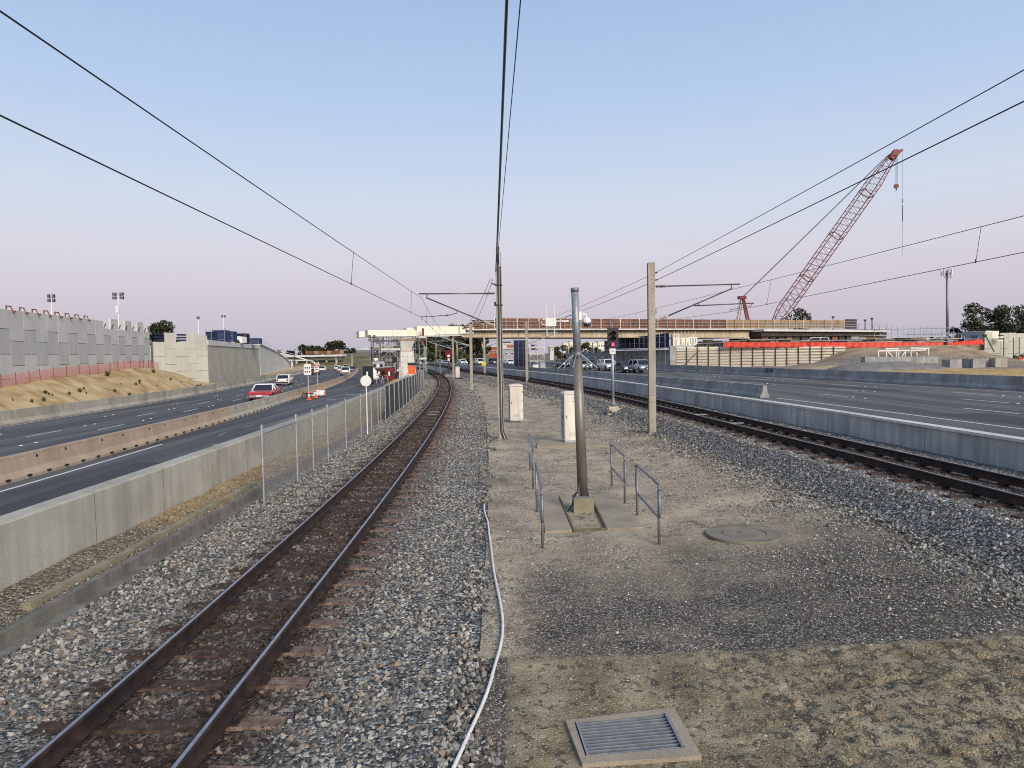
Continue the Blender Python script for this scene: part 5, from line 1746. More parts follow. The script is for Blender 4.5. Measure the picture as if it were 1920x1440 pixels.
# right
tree_px('loose tree behind the red crane boom', 1500, 571, 215, 52, zb=2, n=1500, ls=.42, blobs=13, low=.2)
rt_l = 'big dark trees behind the right-hand container'
tree_px('leftmost low tree of the dark clump at the right edge', 1792, 612, 175, 26, zb=2, n=900, ls=.35, blobs=9, group=rt_l, low=.1)
tree_px('dark tree left in the big clump at the right edge', 1833, 566, 170, 66, zb=2, n=2700, ls=.33, blobs=20, group=rt_l, low=.12)
tree_px('dark tree in the middle of the big clump at the right edge', 1868, 572, 174, 60, zb=2, n=2500, ls=.33, blobs=18, group=rt_l, low=.1)
tree_px('tallest dark tree of the clump at the right edge', 1900, 561, 170, 64, zb=2, n=2700, ls=.33, blobs=20, group=rt_l, low=.12)
tree_px('dark tree half cut off by the right edge', 1938, 568, 172, 60, zb=2, n=3000, ls=.36, blobs=18, group=rt_l, low=.12)
for i, (px, pt_, w_) in enumerate(((1046, 650, 22), (1064, 645, 28), (1092, 643, 34), (1078, 652, 26), (1112, 650, 24))):
    tree_px(('low olive tree far beyond the blue stair tower', 'olive tree far left of the camera pole under the bridge', 'dark olive tree just right of the camera pole far away', 'low tree directly behind the camera pole far away', 'olive tree far away left of the blue netting')[i], px, pt_, 300, w_, zb=-2, n=800, ls=.6, leaf='leaf_o', blobs=8, group='far olive trees under the bridge', low=.05)

# ---------------------------------------------------------------- far left: hillside, road bridge, footbridge, houses
K['hill'] = mat('scrub_hillside', [(.07, .075, .03), (.16, .13, .06), (.24, .18, .09)], .06, .95, fine=.5, fscale=.6)
YH = np.linspace(290, 420, 22)
XH = np.linspace(-130, -20, 34)
G = np.zeros((22, 34, 3))
for i, y in enumerate(YH):
    for j, x in enumerate(XH):
        t = float(sstep(300, 380, y)) * float(sstep(-125, -95, x))
        G[i, j] = (x, y, -2.3 + 6.5 * t + 1.2 * float(fbm(x * .05, y * .05, 3, 90)))
MB().grid(G).build('hillside', K['hill'], kind='structure', loc=(0, 0, 0), smooth=True)
YB_ = 330
br = thing('road_bridge', 'distant flat road bridge across the left skyline', 'bridge', at(560, 690, YB_))
a, c = at(440, 669, YB_), at(642, 666, YB_)
MB().box(((a.x + c.x) / 2, YB_ + 4, a.z - .2), (c.x - a.x, 8, .9)).build('deck', K['white_conc'], br)
MB().box(((a.x + c.x) / 2, YB_ + 4, a.z - 1.1), (c.x - a.x - 1, 7, .9)).build('girder', K['soffit'], br)
for px in (490, 520, 552, 584, 609, 628):
    q = at(px, 668, YB_)
    MB().tube((q.x, YB_ + 3, -2), (q.x, YB_ + 3, q.z - 1.4), .55, 10).build('column', K['white_conc'], br)
q0 = at(572, 665, YB_)
for k in range(9):
    x = q0.x + k * 2.0
    MB().box((x + 1, YB_ + .2, q0.z + .9), (1.9, .12, 1.5)).build('screen_panel', K['tan_panel'] if k % 3 == 2 else K['rust_panel'], br)
ft = thing('footbridge', 'distant pale arched footbridge left of the road signs', 'bridge', at(520, 690, 300))
arc = []
a, c = at(446, 668, 300), at(600, 684, 300)
for t in np.linspace(0, 1, 17):
    p = a.lerp(c, t)
    arc.append(p + Vector((0, 0, 3.6 * 4 * t * (1 - t) * (1 - .3 * t))))
MB().path(arc, .22, 6).build('arch', K['white'], ft)
MB().path([p + Vector((0, 0, .9)) for p in arc[3:14]], .06, 5).build('handrail', K['white'], ft)
MB().bar(at(470, 674, 300), at(585, 676, 300), 1.5, .5).build('deck', K['white_conc'], ft)
for px in (478, 512, 548, 575):
    q = at(px, 676, 300)
    MB().tube((q.x, 300, -2.2), q, .3, 8).build('column', K['white_conc'], ft)
MB().bar(at(584, 670, 298), at(598, 678, 298), .25, .22).build('green_rail', plain('green_paint', (.07, .16, .06), .6), ft)
for i, (px0, px1, py0, py1, Y, m_) in enumerate(((664, 700, 661, 668, 430, 'white_conc'), (676, 690, 656, 662, 440, 'cream'), (690, 712, 655, 664, 450, 'white_conc'), (640, 662, 662, 667, 470, 'cream'))):
    a, c = at(px0, py1, Y), at(px1, py0, Y)
    o = thing('house', ('long pale house on the skyline left of the scaffold', 'upper cream house on the skyline left of the scaffold', 'pale house partly behind the scaffold on the skyline', 'low cream house at the end of the far tree clump')[i], 'house', ((a.x + c.x) / 2, Y, a.z), 'houses on the left skyline')
    MB().box(((a.x + c.x) / 2, Y + 4, (a.z + c.z) / 2 - 1.5), (c.x - a.x, 8, c.z - a.z + 3)).build('wall', K[m_], o)
    MB().loft([[(a.x - .5, Y - .5, c.z), (c.x + .5, Y - .5, c.z), (c.x + .5, Y + 8.5, c.z), (a.x - .5, Y + 8.5, c.z)], [(a.x + 1, Y + 4, c.z + 1.6), (c.x - 1, Y + 4, c.z + 1.6), (c.x - 1, Y + 4.2, c.z + 1.6), (a.x + 1, Y + 4.2, c.z + 1.6)]]).build('roof', K['white_conc'] if i % 2 else K['tarp'], o)
    for k in range(3):
        x = a.x + (c.x - a.x) * (.2 + .3 * k)
        MB().box((x, Y - .05, (a.z + c.z) / 2), (1.2, .1, 1.2)).build('window', K['glass'], o)
# street lamps / poles on the left carriageway far away
for i, (px, pt_, pb_, Y) in enumerate(((552, 655, 692, 240), (630, 668, 690, 300), (660, 664, 692, 290), (696, 662, 694, 280), (547, 676, 697, 220))):
    t, b_ = at(px, pt_, Y), at(px, pb_, Y)
    o = thing('lamp_post', 'thin distant lamp post beside the outbound road, %s from the left' % 'second third fourth fifth first'.split()[i], 'lamp post', b_, 'far lamp posts on the outbound road')
    MB().tube(b_, t, .16, 6, .1).build('pole', K['white'] if i else K['soffit'], o)
    MB().bar(t, t + Vector((1.2, 0, .1)), .2, .12).build('lamp_head', K['galv_d'], o)

# low orange-sand verge and far pale kerb left
YV = ys((140, 260, 6))
strip('verge', YV, [(lambda y: LF(y) - 14, lambda y: .4 + 0 * y), (lambda y: LF(y) - .4, lambda y: ROAD_L(LF(y)) + .3)], K['dirt_y'], cols=4, noise=lambda x, y: .5 * fbm(x * .2, y * .2, 3, 91))

# ---------------------------------------------------------------- new bridge across the corridor
BD = Vector((.9015, .4327, 0))
BN = Vector((-.4327, .9015, 0))          # away from the camera
BP = lambda t, n=0.0, z=0.0: Vector((0, 107, 0)) + BD * t + BN * n + Vector((0, 0, z))
def bbox_(b, t0, t1, n0, n1, z0, z1, z0b=None, z1b=None, mi=0):
    z0b = z0 if z0b is None else z0b
    z1b = z1 if z1b is None else z1b
    return b.loft([[BP(t0, n0, z0), BP(t0, n1, z0), BP(t0, n1, z1), BP(t0, n0, z1)], [BP(t1, n0, z0b), BP(t1, n1, z0b), BP(t1, n1, z1b), BP(t1, n0, z1b)]], mi)
bg = thing('bridge', 'unfinished bridge with rust-brown screens spanning the tracks and both roads', 'bridge', BP(0, 0, 0))
# cream box girders over the outbound side
for t0, t1, z0, z1 in ((-21.8, -18.2, 5.88, 6.70), (-18.18, -14.75, 5.88, 6.70), (-14.72, -11.4, 5.92, 7.22), (-11.38, -8.0, 5.92, 7.22)):
    for n in (0, 5.0):
        bbox_(MB(), t0, t1, n, n + 1.6, z0, z1).build('box_girder', K['cream'], bg)
        bbox_(MB(), t0, t1, n - .15, n + 1.75, z0 - .07, z0 - .005).build('bottom_flange', K['white_conc'], bg)
for t in (-18.2, -14.74, -11.4, -8.4):
    bbox_(MB(), t - .06, t + .06, -.10, -.02, 5.92, 6.72 if t < -15 else 7.2).build('web_stiffener', K['cream'], bg)
bbox_(MB(), -8.35, -6.2, -.35, 1.2, 6.15, 7.15).build('splice_panel', K['cream'], bg)
# main girders
nseg = 12
for gi_, n in enumerate((0, 3.6, 7.2)):
    for k in range(nseg):
        t0, t1 = -7.95 + k * 55.3 / nseg, -7.95 + (k + 1) * 55.3 / nseg - .05
        za, zb = 5.62 - .40 * k / nseg, 5.62 - .40 * (k + 1) / nseg
        bbox_(MB(), t0, t1, n, n + .45, za + .10, 6.5, zb + .10, 6.5).build('girder_web', K['girder'], bg)
    bbox_(MB(), -7.95, 47.3, n - .25, n + .7, 5.60, 5.70, 5.20, 5.30).build('bottom_flange', K['girder'], bg)
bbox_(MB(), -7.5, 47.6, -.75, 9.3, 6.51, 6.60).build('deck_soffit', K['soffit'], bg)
bbox_(MB(), -7.5, 47.6, -.95, 9.5, 6.602, 6.80).build('deck_slab', K['white_conc'], bg)
bbox_(MB(), 47.65, 80.5, -3.2, 9.4, 6.25, 6.62, 6.0, 6.3).build('deck_slab', K['white_conc'], bg)
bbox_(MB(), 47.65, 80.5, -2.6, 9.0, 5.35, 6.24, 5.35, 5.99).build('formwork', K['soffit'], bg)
for k in range(17):
    t = 48.2 + k * 1.95
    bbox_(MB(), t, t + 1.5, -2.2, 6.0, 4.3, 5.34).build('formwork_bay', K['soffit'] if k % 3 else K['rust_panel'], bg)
# screens and their posts
nscr = 42
for k in range(nscr):
    t0 = -6.6 + k * 1.86
    t1 = t0 + 1.82
    m_ = K['rust_panel'] if t0 < 40 else K['tan_panel']
    top = 8.42 if k > 1 else 7.7 + .3 * k
    for j in range(3):
        z0 = 6.85 + j * (top - 6.85) / 3
        bbox_(MB(), t0, t1, -.30 + .02 * j, -.26 + .02 * j, z0 + .015, z0 + (top - 6.85) / 3 - .015).build('screen_board', m_, bg)
    bbox_(MB(), t0 - .06, t0 + .05, -.44, -.32, 6.8, top + .08).build('screen_post', K['cream'] if k % 2 == 0 else K['galv'], bg)
for z in (7.35, 7.85):
    bbox_(MB(), -6.5, 70.5, -.62, -.57, z, z + .05).build('guard_rail', K['galv'], bg)
for k in range(36):
    t = -6.5 + k * 2.2
    bbox_(MB(), t - .03, t + .03, -.66, -.60, 6.8, 7.95).build('guard_post', K['galv'], bg)
for k in range(17):
    t = 47.8 + k * 2.0
    bbox_(MB(), t - .03, t + .03, -3.1, -3.04, 6.5, 7.55).build('guard_post', K['galv'], bg)
for z in (7.0, 7.45):
    bbox_(MB(), 47.8, 80, -3.15, -3.11, z, z + .05).build('guard_rail', K['galv'], bg)
for k in range(4):
    bbox_(MB(), 71.6, 74.8, -.35, -.25, 6.75 + k * .48, 7.18 + k * .48).build('end_board', K['soffit'], bg)
# plank stacks at the left end of the deck
for k in range(7):
    MB().bar(BP(-8 + k * .25, -.5, 6.95 + .16 * k), BP(-5.0 + k * .5, -.2, 7.35 + .13 * k), .3, .09).build('timber_plank', K['tan_panel'] if k % 2 else K['soffit'], label='loose timber plank leaning at the left end of the bridge screens', cat='plank', group='planks at the bridge end')
# bearing stub on the right-hand abutment
bbox_(MB(), 45.6, 46.6, -.8, .2, 2.9, 5.25).build('bearing_column', K['white_conc'], bg)
for t in (51.8, 53.2):
    pass
for i, (px, yt) in enumerate(((1562, 594), (1622, 600), (1635, 597))):
    t, b_ = at(px, yt, 140), at(px, 622, 140)
    o = thing('deck_lamp', ('mushroom-topped post before the dark end boards on the bridge', 'shorter mushroom-topped post at the right end of the bridge', 'taller mushroom-topped post at the right end of the bridge')[i], 'post', b_, 'mushroom-topped posts on the bridge')
    MB().tube(b_, t, .10, 6).build('post', K['tan_panel'] if i == 0 else K['rust_panel'], o)
    MB().lathe(t, [(.15, -.25), (.32, .0), (.30, .08), (.08, .12)], 10).build('cap', K['rust_panel'], o)

# pier on the outbound side
def pier(label, t, n):
    c = BP(t, n)
    o = thing('bridge_pier', label, 'pier', (c.x, c.y, -.4))
    def ring(z, w, d):
        return [c - BD * w / 2 - BN * d / 2 + Vector((0, 0, z)), c + BD * w / 2 - BN * d / 2 + Vector((0, 0, z)), c + BD * w / 2 + BN * d / 2 + Vector((0, 0, z)), c - BD * w / 2 + BN * d / 2 + Vector((0, 0, z))]
    MB().loft([ring(-.9, 2.7, 2.0), ring(1.0, 2.45, 1.9), ring(2.6, 2.1, 1.8), ring(3.72, 1.95, 1.7)]).build('shaft', K['white_conc'], o)
    MB().loft([ring(3.73, 1.7, 1.4), ring(3.95, 1.5, 1.4), ring(5.25, 2.2, 2.2)]).build('pier_head', K['panel'], o)
    MB().loft([ring(3.70, 2.0, 1.75), ring(3.82, 2.0, 1.75)]).build('joint_band', K['tan_panel'], o)
    MB().loft([ring(5.26, 2.9, 2.4), ring(5.50, 2.9, 2.4)]).build('head_formwork', K['tan_panel'], o)
    for z in (.6, 1.4, 2.2, 3.0):
        for w_ in (-.7, 0, .7):
            q = c + BD * w_ - BN * (1.02 if z < 1 else .98) + Vector((0, 0, z))
            MB().lathe(q, [(.05, 0), (.05, .02)], 6, axis=-BN).build('tie_hole', K['conc_old'], o)
pier('pale concrete bridge pier rising out of scaffolding beside the near track', -16.3, .9)
def scaffold(label, c, du, nu, nv, nz, wu, wv, hz, deck=(), name='scaffold', mt=None, group=None, brace=True):
    """standards, ledgers, braces and boards of a tube scaffold"""
    c = Vector(c)
    du = Vector(du).normalized()
    dv_ = Vector((-du.y, du.x, 0))
    m = mt or K['galv']
    o = thing(name, label, 'scaffold', c, group)
    for i in range(nu + 1):
        for j in range(nv + 1):
            p = c + du * wu * i + dv_ * wv * j
            MB().tube(p, p + Vector((0, 0, nz * hz + .5)), .045, 5).build('standard', m, o)
    for k in range(1, nz + 1):
        z = Vector((0, 0, k * hz))
        for j in range(nv + 1):
            MB().tube(c + dv_ * wv * j + z, c + du * wu * nu + dv_ * wv * j + z, .04, 5).build('ledger', m, o)
        for i in range(nu + 1):
            MB().tube(c + du * wu * i + z, c + du * wu * i + dv_ * wv * nv + z, .04, 5).build('transom', m, o)
        if k in deck:
            q = [c + z, c + du * wu * nu + z, c + du * wu * nu + dv_ * wv * nv + z, c + dv_ * wv * nv + z]
            MB().loft([[v + Vector((0, 0, .04)) for v in q], [v + Vector((0, 0, .10)) for v in q]]).build('deck_board', K['white_conc'], o)
            MB().loft([[q[0] + Vector((0, 0, .1)), q[1] + Vector((0, 0, .1)), q[1] + Vector((0, 0, .28)), q[0] + Vector((0, 0, .28))], [v - dv_ * .03 for v in (q[0] + Vector((0, 0, .1)), q[1] + Vector((0, 0, .1)), q[1] + Vector((0, 0, .28)), q[0] + Vector((0, 0, .28)))]]).build('toe_board', K['white_conc'], o)
    if brace:
        for i in range(nu):
            for k in range(nz):
                s = (i + k) % 2
                MB().tube(c + du * wu * (i + s) + Vector((0, 0, k * hz)), c + du * wu * (i + 1 - s) + Vector((0, 0, (k + 1) * hz)), .035, 5).build('brace', m, o)
    return o
q = BP(-20.6, -1.2)
scaffold('tall tube scaffold left of the pale bridge pier', (q.x, q.y, -.5), BD, 2, 2, 4, 1.5, 1.5, 1.45, (1, 3))
q = BP(-14.9, -1.2)
scaffold('narrow tube scaffold right of the pale bridge pier', (q.x, q.y, -.5), BD, 1, 2, 4, 1.1, 1.5, 1.5, (2, 4))
q = BP(-20.5, 1.9)
scaffold('dark stair scaffold behind the left scaffold at the pier', (q.x, q.y, -.5), BD, 3, 1, 6, 1.3, 1.6, .95, (1, 2, 3, 4, 5), mt=K['galv_d'])
MB().bar(BP(-14.2, -1.0, 4.4), BP(-14.2, -1.0, 6.9), .25, .25).build('red_prop', K['redsteel'], label='tall red steel prop at the right of the pier scaffold', cat='prop')
p = at(771, 700, 93)
ob = thing('site_bin', 'bright orange box hung at the pier scaffold above the track fence', 'box', p)
MB().box(p + Vector((0, .4, .45)), (.85, .7, 1.1)).build('body', K['orange'], ob)
MB().box(p + Vector((0, .4, 1.2)), (.9, .75, .35)).build('top', K['black'], ob)
# banner with white lettering down the scaffold
p = at(740, 689, 96)
bn = thing('site_banner', 'black upright banner with white lettering left of the bridge pier', 'banner', p)
MB().box(p, (.62, .04, 2.9)).build('cloth', K['black'], bn)
t = bpy.data.objects.new('lettering', text_mesh('CIVIL', .62, K['white'], .01))
COL.objects.link(t); t.parent = bn; t.location = (.02, -.05, .0); t.rotation_euler = (math.pi / 2, -math.pi / 2, 0)
# plant and stores round the pier foot
def genset(label, p, w, h, d, mt, cat='generator'):
    o = thing('site_generator', label, cat, p)
    MB().box(p + Vector((0, d / 2, h * .5 + .1)), (w, d, h)).build('body', mt, o)
    MB().box(p + Vector((0, d / 2, h + .14)), (w * 1.04, d * 1.04, .08)).build('lid', K['black'], o)
    for k in range(3):
        MB().box(p + Vector((-w * .28 + k * w * .28, -.01, h * .6)), (w * .2, .03, h * .35)).build('vent', K['white'] if k == 1 else K['black'], o)
    for s in (-1, 1):
        MB().box(p + Vector((s * w * .35, d / 2, .05)), (.12, d, .1)).build('skid', K['black'], o)
genset('red generator box at the foot of the bridge pier', at(730, 714, 90), 1.1, 1.5, 1.0, K['redsteel'])
genset('dark red tank left of the red generator at the pier', at(711, 708, 91), 1.2, 1.0, 1.0, mat('maroon', [(.07, .02, .018), (.11, .03, .025)], 3))
genset('black tank beside the traffic cones on the closed lanes', at(689, 722, 82), 1.0, 2.0, 1.0, K['black'], 'tank')
genset('grey equipment box with white cross brace by the pier scaffold', at(709, 696, 93), 1.6, 1.2, .8, K['cab_d'], 'box')
genset('pale electrical box left of the pier scaffold', at(705, 688, 94), .5, 1.1, .4, K['white'], 'box')
for i, (px, py) in enumerate(((700, 704), (696, 700), (704, 712))):
    p = at(px, py, 90)
    MB().lathe(p, [(.35, 0), (.5, .25), (.42, .6), (.15, .85)], 9).build('bulk_bag', K['white'], label='white bulk bag lying left of the pier scaffold', cat='bag', group='bulk bags by the pier', smooth=True)
for i in range(2):
    p = at(713 + 9 * i, 719, 86)
    o = thing('trestle', ('left of the two dark trestles before the red generator', 'right of the two dark trestles before the red generator')[i], 'trestle', p, 'trestles by the pier')
    for s in (-1, 1):
        for e in (-1, 1):
            MB().tube(p + Vector((s * .45, e * .3, 0)), p + Vector((s * .25, 0, .95)), .035, 5).build('leg', K['galv_d'], o)
    MB().bar(p + Vector((-.5, 0, .97)), p + Vector((.5, 0, .97)), .1, .08).build('beam', K['tan_panel'], o)
o = light_tower('black light tower with round lamps left of the pier scaffold', 697.5, 632, 715, 86, 4, head=.35, mt=K['soffit'])
o = light_tower('second dark light tower against the pier scaffold', 713, 637, 690, 95, 4, head=.4, mt=K['soffit'])
b = MB()
c = at(758, 717, 82)
b.lathe((c.x, c.y, -.5), [(2.6, 0), (2.0, .35), (1.1, .85), (.3, 1.05)], 18)
for i, v in enumerate(b.v):
    b.v[i] = (v[0] + .25 * math.sin(v[1] * 3), v[1] + .2 * math.sin(v[0] * 4), v[2] + .08 * math.sin(v[0] * 5 + v[1] * 3))
b.build('sand_heap', K['dirt_o'], smooth=True, label='small orange sand heap at the foot of the bridge pier', cat='sand heap')

# signs, cones and bags on the closed lanes
def cone(label, p, group):
    o = thing('traffic_cone', label, 'traffic cone', p, group)
    MB().box(p + Vector((0, 0, .025)), (.36, .36, .05)).build('base', K['orange'], o)
    MB().lathe(p, [(.14, .05), (.10, .28)], 14).build('lower_cone', K['orange'], o, True)
    MB().lathe(p, [(.10, .282), (.065, .48)], 14).build('reflective_band', K['white'], o, True)
    MB().lathe(p, [(.065, .482), (.03, .70)], 14).build('tip', K['orange'], o, True)
RC = 'traffic cones on the closed lanes'
for label, px, py in (('traffic cone below the white road sign, nearest the camera', 579.5, 750), ('traffic cone between the two road signs', 592.5, 746), ('traffic cone right of the white bags', 607.5, 741),
                      ('left of the two traffic cones beside the black tank', 678, 722), ('right of the two traffic cones beside the black tank', 682, 723)):
    cone(label, gz(px, py, -.30, .0), RC)
def road_sign(label, px, py_b, py_t, w, mk):
    p = gz(px, py_b, -.32)
    Y = p.y
    t = at(px - 3, py_t, Y)
    o = thing('road_sign', label, 'sign', p, 'temporary road signs on the closed lanes')
    h = t.z - p.z
    MB().tube(p, Vector((t.x, Y, t.z)), .035, 6).build('post', K['sand_bag'], o)
    s = MB().box((t.x, Y - .05, t.z - .45), (w, .03, .92)).build('board', K['white'], o)
    if mk == 'text':
        for r_ in range(2):
            for cc in range(3):
                MB().box((t.x - w * .28 + cc * w * .28, Y - .075, t.z - .30 - r_ * .34), (w * .16, .01, .12)).build('word_mark', K['black'], s)
    else:
        ring = MB()
        n = 20
        for k in range(n):
            a0, a1 = 2 * math.pi * k / n, 2 * math.pi * (k + 1) / n
            ring.add([(t.x + .24 * math.cos(a0), Y - .08, t.z - .28 + .24 * math.sin(a0)), (t.x + .24 * math.cos(a1), Y - .08, t.z - .28 + .24 * math.sin(a1)), (t.x + .16 * math.cos(a1), Y - .08, t.z - .28 + .16 * math.sin(a1)), (t.x + .16 * math.cos(a0), Y - .08, t.z - .28 + .16 * math.sin(a0))], [(0, 1, 2, 3)])
        ring.build('red_ring', plain('sign_red', (.5, .02, .02), .5), s)
        MB().box((t.x, Y - .082, t.z - .28), (.24, .01, .05)).build('digit_mark', K['black'], s)
        MB().box((t.x, Y - .082, t.z - .68), (.34, .01, .08)).build('word_mark', K['galv_d'], s)
road_sign('white rectangular road sign with dark words on a pole among cones', 579.5, 746, 683, .62, 'text')
road_sign('road sign with a red speed ring on a pole beside the tan barriers', 596.5, 733, 680, .50, 'ring')
for i, (px, py) in enumerate(((590, 743), (598, 738), (603, 738), (601, 742))):
    p = gz(px, py, -.3)
    b = MB()
    b.lathe(p - Vector((.35, 0, -.15)), [(.06, 0), (.18, .1), (.2, .35), (.16, .6), (.05, .7)], 10, axis=(1, 0, 0))
    b.build('sandbag', K['white'], label='white sandbag weighing down the temporary road signs', cat='sandbag', group='white sandbags at the road signs', smooth=True)
p = gz(571, 748, -.3)
fs = thing('folded_sign_frame', 'dark folded sign frame lying left of the nearest cone', 'sign frame', p)
for s in (-1, 1):
    MB().bar(p + Vector((s * .25, 0, 0)), p + Vector((s * .1, .1, .62)), .05, .05).build('leg', K['soffit'], fs)
    MB().bar(p + Vector((s * .4, .3, .05)), p + Vector((s * .1, .3, .5)), .05, .05).build('brace', K['galv_d'], fs)
MB().box(p + Vector((.35, .1, .42)), (.8, .05, .12)).build('board_edge', K['black'], fs)

# ---------------------------------------------------------------- stair towers and right-hand abutment
p = at(964, 690, 132)
st = thing('stair_tower', 'tall dark blue wrapped stair tower on the inbound road under the bridge', 'stair tower', (p.x, 132, .3))
a, c = at(964, 689, 132), at(989, 638, 132)
MB().box(((a.x + c.x) / 2, 133.2, (.3 + c.z) / 2), (c.x - a.x, 2.4, c.z - .3)).build('wrap', K['blue_d'], st)
for x in np.linspace(a.x, c.x, 4):
    MB().tube((x, 131.95, .3), (x, 131.95, c.z + .2), .05, 5).build('standard', K['galv_d'], st)
for z in np.linspace(.9, c.z, 6):
    MB().tube((a.x, 131.93, z), (c.x, 131.93, z), .035, 5).build('ledger', K['blue'], st)
q = at(994, 691, 131)
scaffold('open white stair scaffold right of the dark blue tower', (q.x, 131, .3), (1, .1, 0), 2, 1, 4, 1.35, 1.8, 1.25, (1, 2, 3), mt=K['white'])
q = at(996, 652, 133)
MB().loft([[(q.x, 133, q.z - .4), (q.x + 1.4, 133, q.z - .4), (q.x + 1.4, 133.1, q.z - .4), (q.x, 133.1, q.z - .4)], [(q.x, 133, q.z + .6), (q.x + .9, 133, q.z + .6), (q.x + .9, 133.1, q.z + .6), (q.x, 133.1, q.z + .6)]]).build('net_panel', K['blue'], label='torn blue net sheet on the white stair scaffold', cat='net')
for i, (px, py, w_, h_, m_) in enumerate(((1003, 695, .7, .9, 'white'), (1009, 696, .6, 1.0, 'white'), (1018, 696, .9, 1.3, 'cab_d'), (1027, 695, .6, .5, 'soffit'), (1033, 694, .6, .45, 'soffit'))):
    p = gz(px, py, .3)
    o = thing('site_crate', ('white bundle at the foot of the white stair scaffold', 'second white bundle at the foot of the white stair scaffold', 'grey upright cabinet right of the white stair scaffold', 'left dark low crate behind the inbound barrier', 'right dark low crate behind the inbound barrier')[i], 'crate', p)
    MB().box(p + Vector((0, .3, h_ / 2)), (w_, .6, h_), top=(.85, .9)).build('body', K[m_], o)
    MB().box(p + Vector((0, .3, h_ + .03)), (w_ * .9, .56, .06)).build('lid', K['conc_r'] if i > 1 else K['white'], o)
# notched panel wall of the right abutment
rA, rB_ = Vector((23.6, 106.6, 0)), Vector((11.6, 152, 0))
rw_ = thing('panel_wall', 'grey notched concrete panel wall behind the inbound cars under the bridge', 'wall', (rA.x, rA.y, .3))
tops = [3.3] * 12 + [2.9 + .75 * ((i % 2)) for i in range(14)]
panel_wall(rw_, rA, rB_, 26, ([.95, 2.45], [1.7]), tops, .2, [K['conc_r'], K['panel2']])
sc_n = 9
o = thing('netted_scaffold', 'long blue netted scaffold on the grey panel wall right of the red signal', 'scaffold', (rA.x, rA.y, 3.3))
dR = (rB_ - rA) / 26
nR = Vector((dR.y, -dR.x, 0)).normalized()
if nR.dot(-rA) < 0:
    nR = -nR
for k in range(14):
    p, q = rA + dR * k, rA + dR * (k + 1)
    hh = 2.2 - .05 * k
    MB().loft([[p + Vector((0, 0, 3.6)), q + Vector((0, 0, 3.6)), q - nR * .1 + Vector((0, 0, 3.6)), p - nR * .1 + Vector((0, 0, 3.6))], [v + Vector((0, 0, 3.6 + hh)) for v in (p * 1, q * 1, q - nR * .1, p - nR * .1)]]).build('net_panel', K['blue'] if k % 4 else K['blue_d'], o)
    MB().tube(p + nR * .6 + Vector((0, 0, .3)), p + nR * .6 + Vector((0, 0, 3.8 + hh)), .04, 5).build('standard', K['galv'], o)
    for z in (1.2, 2.4, 3.5, 4.4, 5.3):
        MB().tube(p + nR * .6 + Vector((0, 0, z)), q + nR * .6 + Vector((0, 0, z)), .03, 5).build('ledger', K['galv'], o)
    MB().loft([[p + nR * .7 + Vector((0, 0, 3.40)), q + nR * .7 + Vector((0, 0, 3.40)), q + Vector((0, 0, 3.40)), p + Vector((0, 0, 3.40))], [p + nR * .7 + Vector((0, 0, 3.5)), q + nR * .7 + Vector((0, 0, 3.5)), q + Vector((0, 0, 3.5)), p + Vector((0, 0, 3.5))]]).build('deck_board', K['white_conc'], o)
MB().box((24.0, 105.9, 2.0), (.9, .9, 3.7)).build('wall_column', K['conc_r'], label='square grey concrete column at the left end of the wire-faced wall', cat='column')
MB().box((21.9, 104.6, .7), (1.0, .7, .75), top=(.9, .9)).build('water_tank', K['white'], label='small white tank at the foot of the grey concrete column', cat='tank')

# wire-faced temporary wall
K['gabion'] = mat('geotextile_face', [(.58, .50, .38), (.66, .60, .45), (.62, .54, .49), (.60, .58, .42)], .55, .9, .02, 6, stretch=(1, 1, 3.5), fine=.12)
gw = thing('wire_faced_wall', 'cream fabric-faced earth wall gridded with dark bars right of the pale mast', 'wall', (24.5, 106, .3))
g0, g1 = Vector((24.55, 106.0, 0)), Vector((47.2, 100.4, 0))
dg = (g1 - g0) / 15
ng = Vector((dg.y, -dg.x, 0)).normalized()
if ng.dot(-g0) < 0:
    ng = -ng
for k in range(15):
    p, q = g0 + dg * k, g0 + dg * (k + 1)
    for j in range(8):
        zk = (1.14 - .14 * k / 15)
        z0 = .2 + j * .385 * zk
        bul = .05 + .03 * math.sin(k * 1.7 + j)
        MB().loft([[p + Vector((0, 0, z0)), q + Vector((0, 0, z0)), q - ng * .5 + Vector((0, 0, z0)), p - ng * .5 + Vector((0, 0, z0))],
                   [p + ng * bul + Vector((0, 0, z0 + .19)), q + ng * bul + Vector((0, 0, z0 + .19)), q - ng * .5 + Vector((0, 0, z0 + .19)), p - ng * .5 + Vector((0, 0, z0 + .19))],
                   [p + Vector((0, 0, z0 + .375 * zk)), q + Vector((0, 0, z0 + .375 * zk)), q - ng * .5 + Vector((0, 0, z0 + .375 * zk)), p - ng * .5 + Vector((0, 0, z0 + .375 * zk))]]).build('fabric_course', K['gabion'], gw)
    MB().bar(p + ng * .12 + Vector((0, 0, .2)), p + ng * .12 + Vector((0, 0, 3.75 - .03 * k + (1.2 if k in (9, 12) else 0))), .09, .09).build('upright_bar', K['soffit'], gw)
for j in range(7):
    MB().bar(g0 + ng * .13 + Vector((0, 0, .55 + j * .42)), g1 + ng * .13 + Vector((0, 0, .55 + j * .42)), .045, .045).build('cross_bar', K['soffit'], gw)
MB().bar(g0 + dg * .5 + ng * .2 + Vector((0, 0, .5)), g0 + dg * 2.2 + ng * .2 + Vector((0, 0, 3.2)), .09, .09).build('raking_bar', K['rust_panel'], gw)
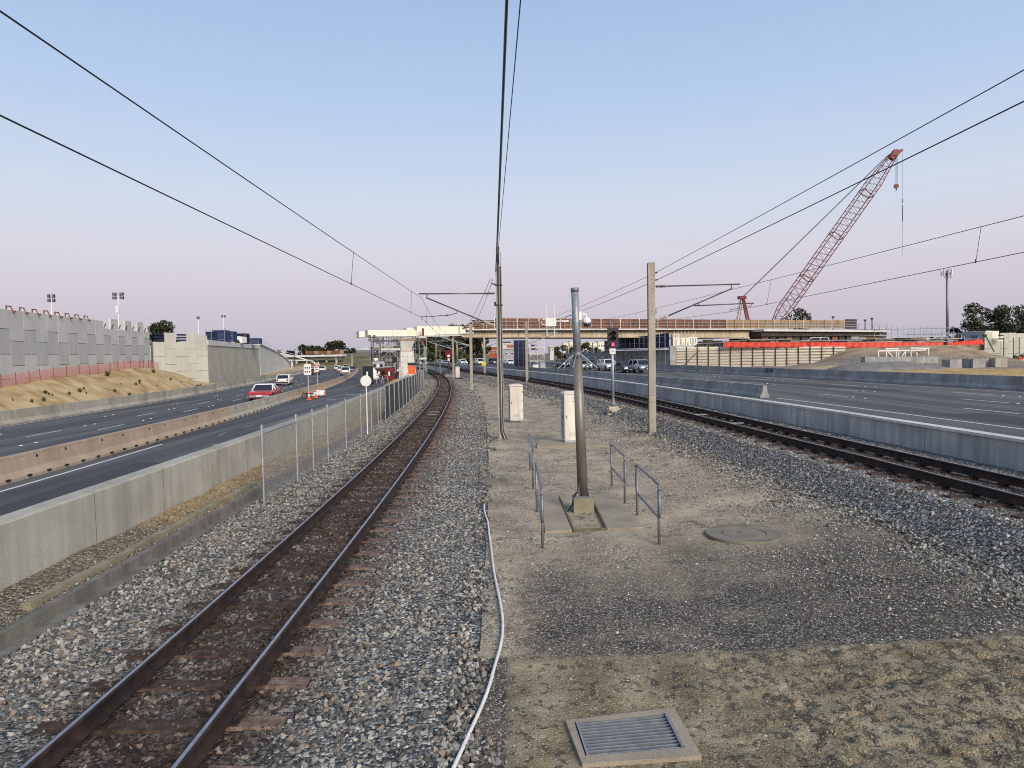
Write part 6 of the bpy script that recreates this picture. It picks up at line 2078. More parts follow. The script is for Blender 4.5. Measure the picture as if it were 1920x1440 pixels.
# cream crates and rails at the wall head
for i, (px0, px1, py0, py1, m_) in enumerate(((1262, 1292, 633, 648, 'cream'), (1275, 1305, 641, 648, 'cream'), (1292, 1308, 632, 646, 'white'), (1262, 1274, 626, 634, 'cream'))):
    a, c = at(px0, py1, 108), at(px1, py0, 108)
    o = thing('site_crate', ('large cream crate at the left end of the wire-faced wall', 'low cream crate with a rounded end on the wire-faced wall', 'upright white crate on the wire-faced wall', 'small cream crate topmost of its stack on the wire-faced wall')[i], 'crate', ((a.x + c.x) / 2, 108, a.z))
    MB().box(((a.x + c.x) / 2, 108.8 + i * .05, (a.z + c.z) / 2), (c.x - a.x, 1.5, c.z - a.z)).build('body', K[m_], o)
    for k in range(3):
        MB().box((a.x + (c.x - a.x) * (.2 + .3 * k), 108.02 + i * .05, (a.z + c.z) / 2), (.12, .05, (c.z - a.z) * .8)).build('batten', K['tan_panel'] if k == 1 else K['cab_d'], o)
for i in range(7):
    a = at(1265 + i * 6.5, 634, 109)
    MB().tube(a, a + Vector((0, 0, 1.1)), .04, 5).build('rail_post', K['galv'], label='thin guard-rail post above the cream crates', cat='post', group='guard-rail posts above the cream crates')

# ---------------------------------------------------------------- right-hand earthworks
XG = np.concatenate([np.linspace(0, 1, 46)])
YG = np.arange(26, 106.1, 1.0)
G = np.zeros((len(YG), 46, 3))
for i, y in enumerate(YG):
    x = RB(y) + .25 + (118 - RB(y)) * XG ** 1.4
    s = sstep(84, 103, y + (x - 50) * .12) * sstep(41, 49, x) * (1 - sstep(62, 68, x))
    h = .55 + 2.75 * s + .55 * np.exp(-((x - 40.5) / 4.5) ** 2 - ((y - 90) / 5) ** 2) * 1.5 + .28 * fbm(x * .25, y * .25, 4, 95) * sstep(.2, 3, x - RB(y)) + .12 * fbm(x * .9, y * .9, 3, 96)
    G[i, :, 0], G[i, :, 1], G[i, :, 2] = x, y, h
def right_earth():
    m = bpy.data.materials.new('right_earthworks')
    q = NB(m)
    X, Y, Z = q.sep(q.pos)
    br_ = q.ramp(q.noise(.5, 6), [(.3, (.21, .145, .085)), (.5, (.33, .24, .15)), (.7, (.43, .33, .215))])
    og = q.ramp(q.noise(.7, 5), [(.3, (.33, .20, .06)), (.7, (.50, .36, .17))])
    d = q.math('MULTIPLY_ADD', X, .45, q.math('MULTIPLY', Y, 1.0))
    w_ = q.math('MULTIPLY_ADD', q.math('SUBTRACT', q.noise(.25, 4), .5), 10.0, d)
    f = q.math('MULTIPLY', q.step(w_, 104, 97), q.step(X, 38, 43))
    c = q.mix(f, br_, og)
    gr_ = q.ramp(q.noise(1.1, 6), [(.3, (.13, .12, .11)), (.7, (.21, .19, .17))])
    f2 = q.math('MULTIPLY', q.step(w_, 103, 107), q.step(w_, 122, 114))
    c = q.mix(q.math('MULTIPLY', f2, .75), c, gr_)
    q.out(c, .95, .2)
    q.bump(q.noise(3, 6), .15)
    return m
MB().grid(G).build('earthworks', right_earth(), kind='structure', loc=(0, 0, 0), smooth=True)
# fill behind the walls
b = MB()
pf = [(24.2, 107), (24.6, 106.6), (47.4, 101), (66, 101.5), (72.5, 110.6), (118, 110.6), (118, 260), (30, 260), (12.5, 152)]
b.loft([[(x, y, .0) for x, y in pf], [(x, y, 3.25) for x, y in pf]])
b.build('embankment', K['dirt'], kind='structure', loc=(0, 0, 0))
# grey rock heap
b = MB()
c = at(1672, 690, 80)
n = 40
G = np.zeros((26, n, 3))
for i in range(26):
    for j in range(n):
        x, y = c.x - 6.5 + 13.5 * j / (n - 1), 77.5 + 7.5 * i / 25
        e = max(0, 1 - ((x - c.x) / 6.6) ** 2) * max(0, 1 - ((y - 81.2) / 3.7) ** 2)
        G[i, j] = (x, y, .2 + 1.25 * e ** .5 + .15 * float(fbm(x, y, 3, 99)) * (e > 0))
b.grid(G)
b.build('rock_heap', K['tarp'], smooth=True, label='long grey heap of rock fill behind the inbound barrier', cat='heap')
# concrete blocks
CB = 'precast concrete blocks on the right-hand earthworks'
for i, (px0, px1, py0, py1, Y, d_, m_, lab_) in enumerate((
        (1781, 1804, 674, 690, 82, 1.6, 'conc_r', 'leftmost grey precast block of the front row behind the barrier'), (1817, 1824, 672.5, 689, 83, 1.4, 'conc_r', 'narrow dark block second in the front row'),
        (1824.5, 1848, 672.5, 688.5, 82.5, 1.4, 'conc_r', 'wide grey block in the middle of the front row'), (1849, 1866, 672, 687, 83, 1.4, 'conc_r', 'grey block beside the pale block at the row end'),
        (1866.5, 1889, 671, 687, 82, 1.4, 'conc_gr', 'pale cream block at the right end of the front row'), (1836, 1854, 657, 667, 96, 1.6, 'conc_gr', 'lone pale block lying on the brown slope'))):
    a, c = at(px0, py1, Y), at(px1, py0, Y)
    o = thing('concrete_block', lab_, 'concrete block', ((a.x + c.x) / 2, Y, a.z), CB)
    x0, x1, z0, z1 = a.x, c.x, a.z - .2, c.z
    MB().loft([[(x0, Y, z0), (x1, Y, z0), (x1 + .05, Y + d_, z0), (x0 + .05, Y + d_, z0)], [(x0, Y, z1), (x1, Y, z1), (x1 + .05, Y + d_, z1), (x0 + .05, Y + d_, z1)]]).build('body', K[m_], o)
    for s in (.3, .7):
        MB().tube((x0 + (x1 - x0) * s, Y + d_ * .5, z1), (x0 + (x1 - x0) * s, Y + d_ * .5, z1 + .08), .05, 6).build('lifting_eye', K['galv_d'], o)
for i in range(6):
    a, c = at(1622 + i * 23, 679, 88), at(1644.5 + i * 23, 671, 88)
    MB().box(((a.x + c.x) / 2, 88.5, (a.z + c.z) / 2), (c.x - a.x, 1.0, c.z - a.z + .3)).build('concrete_block', K['conc_r'], label='low grey block of the long back row, %s from the left' % 'first second third fourth fifth sixth'.split()[i], cat='concrete block', group='back row of low grey blocks')
# white trestle frames
tr = thing('steel_trestle', 'long white steel trestle frame half buried in the brown slope', 'trestle', at(1700, 671, 93))
for px, pt_, pb_ in ((1647, 658, 671), (1662, 654, 671), (1681, 654, 671), (1685, 659, 671), (1697, 658, 671), (1708, 652, 671), (1719, 660, 671), (1741, 652, 671)):
    MB().bar(at(px, pb_, 93), at(px, pt_, 93), .10, .10).build('leg', K['white'], tr)
for a, c in (((1660, 654), (1685, 654)), ((1645, 658), (1705, 657)), ((1707, 652.5), (1742, 653)), ((1708, 657), (1736, 656))):
    MB().bar(at(*a, 93), at(*c, 93), .2, .14).build('beam', K['white'], tr)
for a, c in (((1664, 659), (1675, 670)), ((1697, 659), (1690, 670))):
    MB().bar(at(*a, 92.9), at(*c, 92.9), .1, .1).build('brace', K['white'], tr)
for k in range(4):
    MB().bar(at(1720 + k * 2, 659 + k, 94.5), at(1736 + k * 1.5, 669, 94), .08, .08).build('rebar_bundle', K['rust_panel'], label='rusty bar leaning against the white trestle frame', cat='bar', group='rusty bars at the trestle')

# red water-filled barriers
def red_mesh():
    L = 1.9
    b = MB()
    rings = []
    for t in np.linspace(0, L, 9):
        k = .03 * math.cos(t / L * 4 * math.pi)
        rings.append([(t, -.22, .02 + max(0, k) * 2), (t, -.20, .3), (t, -.12 + k, .45), (t, -.10, .74), (t, .10, .74), (t, .12 - k, .45), (t, .20, .3), (t, .22, .02 + max(0, k) * 2)])
    b.loft(rings)
    return b
rme = mesh_of(red_mesh(), K['redplas'])
rcap = mesh_of(MB().box((.95, 0, .765), (1.7, .12, .045)), K['redplas'])
rft = mesh_of(MB().box((.95, -.23, .10), (.4, .03, .12)), K['black'])
line = [(1358, 652, 103.6), (1500, 652, 102), (1640, 652.5, 100.5), (1768, 652.5, 100), None, (1776, 652.5, 101.5), (1815, 648, 105), (1842, 645, 107)]
seg, cur = [], []
for q in line:
    if q is None:
        seg.append(cur); cur = []
    else:
        cur.append(at(*q))
seg.append(cur)
cnt = 0
for s in seg:
    pts_ = s
    for i in range(len(pts_) - 1):
        a, c = pts_[i], pts_[i + 1]
        L = (c - a).length
        n = max(1, round(L / 1.95))
        for k in range(n):
            p = a.lerp(c, k / n)
            o = thing('plastic_barrier', 'red plastic water-filled barrier in the row along the wall and slope top', 'barrier', p, 'red plastic barriers on the right', rz=math.atan2(c.y - a.y, c.x - a.x))
            o.scale.x = (L / n) / 1.905
            put(rme, 'body', o, (0, 0, 0))
            put(rcap, 'top_rib', o, (0, 0, 0))
            put(rft, 'fork_slot', o, (0, 0, 0))
            cnt += 1

# right panel wall with props
w0, w1 = at(1846, 650, 110), at(1935, 650, 109.5)
rp_ = thing('panel_wall', 'pale concrete panel wall with a dark prop at the right edge', 'wall', (w0.x, w0.y, .4))
panel_wall(rp_, w0, w1, 6, ([2.6, 4.2], [1.8, 3.6]), [5.2, 4.2, 5.0, 5.0, 4.9, 4.9], .3, [K['panel_b']])
MB().bar(at(1847, 628, 110), at(1864, 659, 107), .12, .12).build('wall_prop', K['soffit'], rp_)
MB().box(at(1846, 629, 110), (.5, .3, .35)).build('prop_head', K['soffit'], rp_)
for i, px in enumerate((1882, 1900, 1911)):
    MB().bar(at(px, 633, 108), at(px, 675, 108), .09, .09).build('joint_bar', K['soffit'], rp_)
for k in range(4):
    MB().bar(at(1871.5, 629 + k * 3.2, 109), at(1881.5, 629 + k * 3.2, 109), .08, .14).build('infill_board', K['white'] if k % 2 else K['blue_d'], rp_)
for i, (px, py) in enumerate(((1904, 672), (1912, 674), (1918, 671))):
    p = at(px, py, 96)
    o = thing('survey_marker', ('dark pump unit at the foot of the right panel wall', 'low red and white tool cluster at the right panel wall', 'dark hose reel at the right edge')[i], 'tool', p)
    MB().box(p + Vector((0, 0, .15)), (.5, .4, .45)).build('body', K['soffit'] if i != 1 else K['redplas'], o)
    MB().tube(p + Vector((-.2, 0, .3)), p + Vector((.25, 0, .75)), .05, 5).build('handle', K['soffit'], o)
# container with lettering
c0, c1, c2_ = at(1804, 641, 128), at(1849, 641, 121), at(1873, 641, 126)
ct = thing('shipping_container', 'grey and cream shipping container with dark lettering before the big trees', 'container', (c1.x, c1.y, c1.z))
def cwall(name, p, q, z0, z1, mt):
    p, q = Vector((p.x, p.y, 0)), Vector((q.x, q.y, 0))
    d = q - p
    nr = Vector((d.y, -d.x, 0)).normalized()
    if nr.dot(-p) < 0:
        nr = -nr
    n = 24
    b = MB()
    lo, hi = [], []
    for k in range(n + 1):
        off = nr * (.03 if k % 4 in (1, 2) else 0)
        lo.append(p + d * k / n + off + Vector((0, 0, z0)))
        hi.append(p + d * k / n + off + Vector((0, 0, z1)))
    b.add(lo + hi, [(k, k + 1, n + 2 + k, n + 1 + k) for k in range(n)])
    b.build(name, mt, ct)
    return p, d, nr
z0, z1 = 3.1, at(1849, 621, 121).z
p_, d_, n_ = cwall('side_wall', c0, c1, z0, z1, K['cab_d'])
cwall('end_wall', c1, c2_, z0, z1, K['cream'])
b3 = c0 + (c2_ - c1)
MB().loft([[(v.x, v.y, z1) for v in (c0, c1, c2_, b3)], [(v.x, v.y, z1 + .08) for v in (c0, c1, c2_, b3)]]).build('roof', K['white'], ct)
t = bpy.data.objects.new('lettering', text_mesh('FORTEC', .62, K['soffit'], .01))
COL.objects.link(t); t.parent = ct
pp = p_ + d_ * .54 + n_ * .06
t.location = Vector((pp.x, pp.y, z1 - .9)) - ORG[ct.name]
t.rotation_euler = (math.pi / 2, 0, math.atan2(d_.y, d_.x))
site_box('pipe_rack', 'low blue rack of pipes before the grey container', 'rack', 1808, 1834, 634.5, 641, 112, 1.5, K['blue'])

# phone mast
p, t = at(1777, 640, 205), at(1775.5, 507, 205)
pm = thing('phone_mast', 'tall slim mobile phone mast with panel antennas left of the big trees', 'mast', (p.x, p.y, 2))
MB().tube((p.x, 205, 2), (t.x, 205, t.z), .42, 10, .28).build('pole', K['galv_d'], pm, True)
MB().lathe((t.x, 205, t.z - 1.2), [(.9, 0), (.9, .12)], 12).build('headframe', K['galv_d'], pm)
for k in range(9):
    a = 2 * math.pi * k / 9 + .2
    q = Vector((t.x + 1.45 * math.cos(a), 205 + 1.45 * math.sin(a), t.z - .55))
    MB().box(q, (.30, .30, 1.7), rz=a).build('panel_antenna', K['white'] if k % 3 else K['cab_d'], pm)
    MB().tube((t.x, 205, t.z - 1.1), q, .05, 5).build('antenna_arm', K['galv_d'], pm)
for k in range(3):
    MB().box((t.x - .8 + k * .8, 204.4, t.z - 2.0), (.35, .3, .6)).build('radio_unit', K['cab_d'], pm)

# scaffolds and stacks behind the red barriers
scaffold('tangle of tube scaffold right of the bridge deck end', (at(1650, 640, 135).x, 135, 3.2), (1, 0, 0), 6, 1, 3, 2.2, 2.0, 1.1, (1,), mt=K['cab_d'])
scaffold('low tube scaffold left of the phone mast', (at(1712, 640, 150).x, 150, 3.2), (1, 0, 0), 5, 1, 2, 2.4, 2.0, 1.25, (1,), mt=K['galv_d'])
scaffold('far light scaffold behind the phone mast', (at(1600, 640, 170).x, 170, 3.2), (1, 0, 0), 9, 1, 3, 3.0, 2.0, 1.4, (), mt=K['galv'], brace=False)
stk = ['tall dark stack behind the tangle of scaffold', 'long low stack between the scaffold and the phone mast', 'dark stack of formwork under the right bridge end', 'mixed stack of boards and pipes right of the cream crates', 'dark material stack right of the bridge end', 'black stack of boards left of the parked white car', 'dark pipes and boards before the phone mast', 'dark stack left of the grey container', 'low dark stack just behind the red barriers']
for i, (px0, px1, py0, py1, Y) in enumerate(((1596, 1700, 627, 646, 127), (1690, 1800, 629, 646, 131), (1405, 1500, 634, 645, 112), (1305, 1405, 633, 648, 113), (1500, 1640, 635, 645, 112), (1640, 1720, 632, 645, 116), (1720, 1770, 633, 645, 117), (1765, 1800, 633, 644, 118), (1560, 1690, 640, 646, 108))):
    a, c = at(px0, py1, Y), at(px1, py0, Y)
    o = thing('material_stack', stk[i], 'material stack', ((a.x + c.x) / 2, Y, a.z))
    n = max(3, int((c.x - a.x) / 1.4))
    for k in range(n):
        x = a.x + (c.x - a.x) * (k + .5) / n
        hh = (c.z - a.z) * random.uniform(.45, 1.0)
        MB().box((x, Y + .8, a.z - .3 + hh / 2 + .15), ((c.x - a.x) / n * .9, 1.5, hh + .3)).build('bundle', K[random.choice(['soffit', 'soffit', 'rust_panel', 'blue_d', 'tarp', 'cab_d'])], o)
    for k in range(3):
        z = a.z + (c.z - a.z) * (.3 + .3 * k)
        MB().bar((a.x, Y - .1, z), (c.x, Y - .1, z + random.uniform(-.2, .2)), .08, .06).build('loose_tube', K['galv'] if k != 1 else K['tan_panel'], o)

# ---------------------------------------------------------------- crawler crane
CY = 168
foot, tip = at(1452, 606, CY), at(1676, 290, CY)
cr = thing('crawler_crane', 'red lattice-boom crawler crane rising behind the right end of the bridge', 'crane', (foot.x - 3, CY, 3.18))
for s in (-1, 1):
    b = MB()
    b.loft([[(foot.x - 7 + dx, CY + s * 2.8 + e * .5, 3.2 + dz) for dx, dz in ((0, .5), (.5, 0), (7.5, 0), (8, .5), (8, .8), (7.4, 1.2), (.6, 1.2), (0, .8))] for e in (-1, 1)])
    b.build('crawler', K['black'], cr)
MB().box((foot.x - 3.5, CY, 5.4), (8.5, 3.2, 1.9)).build('upper_body', K['redsteel'], cr)
MB().box((foot.x - 7.2, CY, 5.4), (1.6, 4.2, 2.0)).build('counterweight', K['soffit'], cr)
cb = MB().box((foot.x + .2, CY - 2.1, 5.6), (2.2, 1.2, 2.3), top=(.8, 1)).build('cab', K['redsteel'], cr)
MB().box((foot.x + .5, CY - 2.72, 5.9), (1.3, .04, 1.2)).build('cab_window', K['glass'], cb)
ax_ = (tip - foot)
BL = ax_.length
ua = ax_.normalized()
ub = Vector((-ua.z, 0, ua.x))
uc = Vector((0, 1, 0))
def wid(s):
    return 1.35 * min(1, .45 + s / 7) if s < 4 else (1.35 if s < BL - 8 else 1.35 - .75 * (s - BL + 8) / 8)
def corner(s, i):
    h = wid(s)
    return foot + ua * s + ub * (h if i in (0, 1) else -h) + uc * (h if i in (1, 2) else -h)
st_ = list(np.linspace(0, BL, 30))
for i in range(4):
    MB().path([corner(s, i) for s in (0, 4, BL * .25, BL * .5, BL * .75, BL - 8, BL)], .095, 5).build('boom_chord', K['redsteel'], cr)
lat = MB()
for k in range(len(st_) - 1):
    a, c = st_[k], st_[k + 1]
    for f in range(4):
        g_ = (f + 1) % 4
        m_ = (a + c) / 2
        lat.path([corner(a, f), corner(m_, g_)], .04, 4, caps=False)
        lat.path([corner(m_, g_), corner(c, f)], .04, 4, caps=False)
lat.build('boom_lattice', K['redsteel'], cr, kind='stuff')
for s in (BL * .27, BL * .52, BL * .77):
    b = MB()
    for f in range(4):
        b.bar(corner(s, f), corner(s, (f + 1) % 4), .16, .16)
    b.build('boom_joint', K['rust_panel'], cr)
hd = tip + ua * .4
MB().loft([[hd - ua * 1.6 + ub * .6 + uc * .5, hd - ua * 1.6 - ub * .6 + uc * .5, hd - ua * 1.6 - ub * .6 - uc * .5, hd - ua * 1.6 + ub * .6 - uc * .5], [hd + ua * .5 + ub * .7 + uc * .5, hd + ua * 1.1 - ub * 1.0 + uc * .5, hd + ua * 1.1 - ub * 1.0 - uc * .5, hd + ua * .5 + ub * .7 - uc * .5]]).build('boom_head', K['redsteel'], cr)
jt = at(1692, 281, CY)
MB().bar(hd + ua * .3, jt, .45, .5).build('head_jib', K['redsteel'], cr)
MB().lathe(hd + Vector((.3, -.4, .3)), [(.55, 0), (.55, .25)], 12, axis=(0, 1, 0)).build('head_sheave', K['rust_panel'], cr)
hk = at(1680.5, 349, CY)
for dx in (-.25, .0, .25):
    MB().tube((hk.x + dx, CY, hk.z + .6), (hk.x + dx, CY, hd.z - .2), .03, 4).build('hoist_rope', K['wire'], cr)
hb = MB().lathe((hk.x, CY - .2, hk.z), [(.55, 0), (.55, .4)], 12, axis=(0, 1, 0)).build('hook_block', K['rust_panel'], cr)
MB().path([Vector((hk.x, CY, hk.z - .5)), Vector((hk.x + .05, CY, hk.z - .9)), Vector((hk.x - .15, CY, hk.z - 1.1))], .1, 5).build('hook', K['black'], hb)
j1, j2 = at(1692.5, 282, CY), at(1691.5, 480, CY)
MB().path([j1, at(1692.5, 372, CY), at(1692, 440, CY), j2], .028, 4).build('whip_rope', K['wire'], cr)
MB().tube(at(1692.3, 373, CY), at(1692.3, 380, CY), .18, 6).build('ball_weight', K['cab_d'], cr)
MB().tube(at(1692.2, 385, CY), at(1692.2, 415, CY), .09, 5).build('rope_sling', K['soffit'], cr)
am = at(1391, 558, CY)
for s in (-1, 1):
    MB().bar((am.x + 2.2, CY + s * .9, 6.3), (am.x + .25, CY + s * .6, am.z), .34, .34).build('gantry_leg', K['redsteel'], cr)
    MB().tube((am.x - 1.4, CY + s * .9, 6.3), (am.x, CY + s * .6, am.z), .07, 5).build('gantry_stay', K['redsteel'], cr)
    MB().tube((am.x - 2.0, CY + s * .5, 6.3), (am.x - .2, CY + s * .4, am.z), .05, 5).build('gantry_stay', K['redsteel'], cr)
MB().box((am.x, CY, am.z), (1.6, 1.8, .7)).build('gantry_head', K['redsteel'], cr)
for dy in (-.6, 0, .6):
    MB().tube((am.x + .3, CY + dy, am.z + .2), tip + ub * .8 + Vector((-.3, dy, -.2)), .035, 4).build('pendant_rope', K['wire'], cr)

# graffiti scrawl on the far barrier, and the building group beyond the road
yg = 69.0
xg = float(RB(yg))
gme = text_mesh('OILHR', .62, K['black'], .004, .15)
rb_root = [o for o in bpy.data.objects if o.name.startswith('roadside_barrier') and 'graffiti' in str(o.get('label'))][0]
t = bpy.data.objects.new('graffiti', gme)
COL.objects.link(t)
t.parent = rb_root
pg = at(1444, 697, 1)
Yg = next(y for y in np.arange(50, 110, .1) if pr_x(y) < 1444) if False else None
best = min(np.arange(50, 110, .1), key=lambda y: abs(960 + FPX * (float(RB(y)) - .12) / y - 1441))
t.location = Vector((float(RB(best)) - .14, best, .90)) - ORG[rb_root.name]
sl = float(RB(best + .5) - RB(best - .5))
t.rotation_euler = (R(86), 0, math.atan2(-1, -sl))
t.rotation_euler = (R(84), 0, -math.pi / 2 - math.atan(sl))

def building(label, px0, px1, py0, py1, Y, mt, wins=0, depth=10, roof=None, cat='building', group=None):
    a, c = at(px0, py1, Y), at(px1, py0, Y)
    o = thing('building', label, cat, ((a.x + c.x) / 2, Y, a.z), group)
    MB().box(((a.x + c.x) / 2, Y + depth / 2, (a.z + c.z) / 2 - 1), (c.x - a.x, depth, c.z - a.z + 2)).build('wall', mt, o)
    MB().box(((a.x + c.x) / 2, Y + depth / 2, c.z + .15), (c.x - a.x + .6, depth + .6, .3)).build('roof', roof or K['white_conc'], o)
    for k in range(wins):
        x = a.x + (c.x - a.x) * (k + .5) / wins
        w_ = MB().box((x, Y - .04, a.z + (c.z - a.z) * .62), ((c.x - a.x) / wins * .5, .08, (c.z - a.z) * .22)).build('window', K['white'], o)
        MB().box((x, Y - .10, a.z + (c.z - a.z) * .62), ((c.x - a.x) / wins * .36, .04, (c.z - a.z) * .15)).build('pane', K['glass'], w_)
    return o
building('red brick building with small windows left of the cable mast', 917, 932, 651, 673, 225, K['brick'], 3)
building('red brick upper storey right of the cable mast', 950, 966, 646, 656, 232, K['brick'], 2)
building('plain grey shed wall right of the cable mast', 944, 966, 654, 677, 222, K['cab_d'], 2)
building('pale house with dark roof peak above the grey shed', 943, 957, 642, 650, 260, K['white_conc'], 2, roof=K['soffit'])
ap = 'far apartment blocks on the skyline under the bridge'
for i, (px0, px1, py0) in enumerate(((1056, 1066, 643), (1068, 1074, 640), (1090, 1100, 643), (1103, 1110, 641), (1112, 1120, 643), (1122, 1134, 640))):
    building('far cream apartment block under the bridge, %s from the left' % 'first second third fourth fifth sixth'.split()[i], px0, px1, py0, 662, 520, K['cream'], 3, group=ap)
building('small white house with dark windows left of the olive trees', 1031, 1038, 651, 664, 240, K['white_conc'], 2)
# low buildings beyond the inbound road, hidden hills line on the far right
for i, (px0, px1, py0) in enumerate(((1150, 1230, 640), (1652, 1700, 630))):
    pass
building('long low grey shed roof behind the phone mast', 1730, 1776, 632, 642, 260, K['cab_d'], 4)

# ---------------------------------------------------------------- vehicles
def car(label, p, heading, paint, kind='hatch', roofmat=None, lit=False, group=None, name='car', cat='car'):
    L, W, H = {'hatch': (4.2, 1.78, 1.5), 'sedan': (4.7, 1.82, 1.45), 'suv': (4.7, 1.88, 1.75), 'classic': (4.8, 1.86, 1.42), 'ute': (5.1, 1.86, 1.75)}[kind]
    o = thing(name, label, cat, p, group, rz=heading)
    belt = {'suv': 1.08, 'ute': 1.08, 'classic': .92}.get(kind, .95)
    zb = .26 if kind not in ('suv', 'ute') else .36
    w = W / 2
    def ring(y, ww, z0, z1):
        return [(-ww * .9, y, z0), (-ww, y, z0 + .16), (-ww, y, z1 - .2), (-ww * .93, y, z1), (ww * .93, y, z1), (ww, y, z1 - .2), (ww, y, z0 + .16), (ww * .9, y, z0)]
    hood = L / 2 - (1.15 if kind != 'classic' else 1.5)
    tail = -L / 2 + {'hatch': .25, 'suv': .2, 'sedan': .95, 'classic': 1.1, 'ute': 1.75}[kind]
    rings = [ring(L / 2, w * .80, zb + .08, belt - .32), ring(L / 2 - .12, w * .93, zb, belt - .22), ring(L / 2 - .5, w, zb, belt - .14), ring(hood, w, zb, belt), ring(0, w, zb, belt + .01), ring(tail, w, zb, belt + .01), ring(-L / 2 + .12, w * .95, zb, belt - .03 if kind != 'classic' else belt - .1), ring(-L / 2, w * .86, zb + .1, belt - .14)]
    rings.reverse()
    b = MB()
    b.loft(rings)
    b.build('body', paint, o, False)
    rf, rb_ = {'hatch': (hood - .75, tail + .35), 'suv': (hood - .7, tail + .2), 'sedan': (hood - .8, tail + .75), 'classic': (hood - .75, tail + .7), 'ute': (hood - .7, tail + .35)}[kind]
    g_ = MB()
    g_.loft([[(-w * .9, tail + .05, belt), (w * .9, tail + .05, belt), (w * .9, hood, belt), (-w * .9, hood, belt)], [(-w * .74, rb_, H - .07), (w * .74, rb_, H - .07), (w * .74, rf, H - .07), (-w * .74, rf, H - .07)]])
    g_.build('windows', K['glass'], o)
    rm = roofmat or paint
    r_ = MB()
    r_.loft([[(-w * .76, rb_ - .06, H - .08), (w * .76, rb_ - .06, H - .08), (w * .76, rf + .06, H - .08), (-w * .76, rf + .06, H - .08)], [(-w * .66, rb_ + .06, H), (w * .66, rb_ + .06, H), (w * .66, rf - .08, H), (-w * .66, rf - .08, H)]])
    r_.build('roof', rm, o)
    for s in (-1, 1):
        for (ya, yb2) in ((tail + .05, rb_), (hood, rf)):
            MB().bar((s * w * .9, ya, belt), (s * w * .75, yb2, H - .06), .09, .09).build('pillar', rm, o)
        MB().bar((s * w * .91, (tail + hood) / 2 - .1, belt), (s * w * .75, (rb_ + rf) / 2 - .1, H - .06), .07, .1).build('pillar', rm, o)
        MB().box((s * (w + .10), hood - .28, belt + .08), (.18, .09, .13)).build('mirror', paint, o)
        MB().box((s * w * .72, L / 2 - .06, belt - .32), (.36, .16, .15)).build('headlight', K['lamp_on'] if lit else K['lamp_off'], o)
        MB().box((s * w * .74, -L / 2 + .04, belt - .2), (.34 if kind == 'classic' else .22, .14, .16 if kind == 'classic' else .26)).build('tail_light', K['tail'], o)
        for y in (L / 2 - .85, -L / 2 + .85):
            r2 = .33 if kind not in ('suv', 'ute') else .37
            wl_ = MB().lathe((s * (w - .20) if s > 0 else s * (w - .20) , y, r2), [(r2 * .8, -.02), (r2, .02), (r2, .17), (r2 * .85, .215)], 18, axis=(s, 0, 0)).build('wheel', K['rubber'], o, False)
            MB().lathe((s * (w + .005), y, r2), [(r2 * .62, 0), (r2 * .5, .015), (.04, .02)], 14, axis=(s, 0, 0)).build('rim', K['galv'], wl_)
            MB().lathe((s * (w - .03), y, r2 + .02), [(r2 * 1.16, 0), (r2 * 1.16, .035)], 18, axis=(s, 0, 0)).build('wheel_arch', K['black'], o)
    MB().box((0, -L / 2 + .02, zb + .2), (W * .84, .14, .16)).build('rear_bumper', K['galv'] if kind == 'classic' else K['black'], o)
    MB().box((0, L / 2 - .03, zb + .2), (W * .80, .16, .2)).build('front_bumper', K['black'], o)
    MB().box((0, -L / 2 - .06, zb + .42 if kind != 'classic' else zb + .24), (.42, .03, .12)).build('number_plate', K['plate'], o)
    MB().box((0, L / 2 + .06, zb + .2), (.40, .03, .11)).build('number_plate', K['plate'], o)
    MB().box((0, L / 2 - .02, belt - .36), (W * .42, .10, .12)).build('grille', K['black'], o)
    return o
PW = plain('white_car_paint', (.72, .72, .70), .3, coat=.6)
PR = plain('red_car_paint', (.36, .03, .04), .3, coat=.6)
PS = plain('silver_car_paint', (.45, .47, .50), .3, metal=.5, coat=.5)
PK = plain('dark_car_paint', (.025, .03, .04), .25, coat=.7)
PB = plain('blue_car_paint', (.02, .03, .12), .25, coat=.7)
PY = plain('yellow_car_paint', (.50, .42, .12), .35, coat=.5)
def road_pt(px, py):
    return gz(px, py, -.05, .02)
def hd_l(p):
    return math.atan2(-(float(LF(p.y + 1) - LF(p.y - 1))) / 2, 1)
OB = 'outbound cars on the left carriageway'
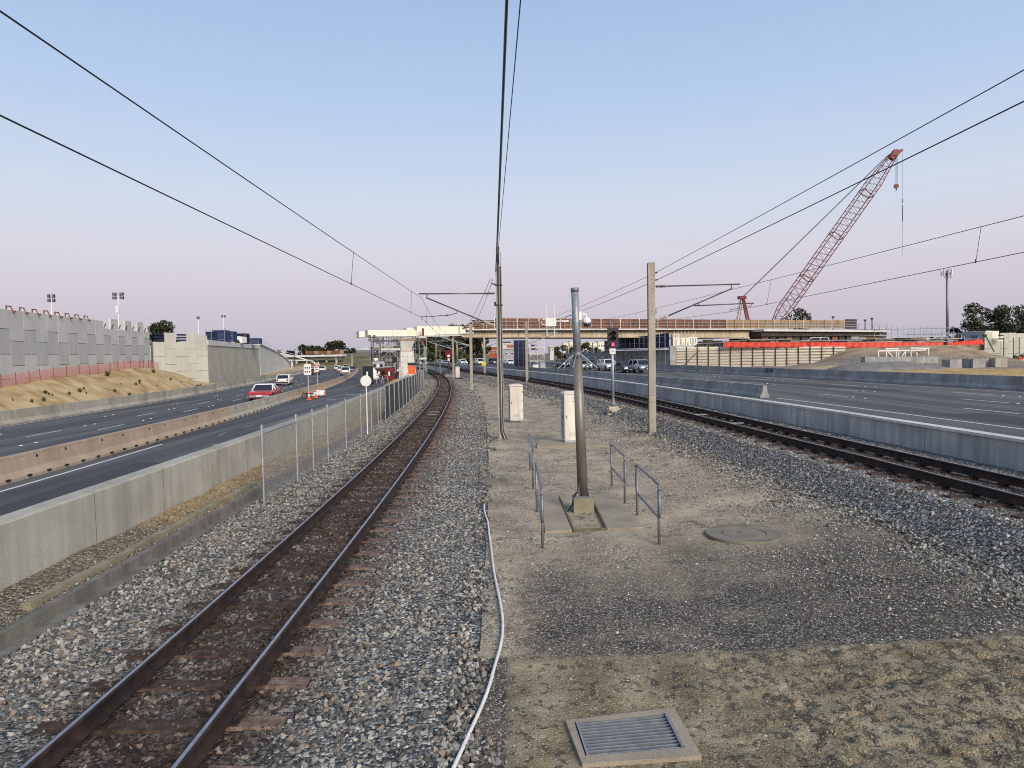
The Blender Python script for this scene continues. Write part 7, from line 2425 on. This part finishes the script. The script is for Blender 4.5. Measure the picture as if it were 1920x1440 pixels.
for label, px, py, paint, kind, rm in (('red classic car with white roof nearest the camera on the outbound road', 499, 750, PR, 'classic', K['white']), ('white hatchback ahead of the red classic car', 534, 722, PW, 'hatch', None),
                                       ('dark red car seen behind the two road signs', 592, 703, mat('maroon_paint', [(.10, .012, .014), (.13, .018, .02)], 2, .3), 'hatch', None), ('white car right of the speed sign', 604.5, 698, PW, 'suv', None),
                                       ('leftmost white car of the far outbound group', 633, 694.5, PW, 'hatch', None), ('white car in the middle of the far outbound group', 639, 698, PW, 'sedan', None),
                                       ('white car nearest in the far outbound group', 648, 703.5, PW, 'suv', None), ('cream car with roof load in the far outbound group', 650, 694, PY, 'suv', None), ('dark blue car right in the far outbound group', 661, 697.5, PB, 'sedan', None),
                                       ('far white car beyond the white road sign', 585, 695, PW, 'sedan', None)):
    p = road_pt(px, py)
    car(label, p, hd_l(p), paint, kind, rm, group=OB)
def hd_r(p):
    return math.pi + math.atan2(-(float(RB(p.y + 1) - RB(p.y - 1))) / 2, 1)
IB = 'inbound cars on the right carriageway'
for label, px, py, paint, kind in (('silver four-wheel drive half hidden by the pale mast', 1201, 699, PS, 'suv'), ('dark car with lit headlamps between signal and pale mast', 1170, 698.5, PK, 'sedan'), ('white four-wheel drive behind the signal post', 1139, 695, PW, 'suv'),
                                   ('yellowish car right of the camera pole on the inbound road', 1106, 689.5, PY, 'hatch'), ('silver car just right of the camera pole', 1092, 692.5, PS, 'sedan'), ('dark car just left of the camera pole', 1056, 688, PK, 'hatch'),
                                   ('white car right of the cable mast on the far inbound road', 955, 685, PW, 'sedan'), ('dark car left of the cable mast on the far inbound road', 927, 684.5, PK, 'suv'), ('white car behind the second median mast', 899, 685, PW, 'suv'),
                                   ('dark car beside the yellow plate on the far inbound road', 893, 684, PK, 'hatch'), ('pale car right of the small distant cabinet', 867, 684, PW, 'hatch'), ('silver car below the distant red signal', 834, 686, PS, 'sedan'),
                                   ('white car left of the distant red signal', 824, 685.5, PW, 'hatch'), ('dark car at the far left of the inbound road', 791, 686, PK, 'suv')):
    p = gz(px, py, ROAD_R)
    car(label, p, hd_r(p), paint, kind, lit=True, group=IB)
p = at(1527, 641, 118)
car('blue and white work van under the right bridge end', Vector((p.x, 118, 3.2)), R(80), PB, 'suv', K['white'])
p = at(1756, 638, 122)
car('white car parked among stacks left of the container', Vector((p.x, 122, 3.2)), R(65), PW, 'hatch')
